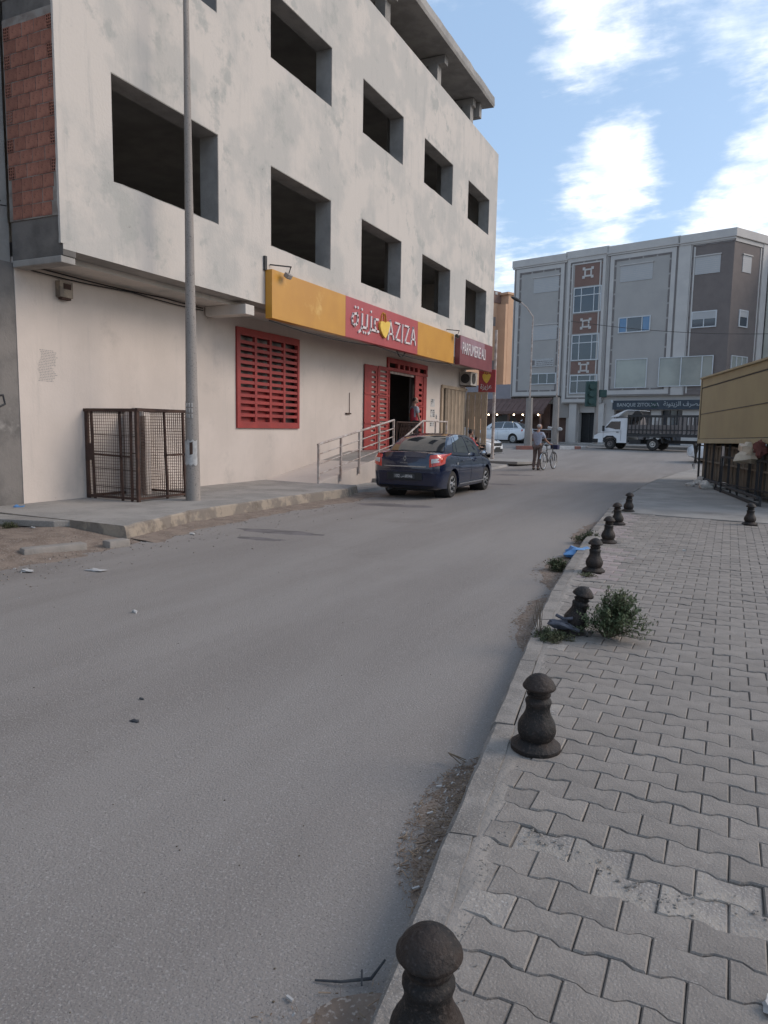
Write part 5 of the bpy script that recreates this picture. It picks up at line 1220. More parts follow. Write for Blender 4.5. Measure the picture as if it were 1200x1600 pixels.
# dust and crumbs along the left kerb
random.seed(21); mb = MB(); yy = fr(7.25, 15.6, .12); v = []
for y in yy:
    xk = interp(KO, y)+.03
    for k in range(5): c = .55*k/4*(1+.5*fbm(y, k, 1.6)); v.append((xk+c, y, rz(xk+c, y)+(.035*(1-k/4)+.008*fbm(y*2, k, 3) if k < 4 else -.01)))
mb.add(v, [(j*5+i, j*5+i+1, (j+1)*5+i+1, (j+1)*5+i) for j in range(len(yy)-1) for i in range(4)]); tag(mb.build('kerb_dirt', 'dirt', smooth=True), kind='stuff')
gr = MB(); wh = MB()
for k in range(1500):
    y = random.uniform(3.6, 16); xk = interp(KO, max(7.3, y)) if y > 7.3 else -7.3+.05*(7.3-y)
    x = xk+random.expovariate(2.2) if random.random() < .7 else xk-random.random()*1.6*(1 if y < 7.2 else 0)
    z = (max(rz(x, y), verge_z(x, y)) if y < 7.8 else rz(x, y)); s_ = random.uniform(.004, .015)
    if y > 7.3 and x < xk+.03: continue
    (gr if random.random() < .95 else wh).bar((x, y, z+s_*.3), (x+s_*random.uniform(.5,1.6), y+s_*random.uniform(-1,1), z+s_*.5), s_, s_*.6)
tag(gr.build('gravel_crumbs', 'crumb', fixn=False), kind='stuff'); tag(wh.build('paper_crumbs', 'paper', fixn=False), kind='stuff')
# stones, scraps lying on the asphalt
random.seed(31); mb = MB()
for k in range(260):
    y = 1.2*math.exp(random.random()*2.6); x = kerb_x(y)-.2-random.random()*5.5; s_ = random.uniform(.0015, .005)
    mb.bar((x, y, rz(x, y)+.001), (x+s_*1.2, y+s_*random.uniform(-1, 1), rz(x, y)+s_*.6), s_, s_*.7)
tag(mb.build('road_grit', 'stem', fixn=False), kind='stuff')
def crumple(name, lb, c, r, m_, cat='litter', seed=0):
    random.seed(seed); mb = MB(); mb.ball(c, r, 12, 8, jit=.9); return tag(mb.build(name, m_, smooth=True, angle=30), lb, cat)
crumple('plastic_bag', 'crumpled blue plastic bag lying in the gutter by the kerb', (-1.63, 9.05, .06), (.17, .15, .07), 'blue_bag', 'plastic bag', 3)
crumple('plastic_bag', 'small blue plastic scrap at the foot of the dark left wall', (-10.2, 7.75, .18), (.09, .10, .07), 'blue_bag', 'plastic bag', 4)
def px_ground(px, py, z=0.0): d = fw*1120+r2*(px-600)-u2*(py-800); t = (z-CH)/d.z; return d.x*t, d.y*t
for i, (px, py, r_, lb) in enumerate([(42, 891, .09, 'larger torn white paper scrap at the left edge of the road'), (150, 891, .10, 'flat white paper scrap on the road below the left kerb corner'), (300, 833, .05, 'small white scrap at the foot of the high left kerb'), (52, 833, .05, 'white scrap lying on the dusty verge by the tilted slab'), (210, 958, .035, 'lone white scrap out on the left half of the road'), (1069, 861, .02, 'tiny white scrap on the pavers near the lone bollard')]):
    x, y = px_ground(px, py, .02 if i != 5 else .13); z = (roadz(x, y) if i < 5 else .125)
    if i == 3: z = verge_z(x, y)
    random.seed(40+i); mb = MB(); mb.ball((x, y, z+.012), (r_, r_*.5, .012), 10, 5, jit=.9); tag(mb.build('paper_scrap', 'paper', smooth=True), lb, 'litter')
x, y = px_ground(1192, 1578, .12); mb = MB(); mb.ball((x+.02, y, .135), (.022, .03, .012), 10, 5, jit=.8); tag(mb.build('paper_scrap', 'paper', smooth=True), 'white scrap on the pavers at the lower right picture corner', 'litter')
x0_, y0_ = px_ground(492, 1523); x1_, y1_ = px_ground(580, 1527)
mb = MB(); mb.tube([(x0_, y0_, rz(x0_, y0_)+.006), ((x0_+x1_)/2, (y0_+y1_)/2-.012, .014+rz(x0_,y0_)), (x1_, y1_, .02+rz(x1_,y1_)), (x1_+.03, y1_+.03, .045)], [.003, .004, .005, .003], 6); mb.tube([(x1_-.03, y1_, .012), (x1_-.005, y1_-.05, .01)], .003, 5); tag(mb.build('twig', 'ink', smooth=True), 'thin dark curved twig lying against the near kerb', 'twig')
x0_, y0_ = px_ground(700, 1185); mb = MB(); 
for k in range(5): a = .5*k; mb.bar((x0_, y0_, .03), (x0_+.10*math.cos(a-.6), y0_-.05+.06*math.sin(a), .012), .0035)
tag(mb.build('twig', 'stem'), 'small forked twig at the far end of the gutter litter', 'twig')
for i, (px, py, r_) in enumerate([(210, 1129, .030), (221, 1095, .016)]):
    x, y = px_ground(px, py); random.seed(60+i); mb = MB(); mb.ball((x, y, roadz(x, y)+.004), (r_, r_*.5, .008), 10, 5, jit=.6); tag(mb.build('tar_lump', 'ink', smooth=True), ['larger dark lump stuck to the road surface at left','smaller dark lump on the road just beyond the larger one'][i], 'lump')
# darker tar and oil marks as thin stains on the road
for i, (px, py, rx, ry) in enumerate([(440, 832, .75, .20), (405, 843, .4, .12), (610, 790, .9, .3), (800, 742, .7, .35), (780, 757, .6, .25)]):
    x, y = px_ground(px, py); blob(x, y, rx, ry, 0, mat('road_stain', (.12,.105,.10), .85, (.17,.15,.145), 3, amount=.8), 'road_stain', None, .0015, 26, zf=lambda a, b: roadz(a, b)+.0035, seed=i*3)

# ------------------------------------------------------------------ cars
def car(name, label, paint, loc, heading, P, group=None):
    """heading: direction of the nose, local +Y is forward, origin on the ground at mid wheelbase"""
    t_ = thing(name, label, 'car', loc, heading-math.pi/2, group)
    L0, L1 = P['y0'], P['y1']; wr, wf = P['wr'], P['wf']; RW = P['rw']; tr_ = P['track']
    ys = fr(L0, L1, .09); n_s = len(ys); mb = MB(); v = []
    for y in ys:
        hw = smooth_interp(P['half'], y); zb = smooth_interp(P['bot'], y); zt = smooth_interp(P['top'], y); zs_ = zt-zb
        ring = [(0, zb), (hw*.86, zb), (hw*.955, zb+.035), (hw*.985, zb+zs_*.22), (hw, zb+zs_*.48), (hw*.995, zb+zs_*.66), (hw*.975, zb+zs_*.80), (hw*.945, zb+zs_*.91), (hw*.88, zb+zs_*.97), (hw*.62, zt+.012), (0, zt+.022)]
        v += [(x, y, z) for x, z in ring]+[(-x, y, z) for x, z in ring[-2:0:-1]]
    m_ = len(v)//n_s
    f = [(j*m_+i, j*m_+(i+1) % m_, (j+1)*m_+(i+1) % m_, (j+1)*m_+i) for j in range(n_s-1) for i in range(m_)]+[tuple(range(m_))[::-1], tuple(range((n_s-1)*m_, n_s*m_))]
    mb.add(v, f); body = mb.build('body', paint, t_, smooth=True, angle=38)
    # wheel arches
    for yw in (wr, wf):
        cm_ = MB(); cm_.lathe([(RW+.055, -1.3), (RW+.055, 1.3)], 28, (0, yw, RW+.01), 'x'); cu = cm_.build('cutter', paint)
        md = body.modifiers.new('b', 'BOOLEAN'); md.operation = 'DIFFERENCE'; md.object = cu; md.solver = 'EXACT'
        dg = bpy.context.evaluated_depsgraph_get(); cu.parent = t_; dg.update(); me = bpy.data.meshes.new_from_object(body.evaluated_get(dg)); body.modifiers.clear(); body.data = me; bpy.data.objects.remove(cu)
    bx(-.52, L0+.35, .16, .52, L1-.35, .5).build('underbody', 'blackp', t_)
    for yw in (wr, wf):
        for sx in (-1, 1):
            mb = MB(); n_ = 20; xa, xb = sx*(tr_/2+.02), sx*.45; v = []
            for x in (xa, xb):
                for k in range(n_): a = 2*math.pi*k/n_; v.append((x, yw+(RW+.045)*math.cos(a), RW+.01+(RW+.045)*math.sin(a)))
            f = [(k, (k+1) % n_, n_+(k+1) % n_, n_+k) for k in range(n_)]+[tuple(range(n_, 2*n_))]; mb.add(v, f); mb.build('wheel_well', 'blackp', t_, fixn=False)
            we = MB(); xo = sx*(tr_/2+.085); xi = sx*(tr_/2-.10)
            we.lathe([(RW*.62, xi), (RW*.97, xi), (RW, xi+sx*.02), (RW, xo-sx*.025), (RW*.955, xo), (RW*.66, xo+sx*.004), (RW*.62, xo-sx*.02)], 30, (0, yw, RW), 'x'); wo = we.build('wheel', 'rubber', t_, smooth=True, angle=50)
            c_ = MB(); c_.lathe([(RW*.63, xo-sx*.03), (RW*.63, xo-sx*.004), (RW*.56, xo+sx*.003), (RW*.2, xo-sx*.012), (RW*.16, xo+sx*.004), (.005, xo+sx*.006)], 24, (0, yw, RW), 'x'); c_.build('wheel_cover', P.get('cover', 'alloy'), wo, smooth=True)
            d_ = MB()
            for k in range(7):
                a = 2*math.pi*(k+.5)/7; c1, s1 = math.cos(a), math.sin(a); d_.bar((xo+sx*.002, yw+RW*.26*c1, RW+RW*.26*s1), (xo+sx*.005, yw+RW*.52*c1, RW+RW*.52*s1), .012, RW*.13, upv=(1, 0, 0))
            tag(d_.build('cover_slots', 'blackp', wo), kind='stuff')
    # greenhouse: hull of glass with body coloured pillars and roof
    G = P['gh']     # rows: (y_belt_rear, y_belt_front, y_roof_rear, y_roof_front, belt z rear/front, roof z rear/mid/front, half widths)
    def gz_belt(y): return smooth_interp(P['top'], y)-.015
    nb = 14
    def side_pt(u, h, sx):
        """u 0..1 rear to front, h 0..1 belt to roof"""
        yb = G['br']+(G['bf']-G['br'])*u; yr = G['rr']+(G['rf']-G['rr'])*u; zr = interp([(0, G['zr0']), (.35, G['zr1']), (.7, G['zr1']-.005), (1, G['zr2'])], u)
        zb = gz_belt(yb); hh_ = h; wb = G['wb']*(1-.05*abs(2*u-1)**3); wt = G['wt']*(1-.04*abs(2*u-1)**3)
        return Vector((sx*(wb+(wt-wb)*(h**1.25)), yb+(yr-yb)*h, zb+(zr-zb)*math.sin(h*math.pi/2*.96)/math.sin(math.pi/2*.96)))
    hull = MB(); v = []; NH, NU = 6, 16
    for i in range(NU+1):
        u = i/NU; prof = [side_pt(u, h/NH, -1) for h in range(NH+1)]; r_ = prof[-1]
        mid = [Vector((r_.x*(1-q/4), r_.y, r_.z+.028*math.sin(q/4*math.pi/2))) for q in range(1, 5)]
        rr_ = prof+mid; rr_ += [Vector((-p.x, p.y, p.z)) for p in rr_[-2::-1]]; v += rr_
    m_ = len(rr_); hull.add(v, [(j*m_+i, (j+1)*m_+i, (j+1)*m_+i+1, j*m_+i+1) for j in range(NU) for i in range(m_-1)]+[tuple(range(m_)), tuple(range(NU*m_, (NU+1)*m_))[::-1]])
    hull.build('roof', paint, t_, smooth=True, angle=50)
    def patch(fn, name, m_, nu=8, nv=6, off=.006, parent=t_):
        g_ = [[fn(i/nu, j/nv) for i in range(nu+1)] for j in range(nv+1)]
        cen = Vector((0, (L0+L1)/2, .8)); c0 = g_[nv//2][nu//2]; nrm = (g_[nv//2][nu//2+1]-c0).cross(g_[nv//2+1][nu//2]-c0).normalized()
        if nrm.dot(c0-cen) < 0: nrm = -nrm
        a = [p+nrm*off for r in g_ for p in r]; b = [p-nrm*.004 for r in g_ for p in r]; W2 = nu+1; K = len(a)
        f = [(j*W2+i, j*W2+i+1, (j+1)*W2+i+1, (j+1)*W2+i) for j in range(nv) for i in range(nu)]
        bd = [i for i in range(W2)]+[j*W2+nu for j in range(1, nv+1)]+[nv*W2+i for i in range(nu-1, -1, -1)]+[j*W2 for j in range(nv-1, 0, -1)]
        f += [(bd[k], bd[(k+1) % len(bd)], K+bd[(k+1) % len(bd)], K+bd[k]) for k in range(len(bd))]
        q_ = MB(); q_.add(a+b, f); return q_.build(name, m_, parent, smooth=True, angle=35)
    for sx in (-1, 1):
        for (ua, ub, va, vb) in P['sidewin']:
            # ua..ub at belt, va..vb at roof line
            patch(lambda i, j, sx=sx: side_pt((ua+(ub-ua)*i)*(1-j)+(va+(vb-va)*i)*j, .10+.80*j, sx), 'side_window', 'glass')
    def end_pt(i, j, u, yin):
        a = side_pt(u, .06+.90*j, -1); x = a.x*(1-.07)*(1-2*i); bow = (1-(2*i-1)**2)
        return Vector((x, a.y+yin*bow*(.5+.5*(1-j)), a.z+.028*bow*j*.7))
    # bulging screens
    patch(lambda i, j: end_pt(i, j, 0, -.05), 'rear_window', 'glass', 10, 6, .012); patch(lambda i, j: end_pt(i, j, 1, .06), 'windscreen', 'glass', 10, 6, .012)
    # trim shared by all: mirrors, handles, sills
    ym = P['ym']; zm = gz_belt(ym)+.05
    for sx in (-1, 1):
        mb = MB(); mb.ball((sx*(G['wb']+.14), ym, zm+.03), (.10, .055, .075), 10, 8); mi = mb.build('mirror', P.get('mirror', paint), t_, smooth=True)
        mb = MB(); mb.ball((sx*(G['wb']+.14), ym-.022, zm+.03), (.082, .04, .06), 10, 8); mb.build('mirror_glass', 'chrome', mi, smooth=True)
        for yh in P['handles']:
            hw = smooth_interp(P['half'], yh); mb = MB(); mb.bar((sx*(hw*.985+.012), yh-.09, smooth_interp(P['top'], yh)-.13), (sx*(hw*.985+.012), yh+.09, smooth_interp(P['top'], yh)-.125), .02, .028); mb.build('door_handle', paint, t_, bevel=.006)
        for yd in P['doors']:
            mb = MB(); hwl = smooth_interp(P['half'], yd); zb = smooth_interp(P['bot'], yd)+.06; zt = smooth_interp(P['top'], yd); zz = fr(zb, zt-.03, .06)
            def hx(z): 
                f_ = (z-zb+.06)/(zt-zb+.06); return hwl*interp([(0,.955),(.22,.985),(.48,1.0),(.66,.995),(.80,.975),(.91,.945),(1,.9)], f_)
            for a, b in zip(zz, zz[1:]): mb.bar((sx*(hx(a)+.001), yd, a), (sx*(hx(b)+.001), yd, b), .007, .004, upv=(1,0,0))
            tag(mb.build('door_gap', 'blackp', t_), kind='stuff')
    return t_, patch, side_pt, body
E_ = dict
sedan = dict(y0=-2.13, y1=2.13, wr=-1.22, wf=1.27, rw=.305, track=1.42,
 half=[(-2.13,.66),(-2.08,.76),(-1.9,.815),(-1.2,.835),(0,.838),(1.2,.83),(1.75,.79),(2.0,.70),(2.13,.52)],
 bot=[(-2.13,.42),(-2.05,.27),(-1.8,.20),(0,.185),(1.6,.19),(2.0,.21),(2.13,.33)],
 top=[(-2.13,.92),(-2.08,1.0),(-1.98,1.03),(-1.5,1.03),(-1.2,1.0),(-.5,.955),(.5,.925),(1.05,.90),(1.6,.83),(1.95,.72),(2.13,.58)],
 gh=E_(br=-1.52, bf=1.22, rr=-.86, rf=.32, zr0=1.385, zr1=1.435, zr2=1.41, wb=.745, wt=.545), ym=.72, handles=(-.62, .30), doors=(-.86, -.02, .95), mirror='paint_navy',
 sidewin=[(.165,.235,.10,.13),(.25,.545,.17,.50),(.575,.855,.545,.965)])
cs_ = car('parked_car', 'dark navy four door saloon parked tail towards us beside the ramp railing', 'paint_navy', (-6.48, 16.72, .012), math.pi/2, sedan)
ct, patch, side_pt, body_ = cs_
# rear end of the saloon
def rear_skin(x, z, P=sedan, ends=-1):
    # y of the tail at half width x and height z: step through the stations
    best = None
    for y in fr(P['y0'], P['y0']+.5, .02):
        hw = smooth_interp(P['half'], y); zb = smooth_interp(P['bot'], y); zt = smooth_interp(P['top'], y)
        f_ = (z-zb)/(zt-zb)
        if 0 <= f_ <= 1.0 and abs(x) <= hw*interp([(0,.9),(.22,.985),(.48,1.0),(.66,.995),(.80,.975),(.91,.945),(1,.88)], f_): return y
    return P['y0']+.5
for sx in (-1, 1):
    def tl(i, j, sx=sx):
        # wraps round the corner
        x = .575+.24*min(1, i/.6); z = .745+.235*j+(.05*i)*(1-j*.2)-.03*(1-i)*(1-j)
        y = rear_skin(min(x, .765), z)+.02*max(0, x-.7)/.1; y += .24*max(0, i-.55)/.45
        return Vector((sx*(min(x, .805)+.012*max(0, i-.55)), y, z))
    li = patch(tl, 'tail_light', 'tail', 10, 6, .018)
    patch(lambda i, j: tl(.12+.36*i, .32+.36*j)+Vector((0, -.012, 0)), 'reversing_lens', 'lamp_c', 4, 3, .016, li)
def bumper_box(name, x0, x1, z0, z1, d, m_, bev=.01, n=8):
    mb = MB(); v = []
    for k in range(n+1):
        x = x0+(x1-x0)*k/n
        for z in (z0, z1): y = rear_skin(x, z); v += [(x, y-d, z), (x, y+.03, z)]
    f = [];
    for k in range(n): a = 4*k; b = a+4; f += [(a, a+2, b+2, b), (a+1, b+1, b+3, a+3), (a+2, a+3, b+3, b+2), (a, b, b+1, a+1)]
    f += [(0, 1, 3, 2), (4*n, 4*n+2, 4*n+3, 4*n+1)]; mb.add(v, f); return mb.build(name, m_, ct, bevel=bev)
bumper_box('boot_trim', -.50, .50, .715, .742, .012, 'chrome', .003)
bumper_box('rear_bumper', -.74, .74, .30, .615, .035, 'paint_navy', .02, 14)
bumper_box('bumper_insert', -.42, .42, .43, .60, .042, 'blackp', .01)
bumper_box('rear_valance', -.66, .66, .235, .299, .02, 'blackp', .01)
for zl in (.655,): bumper_box('boot_gap', -.72, .72, zl, zl+.008, .004, 'blackp', 0, 12)
pl_ = MB(); yp = rear_skin(0, .5)-.05; pl_.box(-.26, yp-.008, .46, .26, yp, .57); plo = pl_.build('number_plate', 'ink', ct, bevel=.003)
mb = MB(); fnp = lambda u0, s_: (lambda a, b, d: (u0+a, yp-.0095-d, .482+b))
TN = "\uFEB2\uFEE7\uFEEE\uFE97"
text_mesh(mb, '102', fnp(-.235, 1), .095, .95, .002, .0015); text_mesh(mb, TN, lambda a, b, d: (-.075+a, yp-.0095-d, .495+b), .075, .8, .002, .001); text_mesh(mb, '8046', fnp(.035, 1), .095, .9, .002, .0015); mb.build('plate_characters', 'paper', plo)
yb_ = rear_skin(0, .90)-.012; mb = MB(); oc = [(0,.955),(.032,.90),(0,.845),(-.032,.90)]
for k in range(4):
    a, b = oc[k], oc[(k+1) % 4]; mb.bar((a[0], yb_, a[1]), (b[0], yb_, b[1]), .012, .014, upv=(0, 1, 0))
mb.build('badge', 'chrome', ct)
mb = MB(); text_mesh(mb, 'SYMBOL', lambda a, b, d: (-.12+a, rear_skin(0, .8)-.008-d, .79+b), .04, 1.3, .003); mb.build('model_letters', 'chrome', ct)
# near side tail flank reflector strip, exhaust, wiper
mb = MB(); mb.tube([(-.42, -2.1, .2), (-.42, -1.8, .22)], .025, 10); mb.build('exhaust_pipe', 'steel_dk', ct)
mb = MB(); mb.ball((0, 0, 0), (.02, .01, .012)); 
bx(.834, -1.05, .745, .842, -.95, .80).build('side_badge', 'chrome', ct)
mb = MB()
for sx in (-1, 1): pass
mb.bar((.842, -.85, .30), (.842, .9, .30), .02, .03); mb.build('sill_strip', 'chrome', ct)

suv = dict(y0=-2.25, y1=2.25, wr=-1.32, wf=1.35, rw=.35, track=1.58,
 half=[(-2.25,.72),(-2.18,.82),(-1.9,.90),(-1,.92),(1,.92),(1.8,.88),(2.1,.78),(2.25,.62)],
 bot=[(-2.25,.50),(-2.15,.36),(-1.8,.26),(1.7,.26),(2.1,.28),(2.25,.42)],
 top=[(-2.25,.98),(-2.18,1.08),(-1.9,1.12),(-1,1.08),(0,1.04),(.9,1.02),(1.5,.98),(2.0,.88),(2.25,.72)],
 gh=E_(br=-2.08, bf=1.25, rr=-1.42, rf=.35, zr0=1.52, zr1=1.60, zr2=1.57, wb=.83, wt=.60), ym=.80, handles=(-.75, .25), doors=(-1.0, -.05, .98), mirror='paint_white',
 sidewin=[(.10,.20,.10,.17),(.215,.50,.19,.49),(.525,.85,.515,.93)])
so_ = cs(783, 54.6)
sv, patch2, sp2, bd2 = car('parked_suv', 'white crossover parked sideways before the cafe, tail to the right', 'paint_white', (so_.x, so_.y, zg(60)-.03), R(166), suv)
for sx in (-1, 1):
    mb = MB(); mb.bar((sx*.60, -2.21, .97), (sx*.88, -2.02, .99), .07, .14); mb.build('tail_light', 'tail', sv, bevel=.02); mb = MB(); mb.bar((sx*.5, -2.26, .97), (sx*.62, -2.23, .975), .06, .1); mb.build('lens', 'blackp', sv)
bx(-.26, -2.30, .80, .26, -2.27, .92).build('number_plate', 'blackp', sv); bx(-.75, -2.28, .30, .75, -2.1, .55).build('rear_bumper', 'blackp', sv, bevel=.03); mb = MB(); mb.tube([(0, -1.45, 1.68), (0, -1.6, 1.76)], .03, 6); mb.build('antenna_fin', 'paint_white', sv)
hatch = dict(y0=-2.1, y1=2.1, wr=-1.25, wf=1.28, rw=.33, track=1.54,
 half=[(-2.1,.70),(-2.0,.80),(-1.5,.88),(0,.89),(1.3,.885),(1.75,.84),(1.98,.74),(2.1,.60)],
 bot=[(-2.1,.45),(-2.0,.30),(-1.7,.22),(1.6,.21),(1.95,.22),(2.1,.30)],
 top=[(-2.1,.95),(-2.0,1.02),(-1.0,1.0),(0,.97),(.9,.96),(1.4,.92),(1.8,.83),(2.0,.75),(2.1,.66)],
 gh=E_(br=-1.8, bf=1.15, rr=-1.25, rf=.28, zr0=1.42, zr1=1.48, zr2=1.45, wb=.80, wt=.58), ym=.72, handles=(-.7, .28), doors=(-.95, -.02, .96), mirror='paint_white',
 sidewin=[(.14,.24,.12,.18),(.255,.53,.2,.50),(.555,.86,.53,.95)])
hc, patch3, sp3, bd3 = car('parked_car', 'white car nosing out from behind the beige gate, front to the right', 'paint_white', (-12.1, 33.7, zg(34)+.02), R(-8), hatch)
for sx in (-1, 1):
    mb = MB(); mb.bar((sx*.50, 2.03, .72), (sx*.82, 1.72, .80), .06, .13); mb.build('headlight', 'lamp_c', hc, bevel=.02)
    mb = MB(); mb.bar((sx*.52, 2.01, .66), (sx*.80, 1.78, .70), .06, .03); mb.build('headlight_trim', 'blackp', hc)
bx(-.46, 2.02, .60, .46, 2.12, .74).build('grille', 'blackp', hc, bevel=.02); bx(-.55, 2.02, .30, .55, 2.13, .46).build('lower_grille', 'blackp', hc, bevel=.02); bx(-.66, 2.0, .22, .66, 2.15, .26).build('front_lip', 'chrome', hc, bevel=.01); bx(-.26, 2.13, .44, .26, 2.145, .55).build('number_plate', 'blackp', hc)
# a third white car just showing behind the stall
wc = cs(1100, 33); wcar, *_q = car('parked_car', 'white car almost hidden behind the khaki stall, only its rounded end visible', 'paint_white', (wc.x+1.35, wc.y+.3, zg(30)+.14), R(195), hatch)

# ------------------------------------------------------------------ light truck in front of the bank
hd_ = math.atan2(-uB.y, -uB.x); wfp = cs(958, 45.0); tk = thing('flatbed_truck', 'white cab truck with a dark railed cargo bed parked before the bank', 'truck', (wfp.x, wfp.y, zg(wfp.y)+.005), hd_-math.pi/2)
# local: +Y forward (left in the picture), origin under the front axle
cabp = [(1.02,.42),(1.05,.62),(1.0,.80),(.62,1.02),(.10,1.62),(.0,1.80),(-.12,1.86),(-.98,1.90),(-1.02,1.86),(-1.02,.42),(-.45,.42),(-.40,.62),(-.2,.78),(.12,.78),(.34,.62),(.40,.42)]
mb = MB(); n_ = len(cabp); v = []
for x, s_ in ((-.93, .97), (-.85, 1.0), (.85, 1.0), (.93, .97)):
    for y, z in cabp:
        tp = max(0, (z-1.0)/.9)*.10; v.append((x*(1-tp) if abs(x) > .86 else x*(1-tp), y*(s_ if y > 0 else 1), z if abs(x) < .9 else z-.02*(z > 1.7)))
f = [tuple(range(n_)), tuple(range(3*n_, 4*n_))[::-1]]+[(r_*n_+i, r_*n_+(i+1) % n_, (r_+1)*n_+(i+1) % n_, (r_+1)*n_+i) for r_ in range(3) for i in range(n_)]
mb.add(v, f); mb.build('cab', 'paint_white', tk, bevel=.02, smooth=True)
for sx in (-1, 1):
    xs = sx*.885; mb = MB(); mb.prism([(.40,1.22),(-.02,1.68),(-.62,1.70),(-.62,1.20)], xs-.012, xs+.012, 'x'); mb.build('side_window', 'glass', tk)
    mb = MB(); mb.bar((sx*.935, -.68, .50), (sx*.915, -.68, 1.2), .012); mb.bar((sx*.935, .42, .62), (sx*.915, .44, 1.15), .012); mb.bar((sx*.945, -.68, 1.12), (sx*.945, .9, .98), .014); mb.build('door_line', 'bank_dark', tk)
    bx(sx*.94, -.55, 1.02, sx*.965, -.40, 1.06).build('door_handle', 'blackp', tk)
    mb = MB(); mb.box(sx*1.02, .30, 1.08, sx*1.20, .40, 1.42); mb.bar((sx*.93, .3, 1.15), (sx*1.1, .35, 1.2), .03); mb.build('mirror', 'blackp', tk, bevel=.02)
    bx(sx*.55, .98, .68, sx*.85, 1.06, .86).build('headlight', 'lamp_c', tk, bevel=.02)
bx(-.95, .75, .38, .95, 1.12, .62).build('bumper', 'blackp', tk, bevel=.03)
mb = MB(); mb.prism([(.52,1.16),(.14,1.60),(.12,1.585),(.50,1.145)], -.74, .74, 'x'); mb.build('windscreen', 'glass', tk)
for sx in (-1, 1):
    mb = MB(); mb.prism([(.34,.44),(.30,.62),(.14,.74),(-.16,.74),(-.34,.62),(-.36,.44),(-.44,.44),(-.42,.66),(-.2,.82),(.18,.82),(.40,.66),(.42,.44)], sx*.90, sx*.96, 'x'); mb.build('wheel_arch', 'blackp', tk)
mb = MB(); mb.prism([(.10,1.95),(-.75,2.34),(-.95,2.40),(-1.75,2.36),(-1.75,2.33),(-.98,2.36),(-.80,2.28),(-.40,1.98)], -.80, .80, 'x'); mb.build('wind_deflector', 'paint_white', tk, bevel=.01)
for (yw, r_, xt) in ((0, .335, .80), (-2.62, .36, .80)):
    for sx in (-1, 1):
        mb = MB(); mb.lathe([(r_*.55, sx*(xt-.12)), (r_*.96, sx*(xt-.12)), (r_, sx*(xt-.08)), (r_, sx*(xt+.08)), (r_*.94, sx*(xt+.12)), (r_*.6, sx*(xt+.12)), (r_*.55, sx*(xt+.06))], 22, (0, yw, r_), 'x'); wo = mb.build('wheel', 'rubber', tk, smooth=True)
        mb = MB(); mb.lathe([(r_*.55, sx*(xt+.04)), (r_*.5, sx*(xt+.08)), (r_*.2, sx*(xt+.05)), (r_*.18, sx*(xt+.12)), (.01, sx*(xt+.12))], 16, (0, yw, r_), 'x'); mb.build('rim', 'bank_dark' if yw == 0 else 'stone', wo, smooth=True)
mb = MB(); mb.box(-.35, -5.2, .42, -.25, -.6, .60); mb.box(.25, -5.2, .42, .35, -.6, .60); mb.box(-.9, -1.9, .35, -.5, -1.2, .62); mb.box(.5, -1.9, .35, .9, -1.2, .62); mb.box(-.85, -2.64, .33, .85, -2.58, .40); mb.build('chassis', 'steel_dk', tk)
for sx in (-1, 1):
    mb = MB(); mb.prism([(-2.05,.62),(-2.1,.78),(-3.15,.78),(-3.25,.45),(-3.2,.45),(-3.1,.74),(-2.15,.74),(-2.1,.6)], sx*.66, sx*.98, 'x'); mb.build('mudguard', 'rubber', tk)
bx(-1.0, -5.35, .80, 1.0, -1.08, .98).build('bed_floor', 'steel_dk', tk, bevel=.01)
for sx in (-1, 1):
    for z in (1.20, 2.02): bx(sx*.98, -5.35, z-.03 if z < 2 else z-.05, sx*1.01, -1.1, z+.03 if z < 2 else z+.05).build('bed_rail', 'steel_dk', tk)
    for k in range(20): y = -1.12-.2295*k; bx(sx*.972, y-.025, .98, sx*1.012, y+.025, 2.0).build('stake', 'steel_dk', tk)
    for k in range(3): y = -4.15-.3*k; bx(sx*.985, y-.10, 1.0, sx*1.0, y+.10, 1.95).build('stake_panel', 'bank_dark', tk)
bx(-.98, -1.14, .98, .98, -1.09, 2.1).build('head_board', 'steel_dk', tk); bx(-.965, -5.2, 1.0, -.95, -1.15, 1.5).build('side_board', 'bank_dark', tk)
for y in (-5.3,):
    for k in range(6): bx(-.95+.36*k, y-.03, .98, -.90+.36*k, y, 2.0).build('stake', 'steel_dk', tk)
    bx(-1, y-.03, 1.98, 1, y, 2.06).build('bed_rail', 'steel_dk', tk)
ld = thing('cargo_sacks', 'heap of pale sacks lying on the truck bed behind the cab', 'sacks', (0, 0, 0)); ld.matrix_world = Matrix.Translation(tk.location) @ Matrix.Rotation(hd_-math.pi/2, 4, 'Z')
random.seed(8)
for k in range(6): mb = MB(); mb.ball((random.uniform(-.6,.6), -1.5-.22*k, 1.04), (.28, .2, .10), 10, 6, jit=.5); mb.build('sack', 'paper', ld, smooth=True)
t2 = thing('cargo_bundle', 'grey tarpaulin bundle upright against the head of the truck bed', 'bundle', (0, 0, 0)); t2.matrix_world = ld.matrix_world.copy()
mb = MB(); mb.ball((0, -1.45, 1.5), (.7, .28, .62), 14, 10, jit=.5); mb.build('tarpaulin', 'bank_dark', t2, smooth=True); mb = MB(); mb.bar((-.6, -1.45, 1.2), (.6, -1.45, 1.25), .04); mb.build('rope', 'straw', t2)
mb = MB(); mb.M = ld.matrix_world; mb.box(-.9, -2.95, 1.0, -.88, -2.75, 1.75); tag(mb.build('white_board', 'paper'), 'narrow white board standing upright against the truck bed rails', 'board')
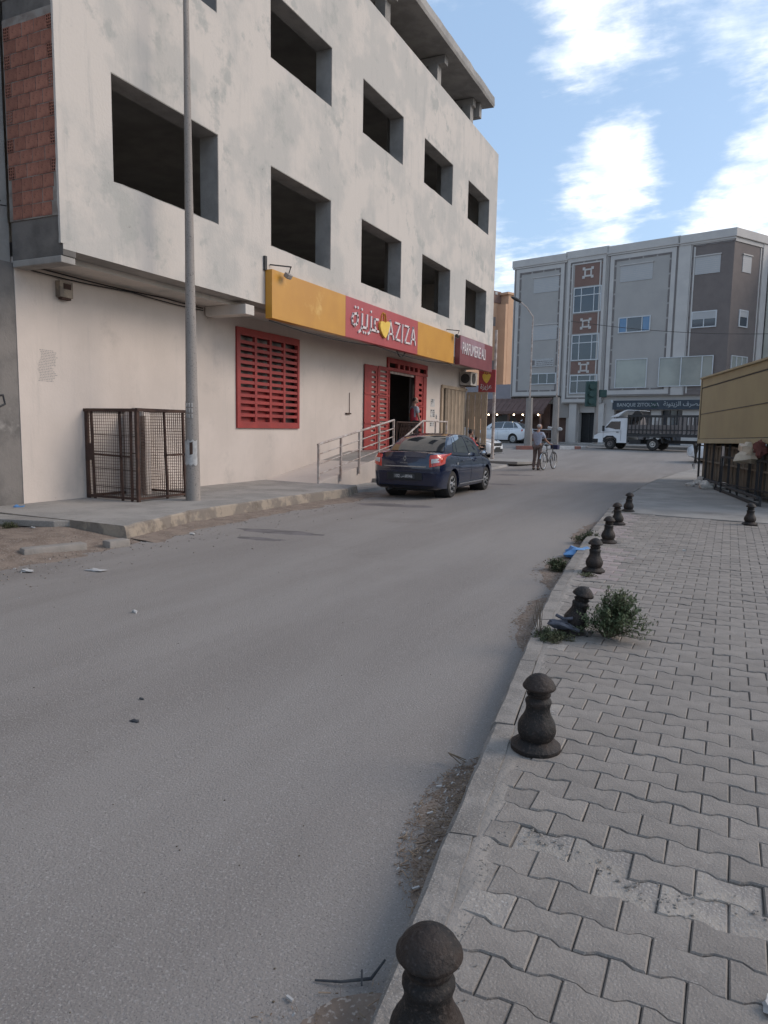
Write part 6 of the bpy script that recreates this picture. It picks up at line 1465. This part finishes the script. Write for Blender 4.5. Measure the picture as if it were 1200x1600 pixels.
mb = MB(); mb.M = ld.matrix_world; mb.lathe([(.10, -.9), (.30, -.88), (.33, -.80), (.30, -.72), (.10, -.70)], 18, (0, -1.62, 2.02), 'x'); tag(mb.build('spare_tyre', 'rubber', smooth=True), 'spare tyre strapped up high behind the truck cab', 'tyre')

# ------------------------------------------------------------------ khaki stall on the right pavement
A0, B0 = Vector((-.90, 24.54, 0)), Vector((.82, 16.55, 0)); ud = (B0-A0).normalized(); ns = Vector((ud.y, -ud.x, 0))
if ns.x > 0: ns = -ns                                        # faces the street
LS = (B0-A0).length+1.2
KS = dict(O=A0, u=ud, n=ns)
st_ = thing('market_stall', 'khaki sheet panelled stall raised over a dark metal frame on the right pavement', 'market stall', (A0.x, A0.y, .12), world=True)
def zt_s(s_): return 3.24-.010*s_
def sheet_face(s0, s1, z0a, z1a, d0, d1, name, m_, z0b=None, z1b=None, bev=.006):
    z0b = z0a if z0b is None else z0b; z1b = z1a if z1b is None else z1b
    mb = MB(); P8 = []
    for (s_, zz0, zz1) in ((s0, z0a, z1a), (s1, z0b, z1b)):
        for d in (d0, d1):
            p = A0+ud*s_+ns*d; P8 += [(p.x, p.y, zz0), (p.x, p.y, zz1)]
    mb.add(P8, [(0,1,3,2),(4,6,7,5),(0,4,5,1),(2,3,7,6),(1,5,7,3),(0,2,6,4)]); return mb.build(name, m_, st_, bevel=bev)
sheet_face(0, LS, 1.27, 3.24, -2.1, -.02, 'box', 'khaki', 1.42, 3.14)
nP = 1
for (za, zb, ya, yb) in ((1.40, 2.15, 1.54, 2.26), (2.155, 2.93, 2.265, 2.93), (2.965, 3.22, 2.96, 3.12)):
    sheet_face(.16, LS-.1, za, zb, -.02, .0+(.012 if za > 2.9 else .006), 'side_panel', 'khaki', ya, yb, .004)
sheet_face(0, .13, 1.27, 3.26, -.02, .03, 'corner_trim', 'khaki_l'); sheet_face(0, LS, 1.26, 1.385, -.02, .03, 'bottom_trim', 'khaki_l', 1.41, 1.525); sheet_face(-.02, LS, 3.225, 3.275, -2.12, .06, 'top_trim', 'khaki_l', 3.125, 3.175)
for (za, ya) in ((2.150, 2.26), (2.945, 2.943), (1.39, 1.53)): sheet_face(.14, LS-.1, za-.008, za+.008, .0, .016, 'seam', 'blackp', ya-.008, ya+.008, 0)
sheet_face(.13, .15, 1.39, 3.22, .0, .014, 'seam', 'blackp', None, None, 0)
# frame below: posts, rails, boards
random.seed(14)
for k in range(9):
    s_ = .12+1.0*k; lean_ = random.uniform(-.12, .16)
    p, q = A0+ud*s_+ns*(-.05), A0+ud*(s_+lean_)+ns*(-.05); mb = MB(); mb.bar((p.x, p.y, .12), (q.x, q.y, 1.34), .06, .06); mb.build('leg', 'steel_dk', st_)
for z in (.22, .75, 1.2):
    mb = MB(); a_ = A0+ns*(-.09); b_ = A0+ud*LS+ns*(-.09); mb.bar((a_.x, a_.y, z), (b_.x, b_.y, z+.02), .04); mb.build('frame_rail', 'steel_dk' if z < .7 else 'wood', st_)
for k in range(24):
    s_ = .16+.37*k; w_ = random.uniform(.24, .34); mb = MB(); facade(mb, s_, .16+random.uniform(0, .06), s_+w_, 1.28+random.uniform(-.08, .04), -.17, -.14, **KS); mb.build('board', 'wood', st_)
mb = MB(); facade(mb, 0, .14, LS, 1.3, -2.0, -1.95, **KS); facade(mb, 0, .14, .04, 1.3, -1.9, -.2, **KS); mb.build('back_panel', 'wood', st_)
# things on and around it
mb = MB(); facade(mb, 3.35, .72, 3.6, 1.24, -.03, -.015, **KS); tag(mb.build('white_board', 'paper', bevel=.003), 'white strip of board leaning on the frame under the khaki stall', 'board')
def on_st(s_, d, z): p = A0+ud*s_+ns*d; return (p.x, p.y, z)
crumple('hanging_bag', 'tan plastic bag hanging under the stall at the right picture edge', on_st(6.9, .12, 1.12), (.26, .26, .22), 'bag', 'plastic bag', 12)
crumple('hanging_bag', 'dark red bag hanging beside the tan bag under the stall', on_st(7.55, .1, 1.27), (.12, .12, .16), mat('dark_red_cloth', (.16,.06,.05), .8), 'plastic bag', 13)
# black metal fence frame standing in front
fn_ = thing('barrier_frame', 'low black metal barrier with thin legs before the stall at right', 'barrier', (.4, 17.9, .12), world=True)
fa, fb = Vector((-.14, 19.6, 0)), Vector((1.3, 15.6, 0)); fd = (fb-fa).normalized()
mb = MB(); mb.bar(fa+Vector((0,0,1.0)), fb+Vector((0,0,1.0)), .045); mb.build('top_rail', 'steel_dk', fn_); mb = MB(); mb.bar(fa+Vector((0,0,.36)), fb+Vector((0,0,.36)), .03); mb.build('rail', 'steel_dk', fn_)
for k in range(5): p = fa.lerp(fb, k/4); mb = MB(); mb.bar((p.x, p.y, .12), (p.x, p.y, 1.0), .045 if k != 2 else .06); mb.build('leg', 'steel_dk', fn_)
tb = thing('low_rack', 'low black steel rack lying along the ground under the stall', 'rack', on_st(4.6, .3, .12), world=True)
for z in (.16, .30): mb = MB(); mb.bar(on_st(2.6, .22, z), on_st(8.4, .3, z), .05); mb.build('rail', 'steel_dk', tb)
for s_ in (2.6, 4.2, 5.8, 8.4): mb = MB(); mb.bar(on_st(s_, .25, .12), on_st(s_, .25, .32), .05); mb.build('leg', 'steel_dk', tb)
# white stones at the corner
random.seed(17)
for i, (px, py, r_, lb) in enumerate([(1079,760,.10,'leftmost pale stone of the heap by the stall corner'),(1090,757,.13,'second pale stone from the left, flat and smooth'),(1103,764,.17,'largest whitish stone in the middle of the heap'),(1115,763,.12,'small brownish stone right of the largest stone'),(1126,764,.15,'rightmost pale stone leaning against the stall frame'),(1096,752,.12,'pale stone lying behind the largest stone')]):
    x, y = px_ground(px, py, .125); mb = MB(); mb.ball((x, y, .12+r_*.5), (r_*1.15, r_*.9, r_*.7), 12, 9, jit=.55); tag(mb.build('stone', 'stone', smooth=True, angle=30), lb, 'stone')
mg = thing('hung_tools', 'dark bundle of straps hanging at the left corner of the stall', 'strap bundle', on_st(-.1, .0, .8), world=True)
for k in range(5): mb = MB(); mb.tube([on_st(-.12-.08*(k % 2), .05*k-.1, 1.25), on_st(-.2+.05*k, .02, .9-.05*k), on_st(-.12-.05*k, .05, .45+.03*k)], .03, 6); mb.build('strap', 'steel_dk' if k else 'wframe', mg)

# ------------------------------------------------------------------ people
def skin_mesh(graph, radii, name, m_, parent, sub=1, extra=None, org=None):
    me = bpy.data.meshes.new(name); names_ = list(radii); idx = {n: i for i, n in enumerate(names_)}
    me.from_pydata([graph['v'][n] for n in names_], [(idx[a], idx[b]) for a, b in graph['e'] if a in idx and b in idx], [])
    o = bpy.data.objects.new(name, me); col.objects.link(o)
    md = o.modifiers.new('s', 'SKIN'); md.use_smooth_shade = True
    for i, n in enumerate(names_):
        r_ = radii[n]; sv_ = me.skin_vertices[0].data[i]; sv_.radius = r_ if isinstance(r_, tuple) else (r_, r_); sv_.use_root = (i == 0)
    sb = o.modifiers.new('u', 'SUBSURF'); sb.levels = sub; sb.render_levels = sub
    dg = bpy.context.evaluated_depsgraph_get(); me2 = bpy.data.meshes.new_from_object(o.evaluated_get(dg)); o.modifiers.clear(); o.data = me2
    me2.materials.clear(); me2.materials.append(MT[m_] if isinstance(m_, str) else m_)
    if extra:
        bm = bmesh.new(); bm.from_mesh(me2)
        em = bpy.data.meshes.new('x'); em.from_pydata(extra.v, [], extra.f); em.polygons.foreach_set('use_smooth', [True]*len(em.polygons)); bm.from_mesh(em); bmesh.ops.recalc_face_normals(bm, faces=bm.faces); bm.to_mesh(me2); bm.free(); bpy.data.meshes.remove(em)
    me2.polygons.foreach_set('use_smooth', [True]*len(me2.polygons))
    if parent: o.parent = parent
    return o
def person(label, loc, rz_, V, top, trous, hairm, sleeve='short', sc=1.0, shoes='shoe', hair_full=True, vest=None, group=None, look=0.0):
    D = dict(pelvis=(0,0,.96), spine=(0,-.01,1.13), chest=(0,-.01,1.33), nb=(0,-.02,1.47), neck=(0,.0,1.53), h1=(0,.015,1.60),
      sl=(-.18,-.01,1.42), el=(-.25,0,1.14), wl=(-.27,.08,.90), hl=(-.27,.10,.82), sr=(.18,-.01,1.42), er=(.25,0,1.14), wr=(.27,.08,.90), hr=(.27,.10,.82),
      il=(-.095,0,.90), kl=(-.105,.02,.50), al=(-.11,-.02,.09), tl=(-.12,.11,.035), ir=(.095,0,.90), kr=(.105,.02,.50), ar=(.11,-.02,.09), tr=(.12,.11,.035))
    D.update(V); D = {k: tuple(c*sc for c in v) for k, v in D.items()}
    t_ = thing('person', label, 'person', loc, rz_, group)
    E = [('pelvis','spine'),('spine','chest'),('chest','nb'),('nb','neck'),('neck','h1'),('chest','sl'),('sl','el'),('el','wl'),('wl','hl'),('chest','sr'),('sr','er'),('er','wr'),('wr','hr'),('pelvis','il'),('il','kl'),('kl','al'),('al','tl'),('pelvis','ir'),('ir','kr'),('kr','ar'),('ar','tr')]
    G_ = dict(v=D, e=E); S = lambda d: {k: (tuple(x*sc for x in v) if isinstance(v, tuple) else v*sc) for k, v in d.items()}
    rb = S(dict(pelvis=(.145,.105), spine=(.125,.09), chest=(.15,.10), nb=.065, neck=.052, h1=.055, sl=.062, el=.042, wl=.030, hl=(.034,.02), sr=.062, er=.042, wr=.030, hr=(.034,.02), il=.085, kl=.058, al=.040, tl=(.035,.025), ir=.085, kr=.058, ar=.040, tr=(.035,.025)))
    ex = MB(); hc_ = Vector(D['h1'])+Vector((0, .01, .085))*sc
    hm = Matrix.Translation(hc_) @ Matrix.Rotation(look, 4, 'Z') @ Matrix.Scale(sc, 4)
    ex.M = hm; ex.ball((0, 0, 0), (.077, .095, .115), 16, 12); ex.ball((0, .07, -.055), (.045, .04, .045), 10, 8); ex.bar((0, .085, .02), (0, .112, -.022), .022, .02); 
    for sx in (-1, 1): ex.ball((sx*.078, .0, -.005), (.012, .022, .032), 8, 6); ex.ball((sx*.03, .086, .018), (.014, .012, .010), 8, 6)
    ex.bar((-.022, .098, -.052), (.022, .098, -.052), .010, .010)
    ex.M = None
    for side, wn, hn in ((-1, 'wl', 'hl'), (1, 'wr', 'hr')):
        h = Vector(D[hn]); d = (h-Vector(D[wn])).normalized(); s_ = d.cross(Vector((0, 1, 0)) if abs(d.y) < .8 else Vector((0,0,1))).normalized(); c_ = s_.cross(d)
        for k, (o_, L_) in enumerate(((-.028,.062),(-.010,.072),(.010,.068),(.027,.052))):
            b_ = h+s_*o_*sc+d*.012*sc; mid = b_+d*L_*.5*sc; ex.tube([b_, mid, mid+(d*.8-c_*.6).normalized()*L_*.5*sc], [.009*sc, .0085*sc, .006*sc], 6)
        b_ = h+s_*.03*sc*side-d*.02*sc; ex.tube([b_, b_+(d+s_*side*.9).normalized()*.035*sc, b_+(d*1.6+s_*side*.8).normalized()*.065*sc], [.011*sc, .010*sc, .007*sc], 6)
    skin_mesh(G_, rb, 'body', 'skin', t_, 1, ex)
    def lp(a, b, t): return tuple(Vector(D[a]).lerp(Vector(D[b]), t))
    T = dict(D); T['cl'] = lp('sl', 'el', .72 if sleeve == 'short' else 1.0); T['cr'] = lp('sr', 'er', .72 if sleeve == 'short' else 1.0); T['hem'] = tuple(Vector(D['pelvis'])-Vector((0, 0, .06*sc)))
    te = [('spine','hem'),('spine','chest'),('chest','nb'),('chest','sl'),('sl','cl'),('chest','sr'),('sr','cr')]
    if sleeve == 'long': te += [('cl','wl'),('cr','wr')]
    rt_ = dict(spine=(.148,.118), hem=(.165,.128), chest=(.168,.122), nb=.078, sl=.082, cl=.066, sr=.082, cr=.066)
    if sleeve == 'long': rt_.update(wl=.04, wr=.04)
    skin_mesh(dict(v=T, e=te), S(rt_), 'shirt', top, t_, 1)
    if vest: 
        V2 = dict(D); V2['hem'] = T['hem']; skin_mesh(dict(v=V2, e=[('spine','hem'),('spine','chest'),('chest','nb'),('chest','s2'),('chest','s3')]), S(dict(spine=(.172,.148), hem=(.182,.150), chest=(.198,.156), nb=.098)), 'vest', vest, t_, 1)
    skin_mesh(dict(v=D, e=[('pelvis','il'),('il','kl'),('kl','al'),('pelvis','ir'),('ir','kr'),('kr','ar')]), S(dict(pelvis=(.155,.118), il=.105, kl=.080, al=.066, ir=.105, kr=.080, ar=.066)), 'trousers', trous, t_, 1)
    for a, b in (('al', 'tl'), ('ar', 'tr')):
        p, q = Vector(D[a]), Vector(D[b]); m2 = p.lerp(q, .45); mb = MB(); ang = math.atan2((q-p).x, (q-p).y)
        mb.M = Matrix.Translation((m2.x, m2.y, min(p.z, q.z)+.012*sc)) @ Matrix.Rotation(-ang, 4, 'Z'); mb.ball((0, 0, 0), (.05*sc, .135*sc, .05*sc), 12, 8); mb.build('shoe', shoes, t_, smooth=True)
    hb = MB(); hb.M = hm; hb.ball((0, -.018, .02), (.084, .094, .108) if hair_full else (.083, .090, .085), 16, 10)
    hb.build('hair', hairm, t_, smooth=True)
    return t_
# old man walking his bicycle
gz = lambda x, y: roadz(x, y)
mx, my = -6.74, 27.85; HB = R(-8)
person('grey haired man in pale blue shirt and brown trousers walking a bicycle away', (mx, my, gz(mx, my)), R(-8), dict(sr=(.18,.02,1.41), er=(.27,.14,1.15), wr=(.33,.38,1.03), hr=(.345,.46,1.01), sl=(-.18,0,1.41), el=(-.22,.10,1.14), wl=(-.05,.30,1.02), hl=(.02,.36,1.01), kl=(-.12,.06,.50), al=(-.14,-.02,.09), tl=(-.15,.12,.035), kr=(.10,-.0,.50), ar=(.10,-.16,.09), tr=(.11,-.02,.035), h1=(.02,.06,1.59)), 'shirt_b', 'trous', 'hair_g', hair_full=False, look=R(-35))
bk = thing('bicycle', 'dark bicycle with a front basket held by the walking man', 'bicycle', (-6.36, 28.15, gz(-6.36, 28.15)), R(-9))
for y, nm in ((-.52, 'rear_wheel'), (.53, 'front_wheel')):
    mb = MB(); n_ = 28; pts = [(0, y+.315*math.cos(2*math.pi*k/n_), .335+.315*math.sin(2*math.pi*k/n_)) for k in range(n_+1)]; mb.tube(pts, .02, 6, caps=False); wo = mb.build('wheel', 'rubber', bk, smooth=True)
    mb = MB(); pts = [(0, y+.29*math.cos(2*math.pi*k/n_), .335+.29*math.sin(2*math.pi*k/n_)) for k in range(n_+1)]; mb.tube(pts, .011, 5, caps=False); mb.build('rim', 'chrome', wo, smooth=True)
    mb = MB()
    for k in range(16): a = 2*math.pi*k/16; mb.bar((.02*(-1)**k, y, .335), (0, y+.29*math.cos(a), .335+.29*math.sin(a)), .004)
    tag(mb.build('spokes', 'chrome', wo), kind='stuff')
    mb = MB(); pts = [(0, y+.35*math.cos(a), .335+.35*math.sin(a)) for a in [R(20+12*k) for k in range(13)]]; mb.tube(pts, .022, 5); mb.build('mudguard', 'chrome', bk)
mb = MB(); bb = (0, -.08, .29); hd0 = (0, .36, .88); st0 = (0, -.22, .80)
for a, b in ((bb, st0), (bb, (0, .40, .72)), (st0, (0, .38, .80)), (bb, (0, -.52, .335)), (st0, (0, -.52, .335)), ((0, .34, .96), (0, .42, .68)), ((.04, .42, .68), (.05, .53, .335)), ((-.04, .42, .68), (-.05, .53, .335)), (st0, (0, -.25, .93))): mb.tube([a, b], .017, 6)
mb.build('frame', 'steel_dk', bk)
mb = MB(); mb.tube([(-.28, .22, 1.01), (-.20, .32, 1.03), (0, .36, 1.0), (.20, .32, 1.03), (.28, .22, 1.01)], .013, 6); mb.build('handlebar', 'chrome', bk); mb = MB(); mb.ball((0, -.26, .95), (.08, .14, .04), 12, 6); mb.build('saddle', 'blackp', bk, smooth=True)
mb = MB(); mb.box(-.15, .50, .78, .15, .74, .96); bo = mb.build('basket', mat('navy_cloth', (.03,.03,.07), .8), bk, bevel=.02)
mb = MB(); mb.tube([(-.08, -.08, .29), (-.08, -.02, .16)], .01, 5); mb.tube([(.08, -.08, .29), (.08, -.14, .42)], .01, 5); mb.build('pedals', 'steel_dk', bk); mb = MB(); mb.box(-.06, -.72, .70, .06, -.30, .72); mb.build('rear_rack', 'chrome', bk)
mb = MB(); mb.ball((.05, -.60, .50), (.05, .07, .12), 10, 6, jit=.3); mb.build('pannier', 'paper', bk)
# shop man in red vest
person('shop worker in a red vest over grey T-shirt standing in the red doorway', (-10.05, 23.35, .865), R(-35), dict(el=(-.26,-.03,1.14), wl=(-.24,.10,.90), hl=(-.23,.12,.82)), 'tee', 'dk_tr', 'hair', vest='vest', hair_full=False, look=R(-30))
# two people on a scooter behind the saloon
person('woman with dark hair in a pink red top seated behind a child on a scooter', (-9.15, 26.6, zg(26.6)-.05), R(-25), dict(pelvis=(0,0,.80), spine=(0,.02,.97), chest=(0,.05,1.15), nb=(0,.07,1.28), neck=(0,.09,1.34), h1=(0,.11,1.40), sl=(-.16,.05,1.23), el=(-.22,.14,1.0), wl=(-.16,.36,.98), hl=(-.15,.43,.98), sr=(.16,.05,1.23), er=(.22,.14,1.0), wr=(.16,.36,.98), hr=(.15,.43,.98), il=(-.10,.02,.76), kl=(-.17,.42,.68), al=(-.17,.40,.30), tl=(-.17,.50,.26), ir=(.10,.02,.76), kr=(.17,.42,.68), ar=(.17,.40,.30), tr=(.17,.50,.26)), 'pink', 'dk_tr', 'hair', sleeve='long')
mb = MB(); mb.M = Matrix.Translation((-9.0, 26.6, zg(26.6)-.05)) @ Matrix.Rotation(R(-70), 4, 'Z'); 
person('small child with dark hair seated in front of the woman on the scooter', (-8.97, 26.95, zg(26.6)+.02), R(-25), dict(pelvis=(0,0,1.05), spine=(0,.02,1.2), chest=(0,.03,1.36), nb=(0,.03,1.48), neck=(0,.03,1.53), h1=(0,.04,1.58), kl=(-.16,.38,1.0), al=(-.18,.36,.62), tl=(-.18,.46,.58), kr=(.16,.38,1.0), ar=(.18,.36,.62), tr=(.18,.46,.58), el=(-.24,.15,1.2), wl=(-.2,.36,1.2), hl=(-.2,.42,1.2), er=(.24,.15,1.2), wr=(.2,.36,1.2), hr=(.2,.42,1.2), il=(-.09,.02,1.0), ir=(.09,.02,1.0)), 'dk_tr', 'dk_tr', 'hair', sc=.70)
scr_ = thing('motor_scooter', 'dark scooter carrying the woman and child beside the beige gate', 'scooter', (-9.05, 26.85, zg(26.6)), R(-25))
for y in (-.55, .68):
    mb = MB(); mb.lathe([(.12,-.05),(.24,-.05),(.26,-.02),(.26,.02),(.24,.05),(.12,.05)], 20, (0, y, .26), 'x'); wo = mb.build('wheel', 'rubber', scr_, smooth=True); mb = MB(); mb.lathe([(.12,-.055),(.12,.055)], 12, (0, y, .26), 'x'); mb.build('hub', 'alloy', wo)
mb = MB(); mb.prism([(-.75,.52),(-.70,.72),(.05,.70),(.10,.36),(.42,.34),(.56,.95),(.62,.95),(.66,.55),(.50,.24),(-.1,.24),(-.25,.45)], -.13, .13, 'x'); mb.build('fairing', 'blackp', scr_, bevel=.03, smooth=True)
mb = MB(); mb.ball((0, -.32, .74), (.14, .42, .06), 14, 6); mb.build('seat', 'rubber', scr_, smooth=True); mb = MB(); mb.tube([(-.30,.42,1.02),(0,.56,1.0),(.30,.42,1.02)], .015, 6); mb.build('handlebar', 'chrome', scr_)
mb = MB(); mb.ball((0, .66, .86), (.08, .06, .08), 10, 8); mb.build('headlight', 'lamp_c', scr_, smooth=True); mb = MB(); mb.bar((0,.60,.6),(0,.68,.26), .05); mb.build('fork', 'steel_dk', scr_)
